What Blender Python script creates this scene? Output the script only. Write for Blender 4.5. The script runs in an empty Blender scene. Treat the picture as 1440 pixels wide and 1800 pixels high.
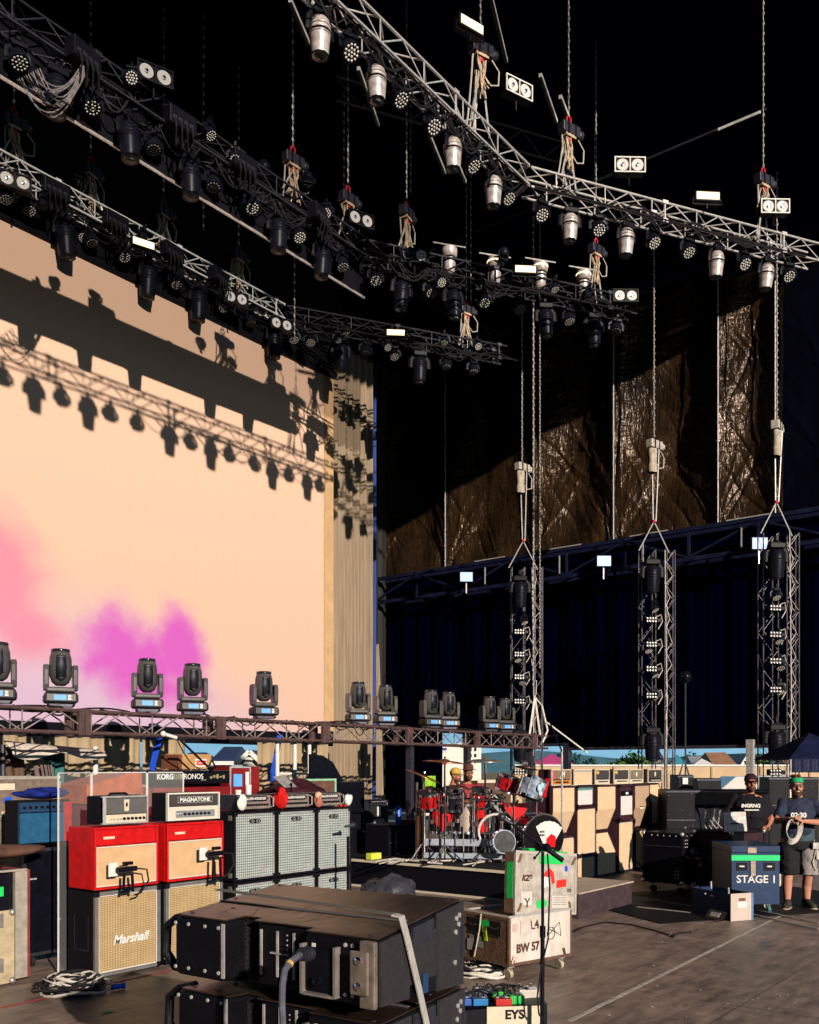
import bpy, math, random
import numpy as np
from mathutils import Vector, Matrix, Euler
random.seed(7)
sc = bpy.context.scene
col = sc.collection
rad = math.radians
# ---------------------------------------------------------------- camera, world, sun
# stage frame: x runs across the stage, y runs upstage, z up, stage floor at z = 0
CAM_H = 1.85
_n = math.hypot(.79, .613)
FW = (.79/_n, .613/_n); RT = (FW[1], -FW[0]); FPX = 1650.; HOR = 1350.
cam = bpy.data.cameras.new('camera'); camo = bpy.data.objects.new('camera', cam); col.objects.link(camo)
camo.location = (0, 0, CAM_H)
camo.rotation_euler = (rad(90), 0, math.atan2(-FW[0], FW[1]))
cam.sensor_width = 36; cam.lens = FPX/1800*36; cam.shift_y = .25
cam.clip_start = .05; cam.clip_end = 3000
sc.camera = camo
SUN_EL, SUN_AZ = 17.3, 25.0          # light travels upstage (+y) and a little across (+x)
world = bpy.data.worlds.new('World'); sc.world = world; world.use_nodes = True
wn = world.node_tree.nodes; wl = world.node_tree.links
sky = wn.new('ShaderNodeTexSky'); sky.sky_type = 'NISHITA'; sky.sun_disc = False
sky.sun_elevation = rad(SUN_EL); sky.sun_rotation = rad(180+SUN_AZ); sky.air_density = .8; sky.dust_density = 0
wl.new(sky.outputs[0], wn['Background'].inputs[0]); wn['Background'].inputs[1].default_value = .05
sl = bpy.data.lights.new('sun', 'SUN'); sl.energy = 5; sl.angle = rad(.5); sl.color = (1, .88, .74)
so = bpy.data.objects.new('sun', sl); col.objects.link(so)
_d = Vector((math.sin(rad(SUN_AZ))*math.cos(rad(SUN_EL)), math.cos(rad(SUN_AZ))*math.cos(rad(SUN_EL)), -math.sin(rad(SUN_EL))))
so.rotation_euler = _d.to_track_quat('-Z', 'Y').to_euler(); so.location = (-8, -20, 20)
sc.view_settings.view_transform = 'Standard'; sc.view_settings.look = 'None'
sc.view_settings.exposure = 0; sc.view_settings.gamma = 1
sc.cycles.max_bounces = 4; sc.cycles.diffuse_bounces = 0; sc.cycles.transparent_max_bounces = 12
sc.cycles.use_denoising = True

# ---------------------------------------------------------------- survey helpers (photo measure -> stage frame)
def ray(px, py):
    a = (px-720)/FPX; b = (HOR-py)/FPX
    return Vector((FW[0]+RT[0]*a, FW[1]+RT[1]*a, b))
def onZ(px, py, z=0):
    v = ray(px, py); k = (z-CAM_H)/v.z; return Vector((v.x*k, v.y*k, z))
def onY(px, py, y):
    v = ray(px, py); k = y/v.y; return Vector((v.x*k, y, CAM_H+v.z*k))
def onX(px, py, x):
    v = ray(px, py); k = x/v.x; return Vector((x, v.y*k, CAM_H+v.z*k))
def onD(px, py, dep):
    v = ray(px, py); return Vector((v.x*dep, v.y*dep, CAM_H+v.z*dep))

# ---------------------------------------------------------------- mesh builder
I4 = Matrix.Identity(4)
def TR(x, y, z, rx=0, ry=0, rz=0):
    return Matrix.Translation((x, y, z)) @ Euler((rad(rx), rad(ry), rad(rz))).to_matrix().to_4x4()
class MB:
    def __init__(s): s.v = []; s.f = []; s.m = []
    def add(s, vs, fs, mi=0, M=None):
        o = len(s.v)
        s.v += [tuple(M @ Vector(p)) if M is not None else tuple(p) for p in vs]
        s.f += [tuple(i+o for i in f) for f in fs]; s.m += [mi]*len(fs); return s
    def bb(s, x0, x1, y0, y1, z0, z1, mi=0, M=None):
        v = [(x0,y0,z0),(x1,y0,z0),(x1,y1,z0),(x0,y1,z0),(x0,y0,z1),(x1,y0,z1),(x1,y1,z1),(x0,y1,z1)]
        return s.add(v, [(3,2,1,0),(4,5,6,7),(0,1,5,4),(1,2,6,5),(2,3,7,6),(3,0,4,7)], mi, M)
    def box(s, c, sz, mi=0, M=None):
        return s.bb(c[0]-sz[0]/2, c[0]+sz[0]/2, c[1]-sz[1]/2, c[1]+sz[1]/2, c[2]-sz[2]/2, c[2]+sz[2]/2, mi, M)
    def bar(s, p, q, w, h=None, mi=0, M=None):
        h = h or w; p = Vector(p); q = Vector(q); d = q-p; L = d.length
        if L < 1e-6: return s
        T = Matrix.Translation((p+q)/2) @ d.to_track_quat('X', 'Z').to_matrix().to_4x4()
        if M is not None: T = M @ T
        return s.bb(-L/2, L/2, -w/2, w/2, -h/2, h/2, mi, T)
    def tube(s, pts, r, n=8, mi=0, M=None, cap=True, sq=None):
        pts = [Vector(p) for p in pts]; N = len(pts); rs = r if isinstance(r, (list, tuple)) else [r]*N
        vs = []; fs = []; up = None
        for i, p in enumerate(pts):
            d = (pts[min(i+1, N-1)]-pts[max(i-1, 0)]).normalized()
            if up is None:
                up = Vector((0, 0, 1)) if abs(d.z) < .9 else Vector((0, 1, 0))
            a = d.cross(up)
            if a.length < 1e-4: a = d.orthogonal()
            a.normalize(); b = a.cross(d).normalized(); up = b
            ri = rs[i]; ra, rb = ri if isinstance(ri, tuple) else (ri, ri)
            for k in range(n):
                t = 2*math.pi*k/n; vs.append(p+a*(ra*math.cos(t))+b*(rb*math.sin(t)))
        for i in range(N-1):
            for k in range(n):
                k2 = (k+1) % n; fs.append((i*n+k, i*n+k2, (i+1)*n+k2, (i+1)*n+k))
        if cap: fs.append(tuple(range(n-1, -1, -1))); fs.append(tuple((N-1)*n+k for k in range(n)))
        return s.add(vs, fs, mi, M)
    def lathe(s, prof, n=16, mi=0, M=None, cap=True):      # (r, z) profile round z
        vs = []; fs = []; N = len(prof)
        for r, z in prof:
            for k in range(n):
                t = 2*math.pi*k/n; vs.append((r*math.cos(t), r*math.sin(t), z))
        for i in range(N-1):
            for k in range(n):
                k2 = (k+1) % n; fs.append((i*n+k, i*n+k2, (i+1)*n+k2, (i+1)*n+k))
        if cap and prof[0][0] > 1e-5: fs.append(tuple(range(n-1, -1, -1)))
        if cap and prof[-1][0] > 1e-5: fs.append(tuple((N-1)*n+k for k in range(n)))
        return s.add(vs, fs, mi, M)
    def prism(s, poly, h0, h1, mi=0, M=None):    # poly in local xy, extruded along z
        n = len(poly); vs = [(a, b, h0) for a, b in poly]+[(a, b, h1) for a, b in poly]
        fs = [tuple(range(n-1, -1, -1)), tuple(range(n, 2*n))]+[(i, (i+1) % n, n+(i+1) % n, n+i) for i in range(n)]
        return s.add(vs, fs, mi, M)
    def ball(s, c, r, mi=0, M=None, n=12, k=8):
        rr = r if isinstance(r, (tuple, list)) else (r, r, r)
        T = Matrix.Translation(c) @ Matrix.Diagonal((rr[0], rr[1], rr[2], 1))
        if M is not None: T = M @ T
        return s.lathe([(math.sin(math.pi*i/k) if 0 < i < k else 0, -math.cos(math.pi*i/k)) for i in range(k+1)], n, mi, T)
    def grid(s, fn, nu, nv, mi=0, M=None):
        vs = [fn(i/nu, j/nv) for j in range(nv+1) for i in range(nu+1)]
        fs = [(j*(nu+1)+i, j*(nu+1)+i+1, (j+1)*(nu+1)+i+1, (j+1)*(nu+1)+i) for j in range(nv) for i in range(nu)]
        return s.add(vs, fs, mi, M)
    def clusters(s):
        n = len(s.v); par = list(range(n))
        def find(i):
            while par[i] != i: par[i] = par[par[i]]; i = par[i]
            return i
        for f in s.f:
            a = find(f[0])
            for j in f[1:]: par[find(j)] = a
        comp = {}
        for i in range(n): comp.setdefault(find(i), []).append(i)
        if len(comp) > 40: return None
        keys = list(comp); bx = {}
        for k in keys:
            P = [s.v[i] for i in comp[k]]; bx[k] = [(min(p[a] for p in P)-.004, max(p[a] for p in P)+.004) for a in range(3)]
        cl = {k: k for k in keys}
        def fc(k):
            while cl[k] != k: k = cl[k]
            return k
        for i, a in enumerate(keys):
            for c in keys[i+1:]:
                if all(bx[a][q][0] <= bx[c][q][1] and bx[c][q][0] <= bx[a][q][1] for q in range(3)): cl[fc(a)] = fc(c)
        out = {}
        for k in keys: out.setdefault(fc(k), []).extend(comp[k])
        return list(out.values())
    def build(s, name, mats, parent=None, smooth=False, bevel=0, loc=None, solid=0, keep=False):
        if parent is not None and not keep and len(s.v) < 1500 and not isinstance(mats, (list, tuple)):
            c = s.clusters()
            if c and 2 <= len(c) <= 6:
                res = []
                for ids in c:
                    ids = sorted(ids); mp = {v: i for i, v in enumerate(ids)}; b = MB(); b.v = [s.v[i] for i in ids]
                    b.f = [tuple(mp[j] for j in f) for f in s.f if f[0] in mp]; b.m = [0]*len(b.f)
                    res.append(b.build(name, mats, parent, smooth, bevel, loc, solid, True))
                return res[0]
        me = bpy.data.meshes.new(name); me.from_pydata(s.v, [], s.f)
        mats = mats if isinstance(mats, (list, tuple)) else [mats]
        for m in mats: me.materials.append(m)
        if len(mats) > 1: me.polygons.foreach_set('material_index', s.m)
        if smooth:
            me.polygons.foreach_set('use_smooth', [True]*len(me.polygons)); 
        me.update(); o = bpy.data.objects.new(name, me); col.objects.link(o)
        if smooth and smooth != 'all':
            try: me.set_sharp_from_angle(angle=rad(40))
            except Exception: pass
        if parent is not None: o.parent = parent
        if loc is not None: o.location = loc
        if solid:
            m = o.modifiers.new('solid', 'SOLIDIFY'); m.thickness = solid; m.offset = 0
        if bevel:
            m = o.modifiers.new('bevel', 'BEVEL'); m.width = bevel; m.segments = 2; m.limit_method = 'ANGLE'; m.angle_limit = rad(50)
        return o
def tag(o, label=None, cat=None, group=None, kind=None):
    if label: o['label'] = label
    if cat: o['category'] = cat
    if group: o['group'] = group
    if kind: o['kind'] = kind
    return o
def thing(name, label, cat, loc=(0, 0, 0), rz=0, group=None, rot=None):
    o = bpy.data.objects.new(name, None); col.objects.link(o); o.empty_display_size = .1
    o.location = loc; o.rotation_euler = rot if rot is not None else (0, 0, rz)
    return tag(o, label, cat, group)
KIDS = {}
def copy_tree(o, label=None, loc=None, rz=None, parent=None):
    c = o.copy(); col.objects.link(c)
    if parent is not None: c.parent = parent; c.matrix_parent_inverse = o.matrix_parent_inverse
    if label: c['label'] = label
    if loc is not None: c.location = loc
    if rz is not None: c.rotation_euler = (0, 0, rz)
    for ch in list(o.children): copy_tree(ch, parent=c)
    return c
ORD = ['first', 'second', 'third', 'fourth', 'fifth', 'sixth', 'seventh', 'eighth', 'ninth', 'tenth', 'eleventh', 'twelfth', 'thirteenth', 'fourteenth', 'fifteenth', 'sixteenth', 'seventeenth', 'eighteenth', 'nineteenth', 'twentieth']

# ---------------------------------------------------------------- materials
def lin(*c):
    return tuple((x/255/12.92) if x/255 <= .04045 else ((x/255+.055)/1.055)**2.4 for x in c)
def newmat(name):
    m = bpy.data.materials.new(name); m.use_nodes = True
    return m, m.node_tree.nodes, m.node_tree.links, m.node_tree.nodes['Principled BSDF']
def mat(name, c, rough=.5, metal=0., var=.25, scale=6., bump=0., bscale=60., emit=None, estr=0., spec=None, c2=None, stretch=None, coat=0.):
    m, n, l, b = newmat(name)
    b.inputs['Roughness'].default_value = rough; b.inputs['Metallic'].default_value = metal
    b.inputs['Specular IOR Level'].default_value = spec if spec is not None else (.3 if max(c) > .05 else .14)
    if coat: b.inputs['Coat Weight'].default_value = coat; b.inputs['Coat Roughness'].default_value = .15
    tc = n.new('ShaderNodeTexCoord'); mp = n.new('ShaderNodeMapping'); l.new(tc.outputs['Object'], mp.inputs[0])
    if stretch: mp.inputs['Scale'].default_value = stretch
    nz = n.new('ShaderNodeTexNoise'); nz.inputs['Scale'].default_value = scale; nz.inputs['Detail'].default_value = 6; nz.inputs['Roughness'].default_value = .65
    l.new(mp.outputs[0], nz.inputs['Vector'])
    mx = n.new('ShaderNodeMix'); mx.data_type = 'RGBA'
    rp = n.new('ShaderNodeMapRange'); rp.inputs[1].default_value = .3; rp.inputs[2].default_value = .7
    l.new(nz.outputs[0], rp.inputs[0]); l.new(rp.outputs[0], mx.inputs[0])
    a = tuple(x*(1-var) for x in c); d = c2 if c2 else tuple(min(1, x*(1+var)) for x in c)
    mx.inputs[6].default_value = (*a, 1); mx.inputs[7].default_value = (*d, 1)
    l.new(mx.outputs[2], b.inputs['Base Color'])
    if bump:
        nb = n.new('ShaderNodeTexNoise'); nb.inputs['Scale'].default_value = bscale; nb.inputs['Detail'].default_value = 4
        l.new(mp.outputs[0], nb.inputs['Vector'])
        bp = n.new('ShaderNodeBump'); bp.inputs['Strength'].default_value = bump; bp.inputs['Distance'].default_value = .02
        l.new(nb.outputs[0], bp.inputs['Height']); l.new(bp.outputs[0], b.inputs['Normal'])
    if emit: b.inputs['Emission Color'].default_value = (*emit, 1); b.inputs['Emission Strength'].default_value = estr
    return m
def math_node(n, l, op, a, b=None):
    k = n.new('ShaderNodeMath'); k.operation = op
    for i, x in enumerate((a, b)):
        if x is None: continue
        if isinstance(x, (int, float)): k.inputs[i].default_value = x
        else: l.new(x, k.inputs[i])
    return k.outputs[0]
def cloth_grid(name, ca, cb, pitch, duty=.35, kind='grid', rough=.8, axes=('X', 'Z')):
    """woven grille: small repeating squares in the plane of the face (object coords)"""
    m, n, l, b = newmat(name); b.inputs['Roughness'].default_value = rough; b.inputs['Specular IOR Level'].default_value = .2
    tc = n.new('ShaderNodeTexCoord'); sp = n.new('ShaderNodeSeparateXYZ'); l.new(tc.outputs['Object'], sp.inputs[0])
    u = math_node(n, l, 'MULTIPLY', sp.outputs[axes[0]], 1/pitch); v = math_node(n, l, 'MULTIPLY', sp.outputs[axes[1]], 1/pitch)
    fu = math_node(n, l, 'FRACT', u); fv = math_node(n, l, 'FRACT', v)
    if kind == 'grid':
        k = math_node(n, l, 'MULTIPLY', math_node(n, l, 'GREATER_THAN', fu, duty), math_node(n, l, 'GREATER_THAN', fv, duty))
    elif kind == 'weave':
        k = math_node(n, l, 'MAXIMUM', math_node(n, l, 'LESS_THAN', fu, duty), math_node(n, l, 'LESS_THAN', fv, duty))
    else:                                                    # diagonal threads
        k = math_node(n, l, 'GREATER_THAN', math_node(n, l, 'FRACT', math_node(n, l, 'ADD', math_node(n, l, 'MULTIPLY', u, .35), v)), duty)
    nz = n.new('ShaderNodeTexNoise'); nz.inputs['Scale'].default_value = 9; nz.inputs['Detail'].default_value = 5
    l.new(tc.outputs['Object'], nz.inputs['Vector'])
    mx = n.new('ShaderNodeMix'); mx.data_type = 'RGBA'; l.new(k, mx.inputs[0])
    mx.inputs[6].default_value = (*ca, 1); mx.inputs[7].default_value = (*cb, 1)
    hs = n.new('ShaderNodeHueSaturation'); l.new(mx.outputs[2], hs.inputs['Color'])
    l.new(math_node(n, l, 'ADD', math_node(n, l, 'MULTIPLY', nz.outputs[0], .5), .75), hs.inputs['Value'])
    l.new(hs.outputs[0], b.inputs['Base Color'])
    return m
def emitter(name, c, s):
    m, n, l, b = newmat(name); b.inputs['Base Color'].default_value = (.05, .05, .05, 1)
    b.inputs['Emission Color'].default_value = (*c, 1)
    tc = n.new('ShaderNodeTexCoord'); nz = n.new('ShaderNodeTexNoise'); nz.inputs['Scale'].default_value = 14
    l.new(tc.outputs['Object'], nz.inputs['Vector'])
    l.new(math_node(n, l, 'MULTIPLY', math_node(n, l, 'ADD', math_node(n, l, 'MULTIPLY', nz.outputs[0], .6), .7), s), b.inputs['Emission Strength'])
    return m
# plain kit of surfaces
black = mat('black_metal', (.006, .006, .010), .45, .0, .4, 20)
blackgloss = mat('black_gloss', (.006, .006, .011), .22, 0, .3, 12)
tolex = mat('black_vinyl', (.007, .006, .010), .6, 0, .3, 30, .3, 220)
alu = mat('aluminium', (.70, .67, .66), .38, .5, .25, 18)
aludull = mat('weathered_aluminium', (.5, .47, .46), .5, .35, .35, 14)
steel = mat('dark_steel', (.06, .06, .08), .45, .6, .4, 15)
chrome = mat('chrome', (.8, .8, .84), .12, 1, .1, 10)
white = mat('white_paint', (.78, .76, .72), .5, 0, .08, 10)
offwhite = mat('cream_panel', (.72, .62, .47), .5, 0, .1, 14)
piping = mat('white_piping', (.75, .7, .62), .5, 0, .1, 30)
lens = mat('white_lens', (.72, .70, .68), .15, 0, .1, 10)
darklens = mat('dark_lens', (.02, .02, .03), .05, 0, .2, 5, coat=1)
rubber = mat('rubber', (.02, .02, .022), .7, 0, .3, 20)
cablem = mat('black_cable', (.02, .018, .022), .4, 0, .3, 30)
cablew = mat('pale_cable', (.55, .5, .45), .5, 0, .25, 12)
chainm = mat('zinc_chain', (.6, .55, .52), .4, .5, .4, 10)
greytape = mat('grey_strap', (.5, .47, .44), .75, 0, .2, 14, .3, 200)
greentape = mat('green_tape', (.02, .62, .12), .6, 0, .15, 10)
redtape = mat('red_tape', (.75, .03, .02), .6, 0, .2, 10)
whitetape = mat('white_tape', (.78, .72, .64), .7, 0, .2, 10)
bluetape = mat('blue_tape', (.02, .1, .7), .6, 0, .2, 10)
redvinyl = mat('red_vinyl', (.62, .006, .007), .45, 0, .3, 9, .2, 220)
brownwood = mat('brown_plywood', (.16, .085, .05), .6, 0, .5, 9, .2, 60, stretch=(1, 1, 5))
hookred = mat('red_hook', (.6, .03, .05), .45, 0, .2, 8)
displayblue = emitter('blue_display', (.1, .45, 1.), 1.1)
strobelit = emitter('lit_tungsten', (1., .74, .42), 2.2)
worklit = emitter('lit_work_lamp', (.40, .55, 1.), 1.7)
def text(s, size, m, parent, T, depth=.002, name='lettering', align='CENTER', shear=0., bold=0., xs=1.):
    cu = bpy.data.curves.new('t', 'FONT'); cu.body = s; cu.size = size; cu.align_x = align; cu.align_y = 'CENTER'
    cu.extrude = depth; cu.shear = shear; cu.offset = bold; cu.resolution_u = 3
    o = bpy.data.objects.new('t', cu); me = bpy.data.meshes.new_from_object(o)
    me.transform(T @ Matrix.Diagonal((xs, 1, 1, 1))); me.materials.append(m); me.name = name
    bpy.data.objects.remove(o); bpy.data.curves.remove(cu)
    r = bpy.data.objects.new(name, me); col.objects.link(r); r.parent = parent
    return r
FRONT = lambda x, y, z, ry=0: TR(x, y, z) @ Matrix.Rotation(rad(ry), 4, 'Y') @ Matrix.Rotation(rad(90), 4, 'X')     # readable from -y
LEFT = lambda x, y, z: TR(x, y, z) @ Matrix.Rotation(rad(-90), 4, 'Z') @ Matrix.Rotation(rad(90), 4, 'X')           # readable from -x
FLOORUP = lambda x, y, z, rz=0: TR(x, y, z, 0, 0, rz)
# ================================================================ SETTING
def floor_mat():
    m, n, l, b = newmat('stage_deck'); b.inputs['Roughness'].default_value = .42
    tc = n.new('ShaderNodeTexCoord'); 
    def nz(scale, st, det=6, rot=0):
        mp = n.new('ShaderNodeMapping'); mp.inputs['Scale'].default_value = st; mp.inputs['Rotation'].default_value = (0, 0, rad(rot)); l.new(tc.outputs['Object'], mp.inputs[0])
        k = n.new('ShaderNodeTexNoise'); k.inputs['Scale'].default_value = scale; k.inputs['Detail'].default_value = det; k.inputs['Roughness'].default_value = .7; l.new(mp.outputs[0], k.inputs['Vector']); return k.outputs[0]
    a = nz(1.0, (.5, .5, 1)); s = nz(4, (.6, 2.2, 1), 9, 52); f = nz(30, (1, 1, 1), 4); dd = nz(2.4, (1, .5, 1), 9, 20)
    r1 = n.new('ShaderNodeMapRange'); r1.inputs[1].default_value = .36; r1.inputs[2].default_value = .66; l.new(math_node(n, l, 'ADD', math_node(n, l, 'MULTIPLY', s, .6), math_node(n, l, 'MULTIPLY', dd, .4)), r1.inputs[0])
    mx = n.new('ShaderNodeMix'); mx.data_type = 'RGBA'; l.new(r1.outputs[0], mx.inputs[0])
    mx.inputs[6].default_value = (.085, .064, .058, 1); mx.inputs[7].default_value = (.50, .355, .28, 1)
    m2 = n.new('ShaderNodeMix'); m2.data_type = 'RGBA'; m2.blend_type = 'MULTIPLY'; m2.inputs[0].default_value = .6
    l.new(mx.outputs[2], m2.inputs[6]); rp = n.new('ShaderNodeMapRange'); rp.inputs[1].default_value = .3; rp.inputs[2].default_value = .7; rp.inputs[3].default_value = .55; rp.inputs[4].default_value = 1.2
    l.new(a, rp.inputs[0]); l.new(rp.outputs[0], m2.inputs[7])
    # sheet joints every 1.22 x 2.44
    sp = n.new('ShaderNodeSeparateXYZ'); l.new(tc.outputs['Object'], sp.inputs[0])
    jx = math_node(n, l, 'LESS_THAN', math_node(n, l, 'FRACT', math_node(n, l, 'MULTIPLY', sp.outputs[0], 1/2.44)), .004)
    jy = math_node(n, l, 'LESS_THAN', math_node(n, l, 'FRACT', math_node(n, l, 'MULTIPLY', sp.outputs[1], 1/1.22)), .008)
    m3 = n.new('ShaderNodeMix'); m3.data_type = 'RGBA'; l.new(math_node(n, l, 'MULTIPLY', math_node(n, l, 'MAXIMUM', jx, jy), .75), m3.inputs[0])
    l.new(m2.outputs[2], m3.inputs[6]); m3.inputs[7].default_value = (.015, .012, .014, 1); l.new(m3.outputs[2], b.inputs['Base Color'])
    bp = n.new('ShaderNodeBump'); bp.inputs['Strength'].default_value = .35; bp.inputs['Distance'].default_value = .01
    l.new(math_node(n, l, 'ADD', s, math_node(n, l, 'MULTIPLY', f, .5)), bp.inputs['Height']); l.new(bp.outputs[0], b.inputs['Normal'])
    l.new(math_node(n, l, 'ADD', math_node(n, l, 'MULTIPLY', s, .5), .2), b.inputs['Roughness'])
    return m
b = MB(); b.bb(-10, 27, -2.5, 21, -.12, 0); tag(b.build('stage_floor', floor_mat()), kind='structure')
dirt = mat('dry_ground', (.2, .15, .08), .9, 0, .4, .4, .3, 8)
b = MB(); b.grid(lambda u, v: (1300*math.cos(-.7+3.0*u), 1300*math.sin(-.7+3.0*u), -60+560*v), 40, 4)
skym, _n2, _l2, _b2 = newmat('sky_blue'); _em = _n2.new('ShaderNodeEmission'); _tc = _n2.new('ShaderNodeTexCoord'); _nz = _n2.new('ShaderNodeTexNoise'); _mp = _n2.new('ShaderNodeMapping'); _mp.inputs['Scale'].default_value = (.004, .004, .016); _l2.new(_tc.outputs['Object'], _mp.inputs[0]); _l2.new(_mp.outputs[0], _nz.inputs['Vector']); _nz.inputs['Detail'].default_value = 6
_mx = _n2.new('ShaderNodeMix'); _mx.data_type = 'RGBA'; _l2.new(_nz.outputs[0], _mx.inputs[0]); _mx.inputs[6].default_value = (.16, .50, .82, 1); _mx.inputs[7].default_value = (.45, .74, .90, 1); _l2.new(_mx.outputs[2], _em.inputs[0]); _l2.new(_em.outputs[0], _n2['Material Output'].inputs[0]); _em.inputs[1].default_value = .85
tag(b.build('sky', skym, smooth='all'), kind='structure')
b = MB(); b.bb(-1500, 1500, -1500, 1500, -2.0, -1.8); tag(b.build('ground', dirt), kind='structure')

# ---- roof: black skin, purlins and rafters, added unseen scrim that dims the sun
roofskin = mat('black_roof_skin', (.003, .004, .09), .9, 0, .3, 1.5, spec=.1)
roofsteel = mat('roof_steel', (.75, .72, .7), .5, .0, .5, 6)
t = thing('stage_roof', 'black roof skin on steel beams high over the whole stage', 'roof')
b = MB(); b.bb(-11, 27, 4, 21.5, 15.6, 15.75); b.bb(-11, 13.5, 1.2, 3.99, 15.6, 15.75); b.bb(-11, -10.9, -2, 21.5, 0.2, 15.59); b.bb(-11, 27, 21.5, 21.6, 8.2, 15.6); b.build('skin', roofskin, t)  # unseen front overhang and left wall added to cut the sky light
for px0, py0, px1, py1, z in ((510, 0, 543, 77, 12.6), (630, 120, 665, 220, 12.6), (862, -10, 890, 108, 12.6), (950, 132, 978, 214, 12.6), (750, 226, 782, 304, 12.6), (792, 258, 818, 320, 12.6), (985, 170, 1000, 210, 12.6)):
    p, q = onZ(px0, py0, z), onZ(px1, py1, z); d = (q-p)
    b = MB(); b.bar(p, q, .05, .06); b.build('rafter', roofsteel, t)
def lattice(b, p, q, h, r=.02, n=12):
    p = Vector(p); q = Vector(q); up = Vector((0, 0, h))
    b.tube([p, q], r, 6); b.tube([p+up, q+up], r, 6)
    for i in range(n):
        u, v = p.lerp(q, i/n), p.lerp(q, (i+1)/n)
        b.tube([u, v+up] if i % 2 else [u+up, v], r*.6, 5)
b = MB(); b.bar((18, 5.5, 14.2), (18, 16.4, 14.2), .04); b.build('purlin', steel, t)
for x, y0, y1 in ((18.02, 13.2, 16.3), (18.02, 8.0, 10.2), (18.02, 5.6, 6.4)):
    b = MB(); b.bar((x-.05, y0, 14.17), (x-.05, y1, 14.17), .03, .05); b.build('edge_strip', roofsteel, t)
b = MB(); lattice(b, (13.2, 12.0, 14.5), (17.5, 9.5, 14.5), .45, .028, 10); b.build('purlin', steel, t)
b = MB(); lattice(b, (14, 15, 14.3), (24, 15, 14.3), .45, .03, 18); b.build('purlin', steel, t)
def sheer():
    m, n, l, bs = newmat('sheer_mesh'); tr = n.new('ShaderNodeBsdfTransparent'); mx = n.new('ShaderNodeMixShader'); mx.inputs[0].default_value = .5
    bs.inputs['Base Color'].default_value = (.02, .02, .02, 1); bs.inputs['Roughness'].default_value = .9
    l.new(tr.outputs[0], mx.inputs[1]); l.new(bs.outputs[0], mx.inputs[2]); l.new(mx.outputs[0], n['Material Output'].inputs[0]); return m
b = MB(); b.grid(lambda u, v: (-10.8+22.8*u, 4.0+.03*math.sin(u*60), 12.95+2.65*v), 60, 1); b.build('mesh_fascia', sheer(), t)  # unseen scrim added to half-shade the upper part of the video wall

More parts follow.
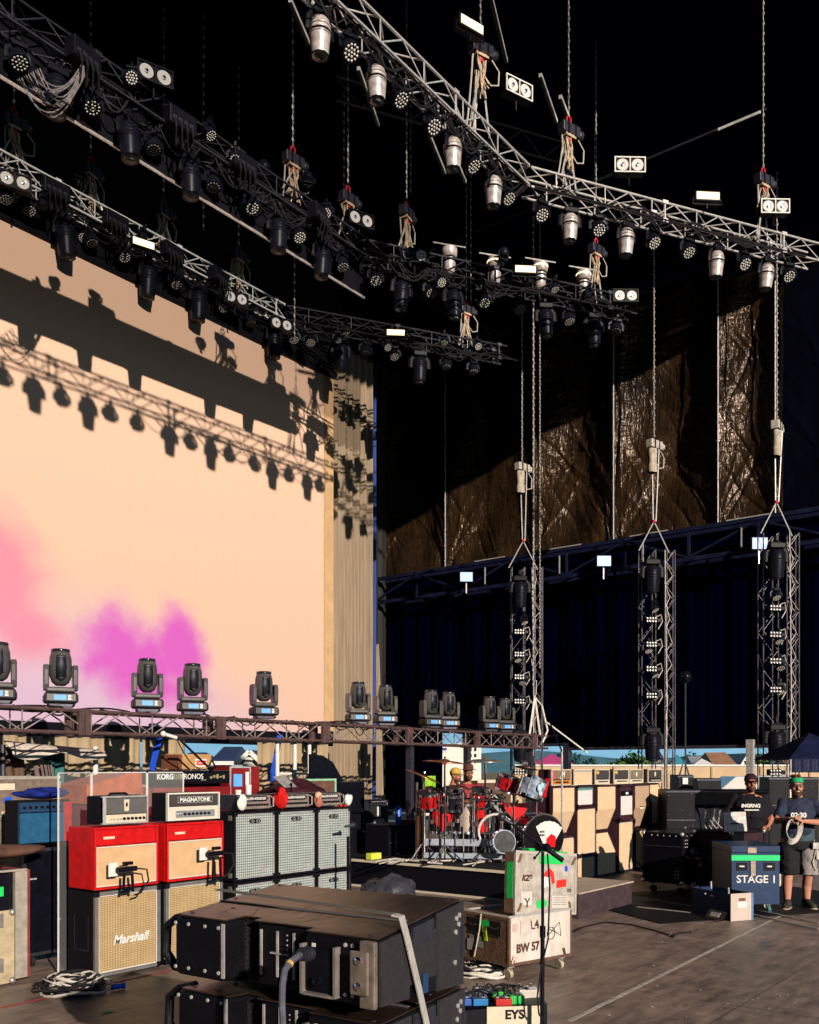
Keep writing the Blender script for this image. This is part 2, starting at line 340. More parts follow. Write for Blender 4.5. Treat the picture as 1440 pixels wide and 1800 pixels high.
# ---- LED wall
def screen_mat():
    m, n, l, b = newmat('led_picture'); b.inputs['Roughness'].default_value = .55
    tc = n.new('ShaderNodeTexCoord'); sp = n.new('ShaderNodeSeparateXYZ'); l.new(tc.outputs['Object'], sp.inputs[0])
    def blob(x, z, rx, rz):
        a = math_node(n, l, 'DIVIDE', math_node(n, l, 'SUBTRACT', sp.outputs[0], x), rx); c = math_node(n, l, 'DIVIDE', math_node(n, l, 'SUBTRACT', sp.outputs[2], z), rz)
        return math_node(n, l, 'SUBTRACT', 1.0, math_node(n, l, 'SQRT', math_node(n, l, 'ADD', math_node(n, l, 'MULTIPLY', a, a), math_node(n, l, 'MULTIPLY', c, c))))
    nz = n.new('ShaderNodeTexNoise'); nz.inputs['Scale'].default_value = 1.1; nz.inputs['Detail'].default_value = 5; l.new(tc.outputs['Object'], nz.inputs['Vector'])
    wob = math_node(n, l, 'MULTIPLY', math_node(n, l, 'SUBTRACT', nz.outputs[0], .5), 1.1)
    mm = n.new('ShaderNodeMapRange'); mm.interpolation_type = 'SMOOTHSTEP'; mm.inputs[1].default_value = -.2; mm.inputs[2].default_value = .72
    k = math_node(n, l, 'MAXIMUM', math_node(n, l, 'MAXIMUM', blob(9.85, 3.8, .9, .95), blob(10.4, 3.7, 1.1, .8)), math_node(n, l, 'MAXIMUM', blob(11.1, 3.9, .85, .95), blob(10.5, 3.3, 1.4, .5)))
    nf = n.new('ShaderNodeTexNoise'); nf.inputs['Scale'].default_value = 3.2; nf.inputs['Detail'].default_value = 7; l.new(tc.outputs['Object'], nf.inputs['Vector'])
    l.new(math_node(n, l, 'ADD', math_node(n, l, 'ADD', k, wob), math_node(n, l, 'MULTIPLY', math_node(n, l, 'SUBTRACT', nf.outputs[0], .5), .5)), mm.inputs[0]); cloud = mm.outputs[0]
    m2 = n.new('ShaderNodeMapRange'); m2.interpolation_type = 'SMOOTHSTEP'; m2.inputs[1].default_value = -.1; m2.inputs[2].default_value = .8
    l.new(math_node(n, l, 'ADD', math_node(n, l, 'MAXIMUM', blob(7.5, 4.7, 1.35, 1.5), blob(8.1, 4.0, .9, .7)), wob), m2.inputs[0])
    haze = n.new('ShaderNodeMapRange'); haze.interpolation_type = 'SMOOTHSTEP'; haze.inputs[1].default_value = 5.4; haze.inputs[2].default_value = 2.9; l.new(math_node(n, l, 'ADD', sp.outputs[2], math_node(n, l, 'MULTIPLY', math_node(n, l, 'MAXIMUM', math_node(n, l, 'SUBTRACT', sp.outputs[0], 10.0), 0.0), .5)), haze.inputs[0])
    def mix(f, a, c):
        x = n.new('ShaderNodeMix'); x.data_type = 'RGBA'; l.new(f, x.inputs[0])
        for i, q in ((6, a), (7, c)):
            if isinstance(q, tuple): x.inputs[i].default_value = (*q, 1)
            else: l.new(q, x.inputs[i])
        return x.outputs[2]
    grain = n.new('ShaderNodeTexNoise'); grain.inputs['Scale'].default_value = 60; grain.inputs['Detail'].default_value = 3; l.new(tc.outputs['Object'], grain.inputs['Vector'])
    up = n.new('ShaderNodeMapRange'); up.inputs[1].default_value = 3; up.inputs[2].default_value = 8; l.new(sp.outputs[2], up.inputs[0])
    base = mix(up.outputs[0], (.72, .48, .38), (.82, .545, .40))
    base = mix(math_node(n, l, 'MULTIPLY', haze.outputs[0], .9), base, (.58, .42, .62))
    base = mix(math_node(n, l, 'MULTIPLY', m2.outputs[0], .85), base, (.72, .22, .36))
    base = mix(cloud, base, (.60, .11, .52))
    hv = n.new('ShaderNodeHueSaturation'); l.new(base, hv.inputs['Color']); l.new(math_node(n, l, 'ADD', math_node(n, l, 'MULTIPLY', grain.outputs[0], .16), .92), hv.inputs['Value'])
    # cabinet seams
    sx = math_node(n, l, 'LESS_THAN', math_node(n, l, 'FRACT', math_node(n, l, 'MULTIPLY', sp.outputs[0], 2)), .006); sz = math_node(n, l, 'LESS_THAN', math_node(n, l, 'FRACT', math_node(n, l, 'MULTIPLY', sp.outputs[2], 2)), .006)
    fin = mix(math_node(n, l, 'MULTIPLY', math_node(n, l, 'MAXIMUM', sx, sz), .22), hv.outputs[0], (.3, .2, .15))
    l.new(fin, b.inputs['Base Color'])
    l.new(fin, b.inputs['Emission Color']); b.inputs['Emission Strength'].default_value = .004
    return m
t = thing('video_wall', 'huge LED video wall showing peach sky and magenta cloud', 'video screen', (0, 0, 0))
b = MB(); b.bb(5.0, 15.0, 14.0, 14.12, 2.6, 10.75); b.build('led_panel', screen_mat(), t)
b = MB(); b.bb(15.003, 15.3, 13.99, 14.2, 2.6, 10.75); b.build('side_trim', mat('tan_trim', (.6, .38, .2), .6, 0, .15, 3), t)
b = MB(); b.bb(4.9, 15.3, 14.0, 14.5, 2.33, 2.597); b.build('bottom_frame', black, t)
b = MB()
for x in (6, 8, 10, 12, 14): b.bb(x, x+.08, 14.2, 14.5, 2.6, 11.6)
b.build('rear_frame', black, t)

# ---- drapes and tarps
def drape_mat(name, c, rough=.75, wr=.35, ax='X'):
    m, n, l, b = newmat(name); b.inputs['Roughness'].default_value = rough
    tc = n.new('ShaderNodeTexCoord'); mp = n.new('ShaderNodeMapping'); mp.inputs['Scale'].default_value = (4, 4, .25); l.new(tc.outputs['Object'], mp.inputs[0])
    nz = n.new('ShaderNodeTexNoise'); nz.inputs['Scale'].default_value = 3; nz.inputs['Detail'].default_value = 7; l.new(mp.outputs[0], nz.inputs['Vector'])
    mx = n.new('ShaderNodeMix'); mx.data_type = 'RGBA'; l.new(nz.outputs[0], mx.inputs[0])
    mx.inputs[6].default_value = (*[x*.55 for x in c], 1); mx.inputs[7].default_value = (*[min(1, x*1.4) for x in c], 1); l.new(mx.outputs[2], b.inputs['Base Color'])
    bp = n.new('ShaderNodeBump'); bp.inputs['Strength'].default_value = wr; bp.inputs['Distance'].default_value = .06; l.new(nz.outputs[0], bp.inputs['Height']); l.new(bp.outputs[0], b.inputs['Normal'])
    return m
tan_drape = drape_mat('tan_drape', (.30, .22, .145)); beige_drape = drape_mat('beige_backdrop', (.42, .31, .19)); black_drape = drape_mat('black_drape', (.0003, .0005, .006), 1., .1)
black_drape.node_tree.nodes['Principled BSDF'].inputs['Specular IOR Level'].default_value = .0
charcoal = drape_mat('charcoal_drape', (.010, .0095, .010), .8)  # lighter copy of the black drape, for folds that catch faint light
def drape(name, p0, p1, z0, z1, m, label, folds=12, amp=.08, nv=6, lean=0., cat='drape', group=None, seed=0):
    rnd = random.Random(seed); p0 = Vector((p0[0], p0[1], 0)); p1 = Vector((p1[0], p1[1], 0)); d = p1-p0; L = d.length; d.normalize(); nrm = Vector((d.y, -d.x, 0))
    ph = [rnd.uniform(0, 6.28) for _ in range(4)]
    o = thing(name, label, cat, (p0.x, p0.y, z0), 0, group)
    def fn(u, v):
        a = amp*(.6*math.sin(u*folds*6.283+ph[0]+.6*math.sin(v*3+ph[1]))+.4*math.sin(u*folds*13.1+ph[2]))
        p = d*(L*u)+nrm*a; return (p.x+lean*(1-v)*d.x, p.y+lean*(1-v)*d.y, (z1-z0)*v)
    b = MB(); b.grid(fn, max(8, int(folds*10)), nv); b.build('cloth', m, o, smooth='all', solid=.01)
    b = MB(); b.tube([(0, 0, z1-z0+.02), (d.x*L, d.y*L, z1-z0+.02)], .03, 8); b.build('hanging_pipe', steel, o)
    return o
drape('drape', (15.5, 14.6), (17.3, 14.6), .4, 11.6, tan_drape, 'tall tan drape hanging beside the right edge of the video wall', 7, .07, 10, seed=1)
drape('drape', (17.32, 14.85), (17.75, 14.85), .4, 11.4, drape_mat('royal_blue_drape', (.012, .045, .22), .7), 'narrow royal blue drape strip right of the tall tan drape', 3, .05, 8, seed=41)
drape('drape', (18.6, 16.2), (19.5, 16.2), .3, 5.2, tan_drape, 'short narrow tan drape gathered behind the lighting rail, right of the tall drape', 3, .06, 8, lean=.25, seed=2)
for i, (x0, x1, lb) in enumerate(((-8, 247, 'beige curtain under the screen behind the covered canopy'), (252, 327, 'beige curtain under the screen beside the blue strap'), (452, 574, 'beige curtain strip under the right end of the screen'))):
    x0, x1 = onY(x0, 1300, 13.82).x, onY(x1, 1300, 13.82).x
    drape('backdrop_curtain', (x0, 13.82), (x1, 13.82), .8 if i < 2 else .3, 2.36, beige_drape, lb, int((x1-x0)*2.6), .06, 4, group='curtains below the screen', seed=5+i)
drape('drape', (17.6, 16.6), (19.0, 17.0), 8.4, 13.6, drape_mat('blue_black_drape', (.02, .03, .08), .7), 'dark blue drape high behind the corner of the rigging', 6, .06, 8, seed=9)
drape('black_curtain', (20.4, 19.6), (25.6, 20.6), .2, 15.5, charcoal, 'black curtain in the upstage corner behind the drapes', 9, .1, 8, cat='curtain', seed=10)
drape('black_curtain', (17.2, 17.5), (20.7, 18.7), 0.2, 15.5, charcoal, 'black curtain behind the tall tan drape', 9, .1, 8, cat='curtain', seed=11)
def tarp_mat():
    m, n, l, b = newmat('wrinkled_tarp'); b.inputs['Roughness'].default_value = .29; b.inputs['Metallic'].default_value = .4
    tc = n.new('ShaderNodeTexCoord')
    def nz(scale, st, rot=(0, 0, 0), det=6, dist=0.):
        mp = n.new('ShaderNodeMapping'); mp.inputs['Scale'].default_value = st; mp.inputs['Rotation'].default_value = rot; l.new(tc.outputs['Object'], mp.inputs[0])
        k = n.new('ShaderNodeTexNoise'); k.inputs['Scale'].default_value = scale; k.inputs['Detail'].default_value = det; k.inputs['Distortion'].default_value = dist; l.new(mp.outputs[0], k.inputs['Vector']); return k.outputs[0]
    a = nz(1.1, (1, 2.6, .45), (rad(30), 0, 0), 2, .5); c = nz(1.6, (1, .45, 2.4), (rad(-8), 0, 0), 2, .7); f = nz(4.5, (1, 2.2, .6), (rad(38), 0, 0), 2.5, .8); big = nz(.35, (1, 1, 1), det=3)
    def ridge(x): return math_node(n, l, 'ABSOLUTE', math_node(n, l, 'SUBTRACT', x, .5))
    f2 = nz(6, (1, 2.4, .55), (rad(-28), 0, 0), 2.5, .7)
    h = math_node(n, l, 'ADD', math_node(n, l, 'ADD', math_node(n, l, 'MULTIPLY', ridge(a), 1.3), math_node(n, l, 'MULTIPLY', ridge(c), 1.3)), math_node(n, l, 'ADD', math_node(n, l, 'MULTIPLY', ridge(f), .8), math_node(n, l, 'MULTIPLY', ridge(f2), .5)))
    spz = n.new('ShaderNodeSeparateXYZ'); l.new(tc.outputs['Object'], spz.inputs[0])
    fz = math_node(n, l, 'FRACT', math_node(n, l, 'ADD', math_node(n, l, 'MULTIPLY', spz.outputs[2], .85), math_node(n, l, 'MULTIPLY', big, .35)))
    h = math_node(n, l, 'ADD', h, math_node(n, l, 'MULTIPLY', math_node(n, l, 'LESS_THAN', fz, .035), .12))
    bp = n.new('ShaderNodeBump'); bp.inputs['Strength'].default_value = .5; bp.inputs['Distance'].default_value = .10; l.new(h, bp.inputs['Height']); l.new(bp.outputs[0], b.inputs['Normal'])
    r = n.new('ShaderNodeMapRange'); r.inputs[1].default_value = .35; r.inputs[2].default_value = .65; l.new(math_node(n, l, 'ADD', math_node(n, l, 'MULTIPLY', big, .6), math_node(n, l, 'MULTIPLY', f, .4)), r.inputs[0])
    mx = n.new('ShaderNodeMix'); mx.data_type = 'RGBA'; l.new(r.outputs[0], mx.inputs[0]); mx.inputs[6].default_value = (.012, .007, .005, 1); mx.inputs[7].default_value = (.085, .045, .019, 1); l.new(mx.outputs[2], b.inputs['Base Color'])
    return m
tarpm = tarp_mat(); greentarp = mat('green_black_tarp', (.0008, .001, .004), .9, 0, .5, 2, .0, 5, spec=.02, stretch=(1, 2.5, .6))
seams = [20.9, 17.8, 14.46, 11.84, 8.79, 7.31, 4.2]
names = ['narrow tarp panel nearest the upstage corner', 'wide tarp panel behind the left lighting tower', 'tarp panel between the left and middle towers', 'tarp panel behind the middle lighting tower', 'tarp panel between the middle and right towers', 'dark tarp panel at the downstage end of the side wall']
for i in range(6):
    y1, y0 = seams[i]+.10, seams[i+1]-.10
    o = thing('tarp_panel', 'brown-black wrinkled '+names[i], 'tarp', (25+.035*(i % 2), (y0+y1)/2, 8.3), 0, 'tarps lacing the side wall')
    w = y1-y0; rnd = random.Random(20+i); ph = [rnd.uniform(0, 6) for _ in range(5)]
    NU, NV = 100, 190; U, V = np.meshgrid(np.linspace(0, 1, NU+1), np.linspace(0, 1, NV+1)); Yg = (U-.5)*w; Zg = 7.2*V
    X = .5*min(1, w/3)*np.sin(np.pi*U)*(.75+.25*np.sin(ph[3]+V*3))*np.minimum(1, .25+V*2.5)+.05*np.sin(Yg*4+Zg*1.3+ph[0])*np.sin(Zg*.9+ph[1])
    nr = np.random.RandomState(70+i)
    for k in range(46):            # sharp creases: diagonals over the sheet, a fan towards the bottom ties, horizontal seams
        if k < 22: cy, cz, an, L = nr.uniform(-w/2, w/2), nr.uniform(.3, 7), rad(nr.uniform(48, 75))*(1 if nr.rand() < .8 else -1), nr.uniform(.5, 1.7)
        elif k < 38: sd = -1 if nr.rand() < .5 else 1; an = rad(90-sd*nr.uniform(10, 40)*-1); L = nr.uniform(.7, 1.8); cy, cz = sd*w/2-math.cos(an)*-L*.0, 0; cy += math.cos(an)*L*.6*(1 if True else 0); cz += abs(math.sin(an))*L*.6
        else: cy, cz, an, L = nr.uniform(-w*.3, w*.3), (k-38)*.92+.3, rad(nr.uniform(-7, -2)), w*.45
        c_, s_ = math.cos(an), math.sin(an); al = (Yg-cy)*c_+(Zg-cz)*s_; dd = -(Yg-cy)*s_+(Zg-cz)*c_+.05*np.sin(al*3+k)
        X += nr.uniform(.02, .05)*(1 if nr.rand() < .6 else -1)*np.exp(-np.abs(dd)/nr.uniform(.035, .08))*np.exp(-(al/L)**2)
    b = MB(); b.v = list(zip(X.ravel().tolist(), Yg.ravel().tolist(), Zg.ravel().tolist())); b.f = [(j*(NU+1)+q, j*(NU+1)+q+1, (j+1)*(NU+1)+q+1, (j+1)*(NU+1)+q) for j in range(NV) for q in range(NU)]; b.m = [0]*len(b.f)
    b.build('sheet', tarpm if i != 5 else greentarp, o, smooth='all')
    b = MB(); b.tube([(-.06, w/2, 0), (-.06, w/2, 7.2)], .022, 6)
    for k in range(14): b.ball((-.08, w/2, .3+.5*k), .035, n=6, k=4)
    b.build('lacing_pole', aludull, o)
# black skirt under the side truss, open near the ground
def skirt(y0, y1, z0, label, seed):
    o = drape('black_curtain', (25.1+.08*(seed % 2), y0), (25.1+.08*(seed % 2), y1), z0, 8.42, black_drape, label, int((y1-y0)*1.6), .06, 6, cat='curtain', seed=seed)
    b = MB(); b.bar((-.1, 0, 0), (-.1, y1-y0, 0), .08, .09); b.build('hem_batten', steel, o)
skirt(3.6, 9.35, 2.42, 'black curtain under the side truss, downstage of the middle tower', 31)
skirt(9.3, 13.5, 2.42, 'black curtain under the side truss between left and middle towers', 32)
skirt(13.4, 17.35, 2.55, 'black curtain under the side truss behind the drum kit', 33)
skirt(18.1, 21.5, .4, 'black curtain under the side truss in the upstage corner', 34)
drape('black_curtain', (25.3, 16.9), (25.3, 18.6), 3.0, 8.4, black_drape, 'short black curtain above the white trailer', 3, .05, 4, cat='curtain', seed=35)
# side truss (spans the wall)
t = thing('side_truss', 'dark blue steel truss carrying the tarps along the side wall', 'truss', (24.5, 4, 7.45))
bluesteel = mat('blue_steel', (.012, .015, .045), .4, .2, .5, 3)
for dx, dz in ((0, 0), (0, .8), (.5, 0), (.5, .8)):
    b = MB(); b.bar((dx, 0, dz), (dx, 16.6, dz), .11, .11); b.build('chord', bluesteel, t)
b = MB()
for k in range(9):
    y = k*1.84; b.bar((0, y, .05), (0, y, .75), .07); b.bar((0, y, .05), (0, y+1.84, .75), .06) if k % 2 else b.bar((0, y, .75), (0, y+1.84, .05), .06)
b.build('bracing', bluesteel, t)
for k, y in enumerate((15.9, 13.3, 10.7, 8.0, 5.6)):
    b = MB(); b.bar((-.05, y-4.6, .86), (-.05, y-3.5, .86), .03, .03); b.bar((-.06, y-3.9, 0.1), (-.06, y-3.9, .62), .03); b.build('tie_bar', alu, t)
# uprights of the side bay
for y, lb in ((8.05, 'steel post in the open bay left of the man in a dark cap'), (13.45, 'dark post at the side opening behind the amplifier wall'), (17.05, 'dark post beside the white trailer'), (4.6, 'grey post of the side bay behind the green headband man')):
    o = thing('scaffold_post', lb, 'post', (25.0, y, 0), 0, 'posts of the side wall'); b = MB(); b.bb(-.09, .09, -.09, .09, 0, 2.6); b.build('upright', aludull if y < 9 else steel, o); b = MB(); b.bb(-.2, .2, -.2, .2, 0, .03); b.build('base_plate', steel, o)
# ================================================================ RIGGING
TW = .29
def box_truss(o, L, m=alu, w=TW, h=TW, r=.0185, pitch=.42, plates=2.4, br=.55, mb=None, ladder=False, plate=False):
    """box truss along local +x, bottom chords at z=0; parts: four chords, bracing, couplers"""
    for y in (0, w):
        for z in (0, h):
            b = MB(); b.tube([(0, y, z), (L, y, z)], r, 8); b.build('chord', m, o, smooth=True)
    b = MB(); n = max(2, int(L/pitch))
    for i in range(n):
        a, c = L*i/n, L*(i+1)/n
        for y in (0, w):
            if not (ladder and i % 3): b.tube([(a, y, 0), (c, y, h)] if i % 2 else [(a, y, h), (c, y, 0)], r*br, 6)
            if i % 2: b.tube([(a, y, 0), (a, y, h)], r*br, 6)
        for z in (0, h): b.tube([(a, 0, z), (c, w, z)] if i % 2 else [(a, w, z), (c, 0, z)], r*br, 6)
    b.build('bracing', mb or m, o, smooth=True)
    k = plates
    while k < L:
        b = MB()
        for y in (0, w):
            if plate: b.bb(k-.09, k-.006, y-.03, y+.03, -.03, h+.03); b.bb(k+.006, k+.09, y-.03, y+.03, -.03, h+.03)
            else: b.tube([(k, y, -.02), (k, y, h+.02)], r*.9, 6); b.bb(k-.05, k+.05, y-.028, y+.028, -.028, .028); b.bb(k-.05, k+.05, y-.028, y+.028, h-.028, h+.028)
        b.build('coupler', m, o); k += plates
def clampmb(b, z=0):
    b.bb(-.03, .03, -.05, .05, z-.06, z+.04); b.bb(-.1, .1, -.02, .02, z-.09, z-.06)
ledm = mat('led_cells', (.88, .84, .76), .2, 0, .12, 40)
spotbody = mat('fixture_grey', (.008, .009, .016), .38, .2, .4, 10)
spotlit = mat('fixture_silver', (.62, .54, .52), .35, .35, .5, 9)  # lit copy of the dark spotlight body, sunlight put into the colour
def make_spot(name='spot_light', body=None):
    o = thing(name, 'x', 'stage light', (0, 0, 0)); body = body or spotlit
    b = MB(); clampmb(b); b.bb(-.13, .13, -.09, .09, -.18, -.09); b.build('base', black, o, bevel=.012)
    b = MB()
    for s in (-1, 1): b.tube([(s*.11, 0, -.17), (s*.17, 0, -.24), (s*.17, 0, -.40)], [(.02, .05), (.02, .05), (.02, .06)], 8)
    b.build('yoke', black, o, smooth=True)
    M = TR(0, 0, -.40, 0, 0, 0)
    b = MB(); b.lathe([(0, .2), (.09, .2), (.125, .16), (.14, .06), (.14, .02), (.135, -.05), (.122, -.2), (.112, -.27), (.098, -.275)], 18, 0, M)
    for k in range(3): b.lathe([(.142, .1-.05*k), (.147, .095-.05*k), (.147, .085-.05*k), (.142, .08-.05*k)], 18, 0, M, False)
    hd = b.build('head', body, o, smooth=True)
    b = MB(); b.lathe([(.097, -.268), (.06, -.295), (0, -.30)], 16, 0, M); b.build('lens', lens, hd, smooth=True)
    b = MB(); b.lathe([(.114, -.255), (.118, -.26), (.118, -.275), (.098, -.276)], 18, 0, M, False); b.lathe([(.142, .03), (.146, .025), (.146, -.0), (.14, -.005)], 18, 0, M, False); b.build('trim_ring', black, hd, smooth=True)
    return o
def make_par(tilt=34):
    o = thing('wash_light', 'x', 'stage light'); b = MB(); clampmb(b); b.bb(-.1, .1, -.075, .075, -.15, -.09); b.build('base', black, o, bevel=.01)
    b = MB()
    for s in (-1, 1): b.tube([(s*.09, 0, -.14), (s*.155, 0, -.2), (s*.155, 0, -.31)], [(.016, .035)]*3, 6)
    b.build('yoke', spotbody, o, smooth=True)
    M = TR(0, 0, -.3, tilt*-1, 0, 0)
    b = MB(); b.lathe([(0, .13), (.07, .13), (.115, .09), (.13, .0), (.13, -.05), (.122, -.055), (.12, -.045), (0, -.045)], 18, 0, M); hd = b.build('head', spotbody, o, smooth=True)
    b = MB()
    for ring, cnt in ((0, 1), (.045, 6), (.09, 12)):
        for k in range(cnt):
            a = 6.283*k/cnt; b.lathe([(.017, -.052), (.012, -.058), (0, -.06)], 8, 0, M @ TR(ring*math.cos(a), ring*math.sin(a), 0))
    b.build('led_face', ledm, hd, smooth=True)
    return o
def make_blinder(lampm):
    o = thing('blinder_light', 'x', 'stage light'); b = MB(); b.bb(-.3, .3, -.06, .12, -.15, .15); b.build('housing', black, o, bevel=.01)
    b = MB(); 
    for (x0, x1, z0, z1) in ((-.31, .31, .13, .155), (-.31, .31, -.155, -.13), (-.31, -.285, -.13, .13), (.285, .31, -.13, .13), (-.012, .012, -.13, .13)): b.bb(x0, x1, -.085, -.062, z0, z1)
    b.build('front_frame', white if lampm == 0 else black, o)
    for s in (-1, 1):
        b = MB(); M = TR(s*.148, -.06, 0, 90); b.lathe([(.112, 0), (.118, .012), (.105, .014), (.06, .004), (0, .0)], 20, 0, M); hd = b.build('lamp', lens if lampm != 2 else ledm, o, smooth=True)
        b = MB(); b.lathe([(.03, .006), (.03, .03), (0, .034)], 10, 0, M); b.build('bulb', chrome, hd, smooth=True)
    b = MB(); b.tube([(0, .03, -.15), (0, .03, -.36)], .02, 8); b.build('mount', black, o)
    return o
def make_strobe():
    o = thing('strobe_light', 'x', 'stage light'); b = MB(); b.bb(-.26, .26, -.05, .1, -.13, .13); b.build('housing', black, o, bevel=.01)
    b = MB(); b.bb(-.23, .23, -.058, -.051, -.09, .09); b.build('lamp_face', strobelit, o)
    b = MB(); b.tube([(-.27, 0, 0), (-.3, 0, -.18), (.3, 0, -.18), (.27, 0, 0)], .014, 6); b.tube([(0, 0, -.18), (0, 0, -.3)], .02, 6); b.build('bracket', black, o)
    return o
SPOT = make_spot(); PAR = make_par(); used = set()
def place(proto, label, loc, rz=0, group=None):
    if id(proto) in used: o = copy_tree(proto, label, loc, rz)
    else: used.add(id(proto)); o = proto; o.location = loc; o.rotation_euler = (0, 0, rz); o['label'] = label
    if group: o['group'] = group
    return o
ZT = 10.80       # top chord of the overhead rows
corner = {'front': (12.1, 7.14), 'middle': (12.1, 10.30), 'rear': (13.45, 13.62)}
ZR = {'front': 10.80, 'middle': 10.80, 'rear': 11.22}
alu_lit = mat('bright_aluminium', (.92, .9, .88), .35, .2, .2, 16)  # aluminium lightened to make up for the dimmed sun on the rear row
mid_shaded = mat('mid_truss', (.045, .045, .06), .45, .4, .4, 12)  # truss metal darkened to carry the shade over the middle row
D2 = Vector((.86, -.51, 0)).normalized(); A2 = math.atan2(D2.y, D2.x)
lens_of = {'front': 5.6, 'middle': 5.4, 'rear': 5.0}
def on_run(row, px, seg):
    """point of the row's hanging line seen at photo column px"""
    c = corner[row]
    if seg == 0: p = onY(px, 900, c[1]+.14); return Vector((p.x, c[1]+.14, ZR[row]-TW-.04))
    v = ray(px, 900); nrm = Vector((-D2.y, D2.x)); cc = Vector(c)+nrm*.14; k = cc.dot(nrm)/(v.x*nrm.x+v.y*nrm.y); return Vector((v.x*k, v.y*k, ZR[row]-TW-.04))
runs = {}
for row, (cx, cy) in corner.items():
    x0 = {'front': 3.0, 'middle': 4.5, 'rear': 6.0}[row]
    o = thing('lighting_truss', f'long straight run of the {row} overhead truss, crossing the stage', 'truss', (x0, cy, ZR[row]-TW), 0, 'overhead lighting trusses')
    box_truss(o, cx-x0, {'front': alu, 'middle': mid_shaded, 'rear': alu_lit}[row]); runs[row] = o
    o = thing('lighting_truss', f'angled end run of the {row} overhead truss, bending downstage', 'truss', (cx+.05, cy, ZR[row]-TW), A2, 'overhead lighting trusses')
    box_truss(o, lens_of[row], alu if row == 'front' else mid_shaded)
    # corner block
    b = MB()
    for z in (0, TW):
        b.bar((cx-.02, cy, ZR[row]-TW+z), (cx+.10, cy+.32, ZR[row]-TW+z), .05)
    tag(b.build('truss_corner', aludull if row != 'middle' else mid_shaded), f'metal corner block joining the two runs of the {row} overhead truss', 'truss corner')
fix = {
 'front': ([('x', 4.0, 'P'), ('x', 4.55, 'P'), ('x', 5.06, 'S'), ('x', 5.55, 'P'), ('x', 6.05, 'S'), ('x', 6.5, 'P'), ('x', 7.05, 'P'), (563, 'S'), (612, 'P'), (660, 'S'), (702, 'P'), (757, 'P'), (795, 'S'), (830, 'P'), (868, 'S'), (894, 'P')], [(952, 'P'), (1003, 'S'), (1051, 'P'), (1102, 'S'), (1148, 'P'), (1210, 'P'), (1261, 'S'), (1306, 'P'), (1350, 'S'), (1386, 'P')]),
 'middle': ([(32, 'P'), (100, 'S'), (160, 'P'), (225, 'S'), (273, 'P'), (333, 'S'), (378, 'P'), (440, 'P'), (490, 'S'), (523, 'P'), (568, 'S'), (602, 'P')], [(660, 'P'), (708, 'S'), (757, 'P'), (795, 'S'), (850, 'P'), (912, 'P'), (957, 'S'), (1000, 'P'), (1043, 'S'), (1085, 'P')]),
 'rear': ([(8, 'P'), (50, 'P'), (112, 'S'), (160, 'P'), (216, 'P'), (263, 'S'), (308, 'P'), (350, 'S'), (392, 'P'), (443, 'P'), (482, 'S')], [(515, 'P'), (545, 'P'), (600, 'S'), (645, 'P'), (692, 'P'), (738, 'S'), (785, 'P'), (832, 'P')])}
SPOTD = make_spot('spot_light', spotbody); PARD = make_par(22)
for row, segs in fix.items():
    for sg, lst in enumerate(segs):
        cnt = {'S': 0, 'P': 0}; 
        for it in lst:
            px, kind = it[-2], it[-1]
            p = Vector((px, corner[row][1]+.14, ZR[row]-TW-.04)) if it[0] == 'x' else on_run(row, px, sg); rz = (0 if sg == 0 else A2)+random.uniform(-.25, .25)
            i = cnt[kind]; cnt[kind] += 1
            where = f"{ORD[i]} from left on the {'straight' if sg == 0 else 'angled'} run of the {row} overhead truss"
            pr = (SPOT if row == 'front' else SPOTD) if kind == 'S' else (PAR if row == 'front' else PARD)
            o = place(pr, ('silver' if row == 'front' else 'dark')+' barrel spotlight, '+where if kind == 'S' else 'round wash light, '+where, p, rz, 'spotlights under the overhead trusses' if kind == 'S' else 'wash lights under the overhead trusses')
            o.rotation_euler.x = random.uniform(-.14, .14) if kind == 'P' else random.uniform(-.07, .07); o.rotation_euler.y = random.uniform(-.06, .06)
            if kind == 'P': o.scale = (.9,)*3
            if kind == 'S': o.scale = (1.12,)*3 if row == 'rear' else (.86,)*3 if row == 'front' else (1.0,)*3
SMALL = make_par(30); SMALL.scale = (.7,)*3
for row, sg, n_, p0, p1, nm in (('middle', 0, 11, 120, 590, 'straight run of the middle'), ('middle', 1, 7, 690, 1060, 'angled run of the middle'), ('rear', 0, 10, 20, 450, 'straight run of the rear'), ('rear', 1, 6, 560, 860, 'angled run of the rear')):
    for j in range(n_):
        p = on_run(row, p0+(p1-p0)*(j+.5*random.random())/n_, sg)+Vector((0, random.choice((-.22, .16)), random.choice((.32, .0, .42)) if sg == 0 else random.choice((.0, .36))))
        o = place(SMALL, f'small dark lamp clamped on the {nm} truss, {ORD[j]} from left', p, random.uniform(-.9, .6), 'small lamps on the dark trusses'); o.rotation_euler.x = random.choice((0, 0, 3.14))+random.uniform(-.3, .3)
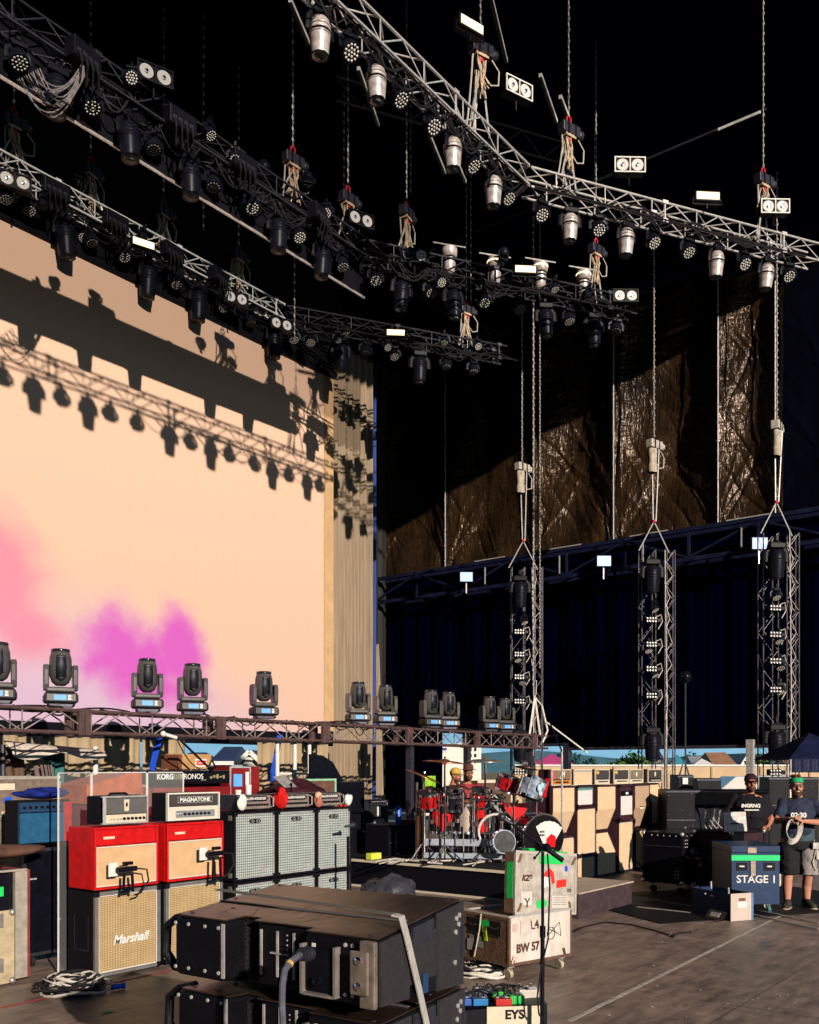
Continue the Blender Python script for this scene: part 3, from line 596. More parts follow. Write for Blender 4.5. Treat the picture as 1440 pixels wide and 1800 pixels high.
# blinders and strobes on top of the rows
BL = [make_blinder(0), make_blinder(1)]; ST = make_strobe()
def top_at(row, px, py, sg):
    p = on_run(row, px, sg); v = ray(px, py); k = p.x/v.x; return Vector((p.x, p.y, CAM_H+v.z*k))
for row, px, py, sg, k, lb in (('front', 886, 170, 0, 0, 'white-framed two-lamp blinder above the straight run of the front truss'), ('front', 1083, 303, 1, 0, 'white-framed two-lamp blinder over the angled front truss, nearest the corner'), ('front', 1337, 374, 1, 0, 'white-framed two-lamp blinder over the angled front truss, near its right end'),
        ('middle', 253, 148, 0, 1, 'black two-lamp blinder on the straight middle truss, at its left'), ('middle', 615, 396, 0, 1, 'black two-lamp blinder on the middle truss, just left of its corner'), ('middle', 711, 459, 1, 1, 'black two-lamp blinder on the angled middle truss, just right of its corner'), ('middle', 1080, 528, 1, 1, 'black two-lamp blinder at the right end of the middle truss'),
        ('rear', 12, 330, 0, 1, 'black two-lamp blinder on the rear truss at the left picture edge'), ('rear', 400, 532, 0, 1, 'black two-lamp blinder on the rear truss left of its corner'), ('rear', 480, 577, 0, 1, 'black two-lamp blinder on the rear truss at its corner')):
    p = top_at(row, px, py, sg); o = place(BL[k], lb, p+Vector((0, -.22, 0)), (0 if sg == 0 else A2)-.35, 'two-lamp blinders'); o.scale = (.78,)*3
for row, px, py, sg, lb in (('front', 800, 62, 0, 'lit warm strobe panel above the straight run of the front truss'), ('front', 1217, 357, 1, 'lit warm strobe panel above the angled run of the front truss'), ('middle', 903, 483, 1, 'lit warm strobe panel on the angled middle truss'), ('rear', 236, 438, 0, 'lit pale strobe panel on the straight rear truss'), ('rear', 680, 592, 1, 'lit pale strobe panel on the angled rear truss')):
    p = top_at(row, px, py, sg); o = place(ST, lb, p+Vector((0, -.24, 0)), (0 if sg == 0 else A2)-.3, 'lit strobe panels'); o.scale = (.8, 1, .62)
# four front-lights over the angled middle run, each on a crossbar
def make_profile():
    o = thing('profile_light', 'x', 'stage light'); b = MB(); b.tube([(-.42, 0, .3), (.42, 0, .3)], .02, 8); b.tube([(0, 0, .3), (0, 0, .2)], .03, 8); b.build('crossbar', alu, o)
    b = MB(); b.lathe([(0, .2), (.19, .2), (.2, .14), (.18, .0), (.16, -.02), (0, -.02)], 16); b.build('ballast', spotlit, o, smooth=True)
    b = MB(); b.lathe([(.09, -.02), (.15, -.06), (.155, -.2), (.12, -.42), (.1, -.44), (0, -.43)], 16); hd = b.build('head', spotlit, o, smooth=True)
    b = MB(); b.lathe([(.157, -.1), (.163, -.105), (.163, -.14), (.15, -.145)], 16, 0, None, False); b.build('trim_ring', black, hd)
    b = MB(); b.tube([(.02, .1, -.3), (.02, .14, -.75)], .03, 6); b.build('drop_arm', black, o)
    return o
PF = make_profile(); PF.scale = (.72,)*3
for i, (px, py) in enumerate(((790, 452), (870, 470), (950, 478), (1026, 492))):
    p = top_at('middle', px, py, 1); place(PF, f'silver spotlight on a crossbar standing over the angled middle truss, {ORD[i]} from the left', p, A2-.1, 'spotlights on crossbars')
    if px in (1026, 870, 950): b = MB(); b.lathe([(.12, .205), (.17, .2), (.2, .13), (.185, .05)], 16, 0, None, False); b.build('glowing_lamp', strobelit, bpy.context.scene.collection.objects[[x.name for x in bpy.context.scene.collection.objects if x.name.startswith('profile_light')][-1]])  # added glow, partly lamp light, partly standing in for sun on the tops
for row, pxs in (('middle', (130, 300, 410, 545)), ('rear', (85, 190, 290, 372))):
    for j, px in enumerate(pxs):
        p = on_run(row, px, 0); o = thing('dimmer_box', f'black power box strapped on the {row} overhead truss, {ORD[j]} from left', 'power box', p+Vector((0, -.2, .1)), random.uniform(-.3, .3), 'power boxes on the trusses')
        b = MB(); b.bb(-.22, .22, -.09, .09, -.11, .14); b.build('housing', black, o, bevel=.015); b = MB(); [b.bb(-.18+.09*k, -.12+.09*k, -.1, -.091, -.05, .0) for k in range(4)]; b.build('socket', steel, o, keep=True); b = MB(); [b.tube([(-.15+.09*k, -.1, -.03), (-.17+.09*k, -.16, -.2), (-.1+.1*k, -.05, -.36), (.02+.12*k, .05, -.12)], .013, 5) for k in range(4)]; b.build('plug_cable', cablem, o, keep=True)
# masking border behind the middle row
bm = mat('border_cloth', (.006, .006, .009), .95, 0, .3, 3, spec=.1)
o = thing('masking_border', 'black masking border hung along the middle overhead truss', 'border', (3.2, 10.62, 10.02))
b = MB(); b.grid(lambda u, v: (9.2*u, .02*math.sin(u*90), .78*v), 120, 2); b.build('cloth', bm, o); b = MB(); b.tube([(0, 0, 0), (9.2, 0, 0)], .02, 6); b.build('bottom_pipe', alu, o)
o = thing('masking_border', 'black masking cloth above the top edge of the video wall', 'border', (4.8, 13.965, 10.42))
b = MB(); b.grid(lambda u, v: (10.6*u, .012*math.sin(u*140), 2.6*v), 150, 3); b.build('cloth', bm, o); b = MB(); b.tube([(0, .0, 0), (10.6, 0, 0)], .018, 6); b.build('bottom_pipe', black, o)
# cables dressed on the rows
def sag(p, q, s, n=10):
    p = Vector(p); q = Vector(q); return [p.lerp(q, i/n)-Vector((0, 0, s*4*(i/n)*(1-i/n))) for i in range(n+1)]
for row, (cx, cy) in corner.items():
    for k, (a, c) in enumerate(((cx-5.2, cx-.2), )):
        b = MB(); rnd = random.Random(len(row)); b.tube([(a-.1, cy+.05, ZR[row]-TW), (c+.9, cy+.05, ZR[row]-TW)], .014, 6)
        for j in range(34):
            x = a+(c-a)*rnd.random(); b.tube(sag((x, cy+.1*rnd.random(), ZR[row]-TW), (x+rnd.uniform(.4, .9), cy+.1*rnd.random(), ZR[row]-TW), rnd.uniform(-.12, .3)), rnd.choice((.009, .012, .016)), 5)
        tag(b.build('cable_loom', cablem), f'black cable loops strung along the straight run of the {row} overhead truss', 'cables')
    b = MB(); rnd = random.Random(len(row)+5); b.tube([Vector((cx, cy, ZR[row]-TW))+D2*u for u in (.1, 2.5, 5.3)], .014, 6)
    for j in range(26):
        u = rnd.uniform(.2, 4.4); p = Vector((cx, cy, ZR[row]-TW))+D2*u; q = p+D2*rnd.uniform(.4, .8); b.tube(sag(p, q, rnd.uniform(-.12, .28)), .012, 5)
    tag(b.build('cable_loom', cablem), f'black cable loops strung along the angled run of the {row} overhead truss', 'cables')
b = MB(); p0 = onY(118, 165, 10.2); rnd = random.Random(3)
for j in range(11): b.tube(sag(onY(70-j*4, 120+j*2, 10.2), onY(150, 110+rnd.uniform(-20, 20), 10.2), rnd.uniform(.2, .6)), .008, 5)
tag(b.build('cable_loom', mat('grey_cable', (.22, .2, .2), .4, 0, .5, 14)), 'pale bundle of cables swagging from the left part of the middle overhead truss', 'cables')

# ---- chains and hoists
def chain_mesh(L, w=.042, pitch=.085):
    b = MB(); n = int(L/pitch)
    for i in range(n):
        z = -pitch*i; a, c = (w, w*.32) if i % 2 else (w*.32, w)
        b.add([(a, 0, z-pitch*.55), (0, c, z-pitch*.55), (-a, 0, z-pitch*.55), (0, -c, z-pitch*.55), (0, 0, z+.02), (0, 0, z-pitch*1.12)], [(0, 1, 4), (1, 2, 4), (2, 3, 4), (3, 0, 4), (1, 0, 5), (2, 1, 5), (3, 2, 5), (0, 3, 5)])
    return b
def chain(p, z1, label, w=.042):
    """chain hanging from z1 down to point p"""
    o = chain_mesh(z1-p[2], w).build('hoist_chain', chainm, loc=(p[0], p[1], z1)); return tag(o, label, 'chain', 'hoist chains')
bagm = mat('canvas_bag', (.45, .38, .3), .8, 0, .4, 8, .4, 30)
def hoist(p, label, bag=True, hook=True, s=1.):
    o = thing('chain_hoist', label, 'hoist', p, random.uniform(-.4, .4), 'chain hoists'); o.scale = (s,)*3
    b = MB(); b.bb(-.28, .3, -.12, .12, -.13, .13); b.lathe([(.12, 0), (.12, .12), (.1, .14), (0, .14)], 12, 0, TR(.3, 0, 0, 0, 90)); b.build('motor', mat('hoist_grey', (.55, .5, .44), .5, .2, .3, 7) if not hook else steel, o, bevel=.02)
    b = MB(); b.bb(-.14, -.08, -.13, .13, -.14, .14); b.bb(.1, .15, -.13, .13, -.14, .14); b.build('cooling_band', black, o)
    if bag and hook:
        b = MB(); rnd = random.Random(int(p[0]*100))
        for j in range(13): x0, x1 = rnd.uniform(-.16, .12), rnd.uniform(-.2, .2); b.tube([(x0, rnd.uniform(-.1, .1), -.08), (x0+.02, rnd.uniform(-.1, .1), -.4), (x1, rnd.uniform(-.1, .1), -.75-.35*rnd.random())], .022, 5)
        b.bb(-.18, .16, -.1, .1, -.2, -.12); b.build('cable_bundle', mat('strand_tan', (.50, .36, .24), .6, 0, .6, 9) if 'strand_tan' not in bpy.data.materials else bpy.data.materials['strand_tan'], o, keep=True)
    elif bag:
        b = MB(); b.grid(lambda u, v: ((.15+.02*math.sin(v*9))*math.cos(6.283*u)-.1, (.12+.03*math.sin(u*25))*math.sin(6.283*u), -.15-.75*v), 24, 8); b.build('chain_bag', bagm, o, smooth='all')
    b = MB(); b.tube([(.3, 0, -.1), (.52, 0, -.3), (.5, 0, -.62), (.28, 0, -.7), (.1, 0, -.55)], .02, 6); b.build('power_cable', cablew, o)
    if hook:
        b = MB(); b.tube([(0, 0, .13), (0, 0, .2)], .03, 8); b.tube([(.07*math.cos(a/10*6.283), 0, .27+.08*math.sin(a/10*6.283)) for a in range(11)], .022, 6); b.build('hook', hookred, o)
    return o
def bridle(p, w, h, label, m=chainm, dy=None):
    o = thing('sling', label, 'sling', p, 0, 'bridle slings'); b = MB()
    for sx in (-1, 1): b.tube([(0, 0, h), (sx*w*.75, 0 if dy is None else sx*dy, 0)], .016, 6)
    b.build('wire', m, o); b = MB(); b.ball((0, 0, h), .05, n=8, k=6); b.build('shackle', hookred, o); return o
for row, px, py, lb in (('rear', 25, 215, 'left picture edge'), ('rear', 160, 300, 'left part'), ('rear', 288, 372, 'middle part'), ('rear', 420, 452, 'right part'),
        ('middle', 612, 350, 'corner'), ('middle', 515, 505, 'run near the drapes'), ('front', 845, 88, 'straight run'), ('front', 1000, 230, 'run right of the corner'), ('front', 1342, 318, 'right end'), ('middle', 715, 375, 'run right of the corner'), ('middle', 1048, 440, 'right end'), ('rear', 820, 545, 'right end')):
    sg = 1 if (row == 'front' and px > 930) or (row == 'middle' and px > 645) or (row == 'rear' and px > 500) else 0
    p = on_run(row, px, sg); v = ray(px, py); z = CAM_H+v.z*p.x/v.x; z = max(z, ZR[row]+.55)
    hoist((p.x, p.y, z), f'dark chain hoist over the {row} overhead truss, {lb}', s=.62)
    chain((p.x, p.y, z+.2), 15.55, f'hoist chain rising from the {row} overhead truss, {lb}', .026)
    bridle((p.x, p.y, ZR[row]), .3, z-.15-ZR[row], f'sling under the hoist of the {row} overhead truss, {lb}', alu)
    b = MB(); rnd = random.Random(px)
    for j in range(5): b.tube(sag((p.x-.12+.06*j, p.y+.05, z-.1), (p.x+rnd.uniform(-.25, .25), p.y+.1, ZR[row]-.1), rnd.uniform(-.1, .25)), .012, 5)
    tag(b.build('cable_drop', cablew), f'pale cables dropping beside the hoist of the {row} overhead truss, {lb}', 'cables')
for px, d, pyb, lb in ((722, 19, 352, 'bare chain hanging left of the corner of the angled middle truss'), (828, 21, 540, 'bare chain behind the left spotlights of the angled middle truss'), (605, 18, 345, 'bare chain hanging left of the dark blue drape'), (358, 17, 415, 'bare chain behind the straight middle truss near the canvas bags'), (518, 19, 600, 'bare chain behind the corner of the rear truss'), (1045, 20, 420, 'bare chain behind the angled front truss, right of its first silver spotlight')):
    p = onD(px, pyb, d); chain((p.x, p.y, p.z), 15.55, lb, .028)

# ---- towers along the side
towm = mat('tower_alu', (.15, .135, .15), .4, .6, .6, 5)
TWR = [(21.8, 13.05, 7.2, 'left'), (22.06, 9.46, 7.2, 'middle'), (22.17, 6.55, 7.2, 'right')]
litled = emitter('pale_led_cells', (.9, .9, 1.), .25)
def make_batten():
    o = thing('led_bar', 'x', 'stage light'); b = MB(); b.bb(-.2, .1, -.08, .08, -.075, .075); b.bb(.1, .22, -.06, .06, -.05, .05); hs = b.build('housing', spotbody, o, bevel=.015)
    b = MB()
    for i in range(4):
        for j in range(2): b.lathe([(.026, 0), (.02, .012), (0, .014)], 8, 0, TR(-.165+.075*i, -.082, -.04+.08*j, 90))
    b.build('led_face', ledm, o); b = MB(); b.tube([(.1, .02, .09), (.26, .05, .16), (.3, .05, -.02), (.18, .05, -.22)], .014, 6); b.build('power_cable', cablew, o); return o
BT = make_batten()
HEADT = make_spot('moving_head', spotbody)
for i, (x, y, zt, lb) in enumerate(TWR):
    # lattice mast lies along local x -> stand it up
    for k, (off, w) in enumerate(((0, .34), (.62, .2))):
        o = bpy.data.objects.new('lighting_tower' if k == 0 else 'tower_leg', None); col.objects.link(o)
        dv = Vector((RT[0], RT[1], 0)); q = Vector((x, y, 0))+dv*(off-.3)
        o.location = (q.x, q.y, 0.05); o.rotation_euler = Euler((0, -math.pi/2, 0)).to_matrix().to_4x4().to_euler()
        o.matrix_world = Matrix.Translation(q+Vector((0, 0, .05))) @ Matrix.Rotation(math.atan2(RT[1], RT[0])-math.pi/2, 4, 'Z') @ Matrix.Rotation(-math.pi/2, 4, 'Y')
        box_truss(o, zt, towm, w, w, .017, .45 if k == 0 else .3, 9, .3, None, True)
        tag(o, f'{lb} of the three tall lighting towers by the side wall, its fixture mast' if k == 0 else f'slim bright truss leg beside the {lb} lighting tower', 'truss tower', 'side lighting towers')
    for zz, nm in ((zt-.15, 'top'), (2.95, 'lower')):
        q = Vector((x, y, zz))-Vector((RT[0], RT[1], 0))*.12-Vector((FW[0], FW[1], 0))*.3
        o = place(HEADT, f'dark moving head light near the {nm} of the {lb} side tower' if nm == 'top' else f'dark moving head light low on the {lb} side tower', q, -.9, 'moving heads on the side towers'); o.scale = (1.35,)*3
    for j, zz in enumerate((5.35, 4.75, 4.15, 3.5)):
        q = Vector((x, y, zz+.12))-Vector((RT[0], RT[1], 0))*.1-Vector((FW[0], FW[1], 0))*.22
        o = place(BT, f'small LED bar light on the {lb} side tower, {ORD[j]} from the top', q, -.75, 'LED bars on the side towers'); o.scale = (.95,)*3
    q = Vector((x, y, 1.75))-Vector((RT[0], RT[1], 0))*.1-Vector((FW[0], FW[1], 0))*.22
    place(BT, f'small LED bar light at the foot of the {lb} side tower', q, -.75, 'LED bars on the side towers').scale = (.95,)*3
    for j, zz in enumerate((6.0, 5.0, 4.4, 3.85, 2.3)):
        q = Vector((x, y, zz))-Vector((RT[0], RT[1], 0))*random.uniform(-.02, .2)-Vector((FW[0], FW[1], 0))*.2; o = place(SMALL, f'small dark lamp inside the {lb} side tower, {ORD[j]} from the top', q, random.uniform(-1.4, 0), 'small lamps in the side towers'); o.scale = (.85,)*3
    b = MB(); rnd = random.Random(50+i)
    b.tube([(x-.05, y-.3, .3), (x, y-.33, 3.5), (x-.04, y-.3, zt)], .014, 6)
    for j in range(8):
        z0 = 2.5+j*.55; b.tube([(x-.03, y-.31, z0), (x+rnd.uniform(-.1, .3), y-.35, z0+.25), (x+rnd.uniform(-.2, .2), y-.3, z0+.6)], .012, 5)
    tag(b.build('cable_loom', cablew), f'pale cable loops down the {lb} side tower', 'cables')
    bridle((x, y, zt), .45, .75, f'bridle sling on top of the {lb} side tower', alu, -.25)
for (px, py, i, lb) in ((918, 822, 0, 'left'), (1150, 782, 1, 'middle'), (1366, 750, 2, 'right')):
    x, y, zt, _ = TWR[i]; p = onD(px, py, x*FW[0]+y*FW[1]); hoist(p, f'pale chain hoist with canvas bag above the {lb} side tower', hook=False, s=.78)
    chain((p.x, p.y, p.z+.1), 15.55, f'hoist chain above the {lb} side tower', .038)
    b = MB(); dv = Vector((RT[0], RT[1], 0))
    for s in (-.05, .12): b.tube([p+dv*s+Vector((0, 0, -.1)), Vector((x, y, zt+.75))+dv*s*.4], .018, 6)
    tag(b.build('steel_wire', alu), f'steel wires between the hoist and the {lb} side tower', 'wire')
# the long chain pair at the left tower down to the lighting rail
p = onD(928, 310, 24.5); q = onD(938, 1210, 22.6)
chain((q.x, q.y, q.z), 15.55, 'long bright chain running from the roof down to the end of the floor lighting rail', .046)
chain((q.x+.1, q.y-.12, 4.2), 15.55, 'second long chain beside the bright one at the left side tower', .03)

# ---- work lamps along the side truss
for i, (px, py, lb) in enumerate(((820, 1014, 'left'), (1062, 986, 'middle'), (1336, 955, 'right'))):
    p = onX(px, py, 24.2); o = thing('work_lamp', f'{lb} of three lit bluish work lamps on the side truss', 'work light', p, rad(-52), 'work lamps on the side truss')
    b = MB(); b.bb(-.22, .22, 0, .15, -.17, .17); b.build('housing', black, o, bevel=.02); b = MB(); b.bb(-.19, .19, -.008, -.002, -.14, .14); b.build('lamp_face', worklit, o); b = MB(); b.tube([(0, .08, -.17), (0, .08, -.5)], .025, 6); b.build('bracket', alu, o)

# ---- lighting rail on posts with moving heads
RY = 11.4; RZ = 2.33
o = thing('lighting_rail', 'low weathered truss rail across the stage under the video wall', 'truss', (5.0, RY, RZ)); box_truss(o, 15.2, mat('rail_bronze', (.12, .07, .068), .45, .2, .4, 8), .3, .3, .026, .5, 2.42, .42, mat('rail_brace', (.36, .30, .29), .45, .4, .5, 8), False, True)
o = thing('rail_support', 'white truss stand under the lighting rail beside the blue strap', 'truss stand', (11.22, RY, 0))
for dx in (0, .42, .78):
    b = MB(); b.tube([(dx, .15, 0), (dx, .15, 2.3)], .035, 8); b.build('leg', white, o)
b = MB(); 
for z in (.55, 1.2, 1.75): b.tube([(0, .15, z), (.78, .15, z)], .024, 6)
for z in (.55, 1.2): b.tube([(0, .15, z), (.42, .15, z+.6)], .018, 6); b.tube([(.42, .15, z), (.78, .15, z+.6)], .018, 6)
b.tube([(.78, .15, 1.2), (1.05, .05, 0)], .026, 6); b.build('bracing', white, o)
for x, lb in ((19.6, 'right end of the lighting rail'), (14.9, 'lighting rail behind the drum kit'), (5.2, 'left end of the lighting rail')):
    o = thing('rail_post', f'dark post under the {lb}', 'post', (x, RY+.15, 0), 0, 'posts of the lighting rail'); b = MB(); b.bb(-.06, .06, -.06, .06, .02, 2.3); b.build('upright', steel, o); b = MB(); b.bb(-.25, .25, -.25, .25, 0, .02); b.build('base_plate', steel, o)
strapb = mat('blue_strap', (.008, .07, .62), .6, 0, .2, 8)
for px0, py0, px1, py1, lb in ((282, 1292, 268, 1348, 'blue ratchet strap slanting down from the rail in front of the beige curtain'), (493, 1285, 480, 1360, 'blue ratchet strap slanting down from the rail beside the white stand')):
    p, q = onY(px0, py0, 11.9), onY(px1, py1, 12.0); b = MB(); b.bar(p, q, .02, .09); b.bar(q, q-Vector((.02, 0, .5)), .02, .085); o = thing('tie_strap', lb, 'strap', q, 0, 'blue straps under the rail'); c = b.build('webbing', strapb, o); c.data.transform(Matrix.Translation(-q)); b = MB(); b.box((0, 0, -.52), (.09, .05, .12)); b.build('buckle', steel, o)
headgrey = mat('head_graphite', (.085, .08, .08), .33, .1, .3, 7)
def make_head():
    o = thing('moving_head', 'x', 'stage light'); b = MB(); b.prism([(-.2, .05), (-.22, .08), (-.22, .15), (-.2, .19), (.2, .19), (.22, .15), (.22, .08), (.2, .05)], -.15, .15, 0, Matrix.Rotation(rad(90), 4, 'X')); bs = b.build('base', black, o, bevel=.012)
    b = MB(); b.bb(-.19, .19, -.175, -.1505, .07, .175); pn = b.build('display_panel', headgrey, bs, bevel=.01)
    b = MB(); b.bb(-.09, .06, -.1785, -.1755, .088, .158); b.build('display', displayblue, pn); b = MB(); b.bb(.085, .125, -.179, -.1755, .09, .12); b.bb(.085, .125, -.179, -.1755, .13, .155); b.build('button', white, pn)
    b = MB(); b.bb(-.16, .16, -.1, .1, 0, .048); [b.tube([(s*.14, -.08, 0), (s*.17, -.12, .03)], .015, 6) for s in (-1, 1)]; b.build('clamp', steel, o)
    for s in (-1, 1):
        b = MB(); M = TR(s*.185, 0, 0) @ Matrix.Rotation(rad(90), 4, 'Y') @ Matrix.Rotation(rad(90), 4, 'Z')
        b.prism([(-.09, .22), (-.115, .3), (-.12, .5), (-.09, .57), (.09, .57), (.12, .5), (.115, .3), (.09, .22)], -.035, .035, 0, M); b.build('yoke_arm', headgrey, o, bevel=.015)
    b = MB(); b.bb(-.19, .19, -.1, .1, .2, .27); b.build('yoke_base', headgrey, o, bevel=.02)
    b = MB(); n = 20
    b.lathe([(0, .29), (.06, .29), (.11, .33), (.145, .42), (.148, .55), (.142, .66), (.12, .745), (.115, .75)], n); hd = b.build('head', headgrey, o, smooth=True)
    b = MB(); b.lathe([(.122, .745), (.126, .75), (.126, .775), (.118, .785), (.1, .785), (0, .77)], n); b.build('lens_ring', darklens, hd, smooth=True)
    b = MB(); M = TR(0, 0, 0)
    b.grid(lambda u, v: ((.07-.02*abs(v-.5))*(u-.5)*2, -.15-.012*(1-(2*u-1)**2)+.03*(v-.5)**2*2, .40+.27*v), 6, 6); b.tube([(-.06, -.15, .4), (-.055, -.145, .69), (.055, -.145, .69), (.06, -.15, .4), (0, -.155, .36), (-.06, -.15, .4)], .007, 5); b.build('vent_cover', spotbody, hd, smooth='all')
    return o
MH = make_head()
for i, x in enumerate((6.28, 7.16, 8.57, 9.41, 10.91, 13.31, 14.12, 15.61, 16.24, 17.82, 18.47)):
    place(MH, f'upright moving head light on the low rail, {ORD[i]} from the left', (x, RY+.15, RZ+.345), -.55+random.uniform(-.12, .12), 'moving heads along the low rail')
b = MB(); rnd = random.Random(77)
for j in range(44):
    x = 5.2+15*rnd.random(); b.tube(sag((x, RY+rnd.uniform(-.02, .28), RZ+.33), (x+rnd.uniform(.3, .9), RY+rnd.uniform(-.02, .28), RZ+.34), rnd.uniform(-.04, .1), 8), .013, 5)
for j in range(16):
    x = 5.4+14*rnd.random(); b.tube(sag((x, RY-.02, RZ+.33), (x+rnd.uniform(.2, .5), RY-.02, RZ+.3), rnd.uniform(.08, .2), 8), .01, 5)
tag(b.build('cable_loom', cablem), 'black cables lying along the top of the low lighting rail', 'cables')
b = MB(); p = onY(940, 1225, RY+.1)
for s in (-1, 1): b.tube([p+Vector((0, 0, .0)), (p.x+s*.25, p.y, RZ+.32)], .03, 6)
b.tube([p, p+Vector((.35, 0, -.2)), p+Vector((.45, -.1, -.8)), p+Vector((.2, -.1, -1.1))], .025, 6); b.tube([p+Vector((.4, -.1, -.6)), p+Vector((1.2, -.8, -1.35))], .02, 6)
tag(b.build('sling', whitetape), 'pale sling and cables holding the right end of the low lighting rail', 'sling')
# ================================================================ BACKLINE
goldweave = cloth_grid('gold_check_grille', (.66, .48, .26), (.22, .14, .06), .0165, .30, 'weave')
goldweave2 = goldweave
tanweave = cloth_grid('tan_grille', (.54, .32, .15), (.74, .48, .27), .013, .3, 'diag')
tanplain = cloth_grid('peach_grille', (.64, .42, .25), (.84, .58, .37), .02, .3, 'diag')
whiteweave = cloth_grid('white_grille', (.6, .55, .55), (.78, .72, .7), .02, .25, 'diag')
silvergrid = cloth_grid('silver_mesh_grille', (.17, .20, .20), (.52, .57, .54), .027, .36, 'grid')
brownboard = mat('brown_ampfront', (.06, .05, .05), .55, 0, .2, 14)
greyboard = mat('grey_ampfront', (.12, .115, .115), .6, 0, .15, 14)
cornerm = mat('metal_corner', (.5, .46, .42), .4, .7, .3, 20)
def frame(b, x0, x1, z0, z1, y, w, d, mi=0):
    b.bb(x0, x1, y-d, y, z1-w, z1, mi); b.bb(x0, x1, y-d, y, z0, z0+w, mi); b.bb(x0, x0+w, y-d, y, z0+w, z1-w, mi); b.bb(x1-w, x1, y-d, y, z0+w, z1-w, mi)
def cab(name, label, x0, x1, z0, z1, y, d, body, grille, rim=.035, pipe=piping, cat='speaker cabinet', group=None, gz=None, corners=True, rimm=None):
    """speaker cabinet: x0..x1 wide, front face at y, facing -y"""
    o = thing(name, label, cat, ((x0+x1)/2, y, z0), 0, group); w = (x1-x0); h = z1-z0; a = w/2
    b = MB(); b.bb(-a, a, .03, d, 0, h); b.build('cabinet', body, o, bevel=.01)
    b = MB(); frame(b, -a, a, 0, h, .0299, rim, .035); b.build('front_rim', rimm or body, o, bevel=.004)
    g0, g1 = gz or (rim, h-rim)
    b = MB(); b.bb(-a+rim, a-rim, .012, .0297, g0, g1); b.build('grille', grille, o)
    if pipe: b = MB(); frame(b, -a+rim, a-rim, g0, g1, .0119, .009, .008); b.build('piping', pipe, o)
    if corners:
        b = MB()
        for sx in (-1, 1):
            for z in (0, h): b.box((sx*(a-.02), .02, min(max(z, .02), h-.02)), (.046, .06, .046))
        b.build('corner_guard', black, o, bevel=.006)
    b = MB(); [b.tube([(-a*.8+q*a*1.6, .08+.2*p, -.012), (-a*.8+q*a*1.6, .08+.2*p, .001)], .02, 8) for p in (0, 1) for q in (0, 1)]; b.build('foot', rubber, o)
    return o
def head(name, label, x0, x1, z0, z1, y, d, group=None):
    o = thing(name, label, 'amplifier', ((x0+x1)/2, y, z0), 0, group); return o, (x1-x0)/2, z1-z0
def knobs(o, xs, z, r=.011, y=-.004, m=black):
    b = MB(); [b.lathe([(r, 0), (r*.8, .02), (0, .021)], 8, 0, TR(x, y, z, 90)) for x in xs]; b.build('knob', m, o)
RYA = 7.16
# --- two guitar stacks
o = cab('guitar_cabinet', 'black cabinet with gold checked grille and white script badge, under the left red cabinet', 4.77, 5.46, .02, .765, RYA, .42, tolex, goldweave, .035, piping, group='gold-grille cabinets', rimm=mat('rim_grey', (.16, .15, .15), .5, 0, .2, 10))
text('Marshall', .11, white, o, FRONT(.02, .006, .30), .004, 'script_badge', shear=.35, bold=.003)
b = MB(); b.bb(-.349, -.3452, .1, .30, .23, .52); b.build('side_handle', black, o, bevel=.01)
b = MB(); b.bb(-.352, -.3495, .095, .31, .222, .23); b.bb(-.352, -.3495, .095, .1, .23, .53); b.bb(-.352, -.3495, .3, .31, .23, .53); b.build('handle_plate', steel, o)
o = cab('guitar_cabinet', 'gold checked cabinet without visible badge, under the right red cabinet', 5.52, 6.21, .02, .765, RYA, .42, tolex, goldweave, .035, piping, group='gold-grille cabinets', rimm=bpy.data.materials['rim_grey'])
for i, (x0, x1) in enumerate(((4.75, 5.42), (5.52, 6.20))):
    o = cab('guitar_cabinet', ('left' if i == 0 else 'right')+' bright red cabinet, '+('on the cabinet with white script badge' if i == 0 else 'under the head with a white lower panel'), x0, x1, .785, 1.33, RYA-.02, .40, redvinyl, tanweave, .02, piping, group='red cabinets', gz=(.025, .375), corners=False)
    a = (x1-x0)/2; b = MB(); b.bb(-a+.02, a-.02, .008, .0297, .385, .525); b.build('upper_panel', redvinyl, o, bevel=.003); b = MB(); b.bb(-a*.72, -a*.38, .003, .0078, .44, .462); b.build('name_plate', offwhite, o)
    b = MB(); [b.tube([(-.12+.24*k, .02, .545), (-.12+.24*k, .02, .555)], .02, 8) for k in (0, 1)]; b.build('foot_cup', black, o)
# head 1
o, a, h = head('amplifier_head', 'black and charcoal amplifier head with a cream badge on the left red cabinet', 4.86, 5.34, 1.352, 1.60, RYA+.02, .25)
b = MB(); b.bb(-a, a, .03, .25, 0, h); b.build('cabinet', tolex, o, bevel=.012)
b = MB(); b.bb(-a+.02, a-.02, .01, .0298, .088, h-.018); b.build('front_panel', greyboard, o, bevel=.003)
b = MB(); b.bb(-a+.02, a-.02, .006, .0298, .012, .082); b.build('control_panel', offwhite, o)
b = MB(); frame(b, -a, a, 0, h, .0299, .013, .03); b.bb(-a, -a+.035, 0, .0298, .012, h-.012); b.build('edge_trim', alu, o)
knobs(o, [-.02+.042*k for k in range(6)], .045, .013, .004); knobs(o, [-.16, -.13, -.09, -.06], .045, .006, .004, chrome)
b = MB(); b.prism([(-.028, .215), (.028, .215), (.022, .11), (-.022, .11)], 0, .006, 0, FRONT(.01, .0095, 0)); b.build('badge', offwhite, o); b = MB(); b.ball((.01, .002, .17), (.012, .003, .022), n=8, k=6); b.build('badge_mark', black, o)
b = MB(); b.tube([(-.1, .12, h), (-.08, .12, h+.02), (.08, .12, h+.02), (.1, .12, h)], .012, 6); b.build('handle', black, o)
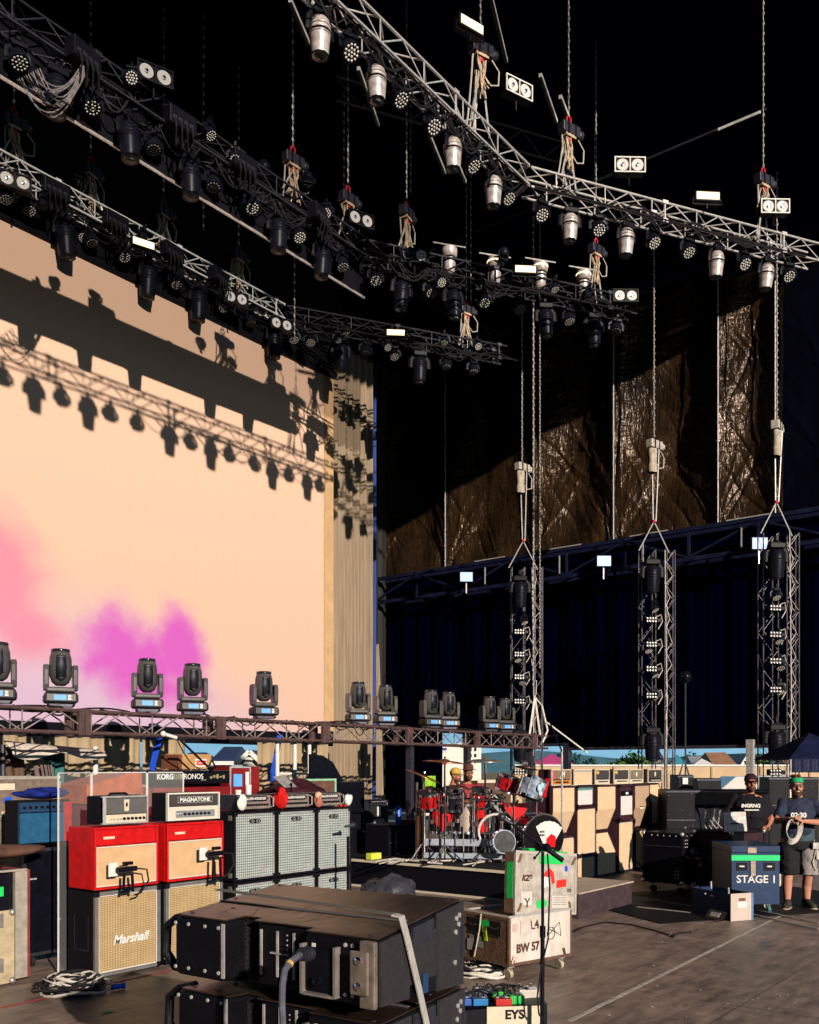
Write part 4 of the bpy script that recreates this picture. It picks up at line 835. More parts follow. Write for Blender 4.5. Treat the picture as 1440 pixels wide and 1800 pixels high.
# head 2
o, a, h = head('amplifier_head', 'amplifier head with brown top and white lower panel on the right red cabinet', 5.56, 6.19, 1.352, 1.615, RYA+.02, .25)
b = MB(); b.bb(-a, a, .03, .25, 0, h); b.build('cabinet', tolex, o, bevel=.012)
b = MB(); b.bb(-a+.015, a-.015, .01, .0298, .135, h-.015); b.build('front_panel', brownboard, o, bevel=.003)
b = MB(); b.bb(-a+.015, a-.015, .006, .0298, .013, .13); b.build('lower_panel', mat('cream_white', (.72, .64, .55), .5, 0, .06, 12), o)
b = MB(); frame(b, -a, a, 0, h, .0299, .014, .03); b.build('edge_trim', piping, o)
b = MB(); b.bb(-.22, .25, .0, .0058, .028, .092); b.build('control_panel', mat('brushed_panel', (.5, .52, .56), .3, .6, .2, 20), o)
knobs(o, [-.12+.048*k for k in range(7)], .06, .013, -.001); knobs(o, [-.19, -.16], .06, .008, -.001, chrome)
b = MB(); b.bb(-.2, .22, .004, .0098, .165, .225); b.build('name_plate', black, o); b = MB(); frame(b, -.2, .22, .165, .225, .0039, .005, .004); b.build('plate_edge', alu, o)
text('MAGNATONE', .052, white, o, FRONT(.01, .0025, .193), .002, 'lettering', bold=.002, xs=1.12)
# --- bass rig: three wide stacks
bx = [(6.36, 6.94), (6.955, 7.545), (7.56, 8.13)]
for i, (x0, x1) in enumerate(bx):
    for lvl in (0, 1):
        z0, z1 = (.02, .69) if lvl == 0 else (.705, 1.405)
        o = cab('bass_cabinet', f"{['left', 'middle', 'right'][i]} {'lower' if lvl == 0 else 'upper'} bass cabinet with silver mesh grille", x0, x1, z0, z1, RYA, .45, tolex, silvergrid, .022, alu, group='silver-grille bass cabinets')
        h = z1-z0
        b = MB()
        for dx, r in ((-.045, .034), (0, .036), (.045, .034)): b.lathe([(r, 0), (r, .004), (0, .005)], 16, 0, TR(dx, .011, h-.1, 90) @ Matrix.Diagonal((1, .62, 1, 1)))
        b.build('oval_badge', black, o)
        b = MB(); [b.lathe([(.022, 0), (.022, .003), (.016, .003), (.016, 0)], 14, 0, TR(dx, .005, h-.1, 90) @ Matrix.Diagonal((1, .62, 1, 1))) for dx in (-.035, .035)]; b.build('badge_ring', alu, o)
        if lvl: text('RBH 410', .028, alu, o, FRONT(.17, .008, .1), .002, 'model_plate') if False else None
        b = MB(); b.bb(.1, .2, .007, .0115, .075, .105); b.build('small_plate', alu, o)
        b = MB(); [b.box((-(x1-x0)/2+.005, .06, z), (.02, .05, .05)) for z in (.06, h-.06)]; b.build('side_corner', cornerm, o)
for i, (x0, x1) in enumerate(((6.44, 6.90), (7.04, 7.48), (7.60, 8.0))):
    o, a, h = head('bass_amplifier', f"{['left', 'middle', 'right'][i]} silver bass amplifier with white maker's lettering on the bass cabinets", x0, x1, 1.42, 1.575, RYA+.03, .3, 'bass amplifiers')
    b = MB(); b.bb(-a, a, .02, .3, 0, h); b.build('chassis', steel, o, bevel=.006); b = MB(); b.bb(-a+.005, a-.005, .01, .0198, .01, h-.01); b.build('front_panel', mat('warm_panel', (.40, .33, .29), .4, .5, .2, 14) if i == 0 else bpy.data.materials['warm_panel'], o)
    b = MB(); b.prism([(-a*.82, .118), (-a*.7, .145), (a*.7, .145), (a*.82, .118), (a*.7, .09), (-a*.7, .09)], 0, .004, 0, FRONT(0, .0095, -.005)); b.build('name_plate', black, o)
    text('GALLIEN-KRUEGER', .036, white, o, FRONT(0, .004, .113), .0015, 'lettering', bold=.001, xs=.98*a/.22)
    knobs(o, [-a*.75+a*1.5*k/9 for k in range(10)], .05, .012, .008)
    b = MB(); [b.tube([(s*(a-.01), .0, .02), (s*(a-.01), -.04, .03), (s*(a-.01), -.04, .12), (s*(a-.01), .0, .13)], .008, 6) for s in (-1, 1)]; b.build('rack_handle', alu, o)
# hats, cloths and trinkets on the bass amps
def softblob(name, label, cat, p, sz, m, seed, lumps=.25, group=None):
    rnd = random.Random(seed); ph = [rnd.uniform(0, 6) for _ in range(6)]
    b = MB(); nu, nv = 20, 10
    def fn(u, v):
        th = 6.283*u; fi = math.pi*v; k = 1+lumps*(math.sin(3*th+ph[0])*math.sin(2*fi+ph[1])+.6*math.sin(7*th+ph[2]+fi*3)*math.sin(fi))
        return (sz[0]*k*math.sin(fi)*math.cos(th), sz[1]*k*math.sin(fi)*math.sin(th), sz[2]*(1-math.cos(fi))*(.5 if 1 else 1)*k)
    b.grid(fn, nu, nv); return tag(b.build(name, m, smooth='all', loc=p), label, cat, group)
softblob('red_cloth', 'bright red cloth bunched between the left and middle bass amplifiers', 'cloth', (6.97, 7.12, 1.415), (.05, .09, .19), mat('red_cloth', (.75, .01, .012), .8, 0, .2, 10), 1)
o = softblob('white_rag', 'white folded cloth hung at the left end of the bass amplifiers', 'cloth', (6.42, 7.11, 1.42), (.06, .03, .155), white, 2, .12)
o = softblob('doll', 'small pale and red soft toy between the middle and right bass amplifiers', 'toy', (7.54, 7.12, 1.415), (.045, .05, .13), mat('toy_cloth', (.7, .42, .32), .8, 0, .5, 8, c2=(.7, .08, .06)), 3)
b = MB(); b.ball((0, 0, .13), .045, n=10, k=8); h_ = b.build('head', mat('toy_face', (.72, .45, .3), .7), o, smooth='all')
o = softblob('white_rag', 'white crumpled cloth at the right end of the bass amplifiers', 'cloth', (8.03, 7.12, 1.415), (.05, .04, .13), white, 4, .2)
for x, h in ((6.66, .1), (6.52, .05)):
    b = MB(); b.lathe([(.03, 0), (.033, h*.9), (.03, h)], 12); tag(b.build('paper_cup' if h > .06 else 'tape_roll', white, loc=(x, 7.28, 1.576), smooth=True), 'tall white cup standing on the left bass amplifier' if h > .06 else 'short white roll on the left bass amplifier', 'cup' if h > .06 else 'tape')
# --- microphones at the cabinets
def mic_stand(label, base, pts, mic_at, r=.011, rnd_base=False, legs=.28, micm=black, clip=True):
    o = thing('microphone_stand', label, 'microphone stand', base)
    b = MB(); b.tube([(0, 0, .04)]+[Vector(p)-Vector(base) for p in pts[:1]], r*1.3, 8); b.build('pole', blackgloss, o, smooth=True)
    b = MB(); b.tube([Vector(p)-Vector(base) for p in pts], r, 8); b.build('boom', blackgloss, o, smooth=True)
    if rnd_base: b = MB(); b.lathe([(0, 0), (legs, 0), (legs, .02), (.03, .04), (0, .04)], 20); b.build('base', black, o, smooth=True)
    else:
        for k in range(3): b = MB(); a = 2.1*k+.5; b.tube([(0, 0, legs*.55), (legs*math.cos(a), legs*math.sin(a), .01)], .011, 6); b.build('leg', black, o, smooth=True)
    d = (Vector(mic_at[1])-Vector(mic_at[0])).normalized(); p = Vector(mic_at[0])-Vector(base); L = (Vector(mic_at[1])-Vector(mic_at[0])).length
    T = Matrix.Translation(p) @ d.to_track_quat('Z', 'Y').to_matrix().to_4x4()
    b = MB(); b.lathe([(0, 0), (.014, 0), (.02, L*.7), (.026, L*.72)], 12, 0, T); mc = b.build('microphone', micm, o, smooth=True); b = MB(); b.lathe([(.027, L*.72), (.03, L*.85), (.022, L*.98), (0, L)], 12, 0, T); b.build('grille', steel, mc, smooth=True)
    return o
def cabmic(label, x, z, side):
    o = thing('amp_microphone', label, 'microphone', (x, 6.98, .765))
    b = MB(); [b.tube([(dx, .0, 0.0), (dx*.8, 0, z-.765-.04)], .014, 6) for dx in (-.05, .05)]; b.tube([(-.05, 0, .03), (.05, 0, .03)], .02, 6); b.build('short_stand', black, o)
    b = MB(); b.box((0, .02, z-.765), (.19, .06, .045)); b.box((.01, .02, z-.765+.05), (.09, .05, .03), 0, TR(0, 0, 0)); b.build('microphone', blackgloss, o, bevel=.01)
    b = MB(); b.box((-.1*side, .08, z-.765), (.09, .012, .12)); b.build('tape_patch', white, o)
    b = MB(); b.tube([(.09, .0, z-.765), (.18, -.02, z-.78), (.2, -.02, z-.88), (.12, -.02, z-.98), (.06, 0, z-1.0)], .008, 6); b.build('cord', cablem, o)
cabmic('black microphone clamped before the left red cabinet with a looping cord', 4.98, .965, 1); cabmic('black microphone taped at the right edge of the right red cabinet', 5.98, 1.03, 1)
# stage mic stands
p0 = Vector((8.05, 6.85, 0)); t1 = onY(612, 1470, 6.85); t2 = onY(612, 1453, 6.85)
mic_stand('microphone stand with a bulbous vintage microphone before the right bass cabinet', (t1.x, 6.85, 0), [(t1.x, 6.85, t1.z)], (t2+Vector((-.05, -.0, 0)), t2+Vector((.09, -.02, .02))), .012, False, .25, mat('mic_teal', (.1, .16, .17), .3, .6, .2, 9))
t = onZ(953, 1815); base = (t.x, t.y, 0); D = t.x*FW[0]+t.y*FW[1]
top = onD(954, 1497, D); e1 = onD(898, 1447, D+.02); e0 = onD(990, 1513, D-.02)
o = thing('microphone_stand', 'tall black boom microphone stand in the right foreground', 'microphone stand', base)
bs = Vector(base)
b = MB(); b.tube([(0, 0, .03), top-bs+Vector((0, 0, -.55))], .0155, 10); b.build('pole', blackgloss, o, smooth=True); b = MB(); b.tube([top-bs+Vector((0, 0, -.56)), top-bs], .011, 10); b.tube([top-bs+Vector((0, 0, -.6)), top-bs+Vector((0, 0, -.52))], .021, 10); b.build('upper_pole', blackgloss, o, smooth=True)
b = MB(); b.tube([e1-bs, e0-bs], .010, 10); b.tube([e0-bs+(e1-e0)*.45, e0-bs], .018, 10); bo = b.build('boom', blackgloss, o, smooth=True)
b = MB(); b.tube([top-bs+Vector((0, .05, .03)), top-bs+Vector((0, -.05, .03))], .028, 10); b.tube([top-bs+Vector((0, 0, .02)), onD(941, 1507, D)-bs], .006, 6); b.ball(onD(940, 1508, D)-bs, .012, n=8, k=6); b.build('clutch', black, o, smooth=True)
b = MB(); b.tube([onD(900, 1448, D)-bs, onD(886, 1440, D)-bs], .016, 10); b.ball(onD(882, 1436, D)-bs, .03, n=12, k=8); b.build('microphone', steel, o, smooth=True)
b = MB(); b.lathe([(0, 0), (.15, 0), (.15, .02), (.03, .035), (0, .035)], 24); b.build('base', black, o, smooth=True)
b = MB(); b.tube([onD(956, 1500, D)-bs+Vector((0, -.03, 0))]+[onD(x, y, D)-bs+Vector((0, -.03, 0)) for x, y in ((960, 1560), (957, 1650), (945, 1700), (938, 1750), (941, 1782), (956, 1802))], .006, 6); b.build('cord', cablem, o, smooth=True)

# --- left edge: cases, small combo, plexiglass
casegrey = mat('grey_case', (.20, .15, .115), .7, 0, .35, 20, .2, 120)
edge = mat('case_edge', (.62, .56, .47), .4, .5, .25, 12)
def flight_case(name, label, x0, x1, y0, y1, z0, z1, m, e=edge, wheels=True, rz=0, latch=True, group=None, ew=.025, ball=True):
    cx, cy = (x0+x1)/2, (y0+y1)/2; o = thing(name, label, 'flight case', (cx, cy, 0), rz, group); a, c = (x1-x0)/2, (y1-y0)/2
    b = MB(); b.bb(-a, a, -c, c, z0, z1); b.build('body', m, o)
    b = MB(); t = .004
    for sx in (-1, 1):
        for sy in (-1, 1): b.bb(sx*a-(ew if sx > 0 else -t) if sx > 0 else sx*a-t, sx*a+t if sx > 0 else sx*a+ew, sy*c-ew if sy > 0 else sy*c-t, sy*c+t if sy > 0 else sy*c+ew, z0+.02, z1-.02)
    for z in (z0, z1):
        zl, zh = (z-t, z+ew) if z == z0 else (z-ew, z+t)
        for s in (-1, 1):
            b.bb(-a+ew, a-ew, s*c-ew if s > 0 else s*c-t*1.1, s*c+t*1.1 if s > 0 else s*c+ew, zl, zh); b.bb(s*a-ew if s > 0 else s*a-t*1.1, s*a+t*1.1 if s > 0 else s*a+ew, -c+ew, c-ew, zl, zh)
    b.build('edging', e, o)
    if ball:
        b = MB(); [b.ball((sx*a*.985, sy*c*.98, z), .035, n=8, k=6) for sx in (-1, 1) for sy in (-1, 1) for z in (z0+.012, z1-.012)]; b.build('ball_corner', cornerm, o, smooth='all')
    if wheels:
        for sx in (-1, 1):
            for sy in (-1, 1):
                b = MB(); b.bb(sx*(a-.1)-.035, sx*(a-.1)+.035, sy*(c-.1)-.035, sy*(c-.1)+.035, z0-.03, z0); fk = b.build('caster', steel, o); b = MB(); b.lathe([(.02, -.02), (.05, -.02), (.055, 0), (.05, .02), (.02, .02)], 14, 0, TR(sx*(a-.1)+.03, sy*(c-.1), .055, 0, 90)); b.build('wheel', rubber, fk, smooth=True)
    return o, a, c
def patch(o, pts, m, name, M, th=.002): b = MB(); b.prism(pts, 0, th, 0, M); return b.build(name, m, o)
R4 = lambda x0, x1, z0, z1, s=0: [(x0, z0), (x1, z0+s), (x1+s*.2, z1+s), (x0+s*.2, z1)]
p0 = onY(0, 1365, 8.9); p1 = onY(106, 1365, 8.9); q1 = onY(106, 1440, 8.9)
o, a, c = flight_case('flight_case', 'brown-grey case side with paper labels at the left edge, tall behind the blue combo', p1.x-1.25, p1.x, 8.9, 9.5, .14, p1.z, casegrey)
hz = p1.z
patch(o, R4(.02-.1, .22-.1, hz-.13, hz-.065), offwhite, 'label', FRONT(0, -c-.005, 0)); patch(o, R4(.12, .36, hz-.30, hz-.24, -.015), white, 'label', FRONT(0, -c-.005, 0)); patch(o, [(.05+.05*math.cos(k*.6283), hz-.24+.045*math.sin(k*.6283)) for k in range(10)], bluetape, 'round_label', FRONT(0, -c-.005, 0)); text('AndB', .13, offwhite, o, FRONT(.02, -c-.006, hz-.36), .002, 'marker_writing', shear=.3); patch(o, R4(-.2, -.06, hz-.40, hz-.28, .02), white, 'label', FRONT(0, -c-.005, 0))
# black case under the combo
p0 = onY(56, 1492, 8.0); p1 = onY(136, 1482, 8.0)
o, a, c = flight_case('flight_case', 'black case with blue-tinted lid under the small blue combo', 4.62, 5.5, 8.05, 8.7, .12, 1.1, blackgloss, steel)
b = MB(); b.bb(-a+.03, -a+.12, -c-.012, -c-.005, .82, .835); b.bb(-.1, .03, -c-.012, -c-.005, .42, .43); b.build('latch', alu, o)
o = thing('combo_amplifier', 'small blue-fronted combo amplifier in red vinyl on a black case', 'amplifier', (4.86, 8.2, 1.125), 0.0)
bluecloth = mat('blue_front', (.015, .10, .21), .6, 0, .3, 14)
b = MB(); b.bb(-.2, .35, .03, .26, 0, .42); b.build('cabinet', tolex, o, bevel=.01); b = MB(); b.bb(-.19, .26, .0, .0298, .02, .30); b.build('grille', bluecloth, o); b = MB(); b.bb(-.19, .26, .004, .0298, .31, .40); b.build('control_panel', mat('blue_panel', (.015, .05, .12), .5, 0, .2, 10), o); knobs(o, [-.15+.06*k for k in range(7)], .355, .014, .002); b = MB(); b.bb(.262, .345, .004, .0298, .02, .40); b.build('red_post', redvinyl, o)
softblob('dark_jacket', 'dark cloth with a blue fold lying on the small combo', 'cloth', (4.98, 8.33, 1.55), (.27, .12, .1), mat('jacket', (.012, .01, .02), .8, 0, .5, 7, c2=(.015, .04, .4)), 9, .2)
o = thing('rack_case', 'open equipment rack with cream door and green tape at the left edge', 'rack', (3.93, 7.62, -.08))
b = MB(); b.bb(-.42, .42, .04, .62, .1, 1.04); b.build('body', black, o); b = MB(); b.bb(.36, .47, -.01, .03, .12, 1.04); b.bb(-.45, .47, -.01, .03, 1.042, 1.06); b.build('frame', edge, o); b = MB(); b.bb(.472, .5, 0, .5, .12, 1.05); b.build('side_edge', mat('maroon_edge', (.25, .04, .04), .5), o)
b = MB(); b.bb(-.42, .34, -.03, -.012, .1, .72); dr = b.build('door', mat('cream_door', (.50, .40, .26), .55, 0, .25, 9), o)
b = MB()
for z in (.2, .58): b.bb(.1, .24, -.042, -.031, z, z+.12)
b.build('butterfly_latch', cornerm, dr, bevel=.008); b = MB(); [b.bb(.16, .19, -.036, -.031, .36+.03*k, .38+.03*k) for k in range(6)]; b.build('vent_slot', brownwood, dr)
b = MB(); [b.ball((x, -.03, z), .03, n=8, k=6) for x in (.32, -.2) for z in (.12, .7)]; b.build('ball_corner', cornerm, dr, smooth='all')
b = MB(); b.bb(.06, .26, .0, .03, .84, .92); b.build('green_tape', greentape, o); b = MB(); [b.bb(-.35+.12*k, -.28+.12*k, .03, .039, z, z+.05) for k in range(5) for z in (.78, .94)]; b.build('patch_panel', aludull, o)
o = softblob('leather_pad', 'rolled dark leather bag lying on the rack at the left edge', 'bag', (4.25, 7.8, 1.062), (.4, .15, .12), mat('leather', (.12, .06, .045), .4, 0, .5, 6), 12, .08)
# shield
glass, n_, l_, b_ = newmat('clear_acrylic'); b_.inputs['Base Color'].default_value = (.9, .95, .95, 1); b_.inputs['Roughness'].default_value = .04
tr = n_.new('ShaderNodeBsdfTransparent'); tr.inputs[0].default_value = (.93, .96, .97, 1); mx = n_.new('ShaderNodeMixShader'); mx.inputs[0].default_value = .07; l_.new(tr.outputs[0], mx.inputs[1]); l_.new(b_.outputs[0], mx.inputs[2]); l_.new(mx.outputs[0], n_['Material Output'].inputs[0])
edgem = mat('acrylic_edge', (.75, .72, .7), .2, 0, .1, 10)
pts = [Vector((4.70, 7.62, 0)), Vector((5.22, 7.9, 0)), Vector((5.86, 7.9, 0)), Vector((6.1, 7.62, 0))]
for i in range(3):
    p, q = pts[i], pts[i+1]; d = q-p; L = d.length; o = thing('acrylic_shield', f"clear acrylic drum-shield panel behind the red stacks, {['left one beside the case', 'middle one', 'right one by the keyboard'][i]}", 'acrylic panel', p, math.atan2(d.y, d.x), 'clear shield panels')
    b = MB(); b.bb(.012, L-.012, -.004, .004, .01, 1.80); b.build('panel', glass, o); b = MB(); b.bb(0, .0118, -.006, .006, .01, 1.80); b.bb(L-.0118, L, -.006, .006, .01, 1.8); b.bb(.0118, L-.0118, -.006, .006, 1.801, 1.81); b.build('polished_edge', edgem, o)
# keyboard rig
o = thing('keyboard', 'black synthesizer with white lettering on its back, over a red stand', 'keyboard', (7.3, 9.0, 1.66), .0)
b = MB(); b.bb(-.62, .62, 0, .34, 0, .16); b.build('case', blackgloss, o, bevel=.012)
text('KORG', .085, white, o, FRONT(-.37, -.003, .085), .002, 'lettering', bold=.004); text('KRONOS', .09, white, o, FRONT(.02, -.003, .085), .002, 'lettering', bold=.001, xs=.95)
b = MB(); [b.bb(.3+.05*k, .335+.05*k, -.006, -.001, .06+.012*(k % 2), .09+.012*(k % 3)) for k in range(5)]; b.bb(.16, .24, -.006, -.001, .04, .05); [b.bb(-.24+.03*k, -.225+.03*k, -.005, -.001, .05, .12) for k in range(4)]; b.build('rear_socket', mat('gold_socket', (.5, .42, .2), .4, .5, .3, 20), o)
o = thing('keyboard_stand', 'dark red keyboard stand and organ body under the synthesizer', 'organ', (7.3, 9.05, 0)); wine = mat('wine_red', (.22, .012, .014), .4, 0, .35, 6)
b = MB(); b.bb(-.48, .66, 0, .5, 1.3, 1.62); b.build('body', wine, o, bevel=.015); b = MB(); b.bb(-.6, -.5, .05, .5, 0.02, 1.62); b.bb(.67, .72, .05, .5, .02, 1.62); b.build('side_panel', wine, o); b = MB(); b.bb(-.48, .66, .1, .45, .02, 1.28); b.build('lower_panel', black, o); b = MB(); b.tube([(-.3, -.02, 1.38), (.3, -.02, 1.38)], .008, 6); b.build('red_light_strip', redtape, o)
o = thing('organ', 'orange-brown organ with a slanting side left of the synthesizer', 'organ', (6.38, 9.1, 0)); orange = mat('orange_wood', (.48, .09, .02), .45, 0, .4, 6)
b = MB(); b.prism([(-.42, 1.45), (.32, 1.45), (.32, 1.78), (.2, 1.8), (-.42, 1.66)], 0, .6, 0, FRONT(0, .6, 0)); b.build('body', orange, o, bevel=.008); b = MB(); b.bb(-.4, .3, .02, .58, .02, 1.448); b.build('base_cabinet', wine, o)
b = MB(); b.bb(-.36, .27, -.012, -.002, 1.47, 1.55); b.build('lower_rail', blackgloss, o)
p = onY(343, 1352, 9.4)
o = thing('carton', 'brown cardboard carton with a red and white label behind the synthesizer', 'box', (p.x, 9.4, p.z), .1); kraft = mat('kraft_card', (.55, .30, .12), .8, 0, .2, 9)
b = MB(); b.bb(-.22, .29, 0, .3, 0, .19); b.build('box', kraft, o, bevel=.004); b = MB(); b.bb(-.28, -.221, .0, .3, .0, .18); b.build('end_flap', mat('card_dark', (.2, .07, .04), .8), o); b = MB(); b.bb(.0, .2, -.005, -.001, .03, .13); lb = b.build('label', white, o); b = MB(); b.bb(.02, .19, -.008, -.0055, .05, .11); b.build('red_band', redtape, lb); text('Supreme', .04, white, o, FRONT(.105, -.0095, .08), .001, 'lettering')
p = Vector((p.x, 9.35, p.z-.22)); b = MB(); b.bb(-.45, .5, -.02, .38, 0, .2); tag(b.build('riser_box', black, loc=p+Vector((.05, .12, 0))), 'black box under the brown carton', 'box')
# boom mic at keyboard
m0 = onY(310, 1297, 9.0); m1 = onY(287, 1290, 9.0)
k0, k1 = onY(368, 1350, 9.0), onY(378, 1345, 9.0)
o = thing('microphone_boom', 'white-headed microphone on a black boom over the synthesizer', 'microphone stand', (k0.x, 8.95, 1.83)); bs = Vector((k0.x, 8.95, 1.83))
b = MB(); b.tube([k0-bs, onY(318, 1302, 8.95)-bs], .014, 8); b.build('boom', blackgloss, o, smooth=True); b = MB(); b.tube([m0-bs, m1-bs], .022, 10); b.ball(m1-bs, .035, n=12, k=8); b.build('microphone', white, o, smooth=True); b = MB(); b.tube([k0-bs, (.0, 0, -.0)], .03, 8); b.tube([(-.06, 0, .02), (0, 0, .12), (.06, 0, .02)], .014, 6); b.build('clamp', black, o); b = MB(); b.tube(sag(m0-bs, k0-bs, .14), .007, 5); b.build('cord', cablem, o)
# rig of small boxes right of the keyboard
o = thing('effects_rack', 'small rack with blue screen and silver trim right of the synthesizer', 'rack', (8.35, 9.2, 1.25)); b = MB(); b.bb(-.26, .26, 0, .4, 0, .62); b.build('body', wine, o); b = MB(); frame(b, -.26, .1, 0.2, .62, -.001, .02, .012); b.build('frame', alu, o); b = MB(); b.bb(-.2, -.06, -.02, -.013, .36, .52); b.build('screen', displayblue, o); b = MB(); b.bb(.0, .06, -.02, -.013, .05, .55); b.build('fader_strip', white, o)
b = MB(); b.bb(-.3, .3, 0, .5, 0, 1.24); tag(b.build('stand_crate', black, loc=(8.35, 9.2, 0)), 'black crate carrying the small rack beside the synthesizer', 'crate')
o = thing('grand_piano_shell', 'black piano shell with its lid raised behind the white truss stand', 'piano', (11.3, 10.3, 0)); b = MB(); b.bb(-.9, .75, 0, .6, 1.1, 1.62); b.build('body', blackgloss, o, bevel=.02); b = MB(); b.prism([(-.1, 1.62), (.72, 1.62), (.45, 1.95), (.2, 2.06), (-.1, 2.08)], 0, .05, 0, FRONT(0, .5, 0)); b.build('raised_lid', blackgloss, o, bevel=.01); b = MB(); b.bb(-.85, .7, .05, .55, 0, 1.08); b.build('lower_case', black, o); b = MB(); [b.bb(-.88+.1*k, -.82+.1*k, -.01, -.001, 1.2, 1.25) for k in range(12)]; b.build('red_lamp', redtape, o)
o = thing('road_case', 'brown case with a green corner edge behind the bass amplifiers', 'flight case', (10.1, 9.6, 0)); b = MB(); b.bb(-.45, .45, 0, .4, .1, 1.68); b.build('body', mat('brown_panel', (.14, .07, .05), .6, 0, .3, 8), o); b = MB(); b.bb(.42, .455, -.01, -.001, .1, 1.69); b.bb(-.2, .42, -.01, -.001, 1.66, 1.69); b.build('pale_edging', mat('green_edge', (.3, .55, .35), .5), o)
o = softblob('dark_bundle', 'dark wine-coloured covered gear heaped behind the left bass amplifier', 'covered gear', (8.7, 8.6, 1.15), (.55, .3, .52), mat('wine_cover', (.05, .012, .02), .6, 0, .5, 6), 14, .12); b = MB(); b.bb(-.5, .5, -.2, .25, 0, 1.2); tag(b.build('equipment_case', black, loc=(8.7, 8.65, 0)), 'black case carrying the heap of covered gear behind the bass amplifiers', 'flight case')
b = MB(); b.bb(-.16, .16, -.005, .005, 0, .2, 0, TR(0, 0, 0, -50, 0, 20)); o = thing('music_stand', 'tilted grey music stand desk behind the middle bass amplifier', 'music stand', (8.0, 8.0, 1.62)); b.build('desk', aludull, o); b = MB(); b.tube([(0, 0, .05), (0, .05, -1.6)], .015, 6); b.build('pole', black, o); b = MB(); [b.tube([(0, .05, -1.3), (.3*math.cos(a), .05+.3*math.sin(a), -1.61)], .012, 6) for a in (.3, 2.4, 4.5)]; b.build('tripod', black, o)
# covered canopy / monitor world, upstage left
o = thing('draped_canopy', 'small canopy with white cloth draped over its frame at the left edge', 'canopy', (7.0, 12.6, 0))
pa, pb = onY(5, 1300, 12.6), onY(170, 1310, 12.6)
clothw = drape_mat('white_sheet', (.72, .62, .55), .8)
b = MB(); b.grid(lambda u, v: (pa.x-7.0+(pb.x-pa.x)*u, -.02-.25*math.sin(v*1.57)-.012*math.sin(u*23+v*3), pa.z-.02-.10*u-.22*v*(1-.5*u)-.05*math.sin(u*6.28*1.5)*v), 40, 8); b.build('cloth', clothw, o, smooth='all', solid=.012)
for x, m in ((pa.x-7.0, steel), (pb.x-7.0-.02, white)): b = MB(); b.tube([(x, 0, 0), (x, 0, pb.z-.02)], .04, 8); b.build('pole', m, o)
b = MB(); b.grid(lambda u, v: (-.35+.62*u, .1+.05*math.sin(u*20+v*5), .9+1.25*v), 24, 6); b.build('brown_cover', drape_mat('brown_cover', (.10, .05, .025), .6), o, smooth='all', solid=.01)
b = MB(); b.grid(lambda u, v: (.62+.36*u, .12+.04*math.sin(u*14), .5+1.6*v), 16, 4); b.build('green_cloth', drape_mat('teal_cloth', (.02, .16, .15), .7), o, smooth='all', solid=.01)
b = MB(); b.bb(-1.5, -.1, .2, .7, 1.0, 1.55); b.build('dark_desk', black, o); b = MB(); b.bb(-1.5, -.15, .16, .19, 1.55, 1.72); b.build('mixing_console', mat('console_blue', (.02, .04, .08), .35, .3, .6, 12), o)
b = MB(); rnd = random.Random(8)
for k in range(14): x = .35+.3*rnd.random(); b.tube([(x, .0, 1.95), (x+.06, -.05, 1.5), (x-.05, -.06, 1.1), (x+.05, -.04, .6)], .014, 5)
b.build('hanging_cable', mat('cable_teal', (.03, .10, .12), .4, 0, .6, 6, c2=(.25, .12, .1)), o)

# --- centre: duffel, black amps, riser
softblob('soft_bag', 'crumpled black gear bag lying right of the bass cabinets', 'bag', (9.6, 7.75, 0), (.42, .28, .42), mat('bag_nylon', (.045, .045, .06), .45, 0, .5, 5, 1., 14), 21, .16)
for i, (px0, px1, py, lb) in enumerate(((625, 652, 1407, 'black cabinet right of the bass amplifiers, the left one'), (650, 684, 1407, 'black cabinet with a silver badge left of the drum kit'))):
    y = 10.9; p0, p1 = onY(px0, py, y), onY(px1, py, y)
    o = cab('guitar_cabinet', lb, p0.x, p1.x-.02, .05, p0.z, y, .4, tolex, mat('dark_grille', (.02, .02, .025), .8, 0, .3, 40) if i == 0 else bpy.data.materials['dark_grille'], .02, steel if i == 0 else alu, group=None)
    if i: b = MB(); hh = p0.z-.05; b.prism([(-.16, hh-.42), (-.12, hh-.34), (.12, hh-.34), (.16, hh-.42), (.12, hh-.5), (-.12, hh-.5)], 0, .02, 0, FRONT(0, .01, 0)); b.build('badge', aludull, o); b = MB(); b.bb(-.05, .05, .0, .01, hh-.3, hh-.12); b.build('handle_strip', white, o)
o = thing('drum_riser', 'black drum riser with a pale front edge', 'riser', (11.13, 7.6, 0))
rz = .43; carpet = mat('black_carpet', (.016, .014, .018), .85, 0, .4, 14)
b = MB(); b.prism([(0, -.85), (1.6, -.85), (1.6, 0), (3.6, 0), (3.6, 3.9), (0, 3.9)], .02, rz-.02); b.build('skirt', black, o); b = MB(); b.prism([(-.02, -.87), (1.62, -.87), (1.62, -.02), (3.6, -.02), (3.6, 3.9), (-.02, 3.9)], rz-.018, rz); b.build('deck', carpet, o); b = MB(); b.bb(-.035, -.021, -.87, 3.9, rz-.045, rz-.005); b.bb(-.035, -.021, -.87, 3.9, .0, .03); b.build('edge_strip', offwhite, o)
o = thing('step_block', 'two-tier brown-black stage steps in front of the drum riser', 'steps', (10.35, 5.42, 0)); stepm = mat('purple_black_ply', (.06, .038, .045), .6, 0, .4, 10)
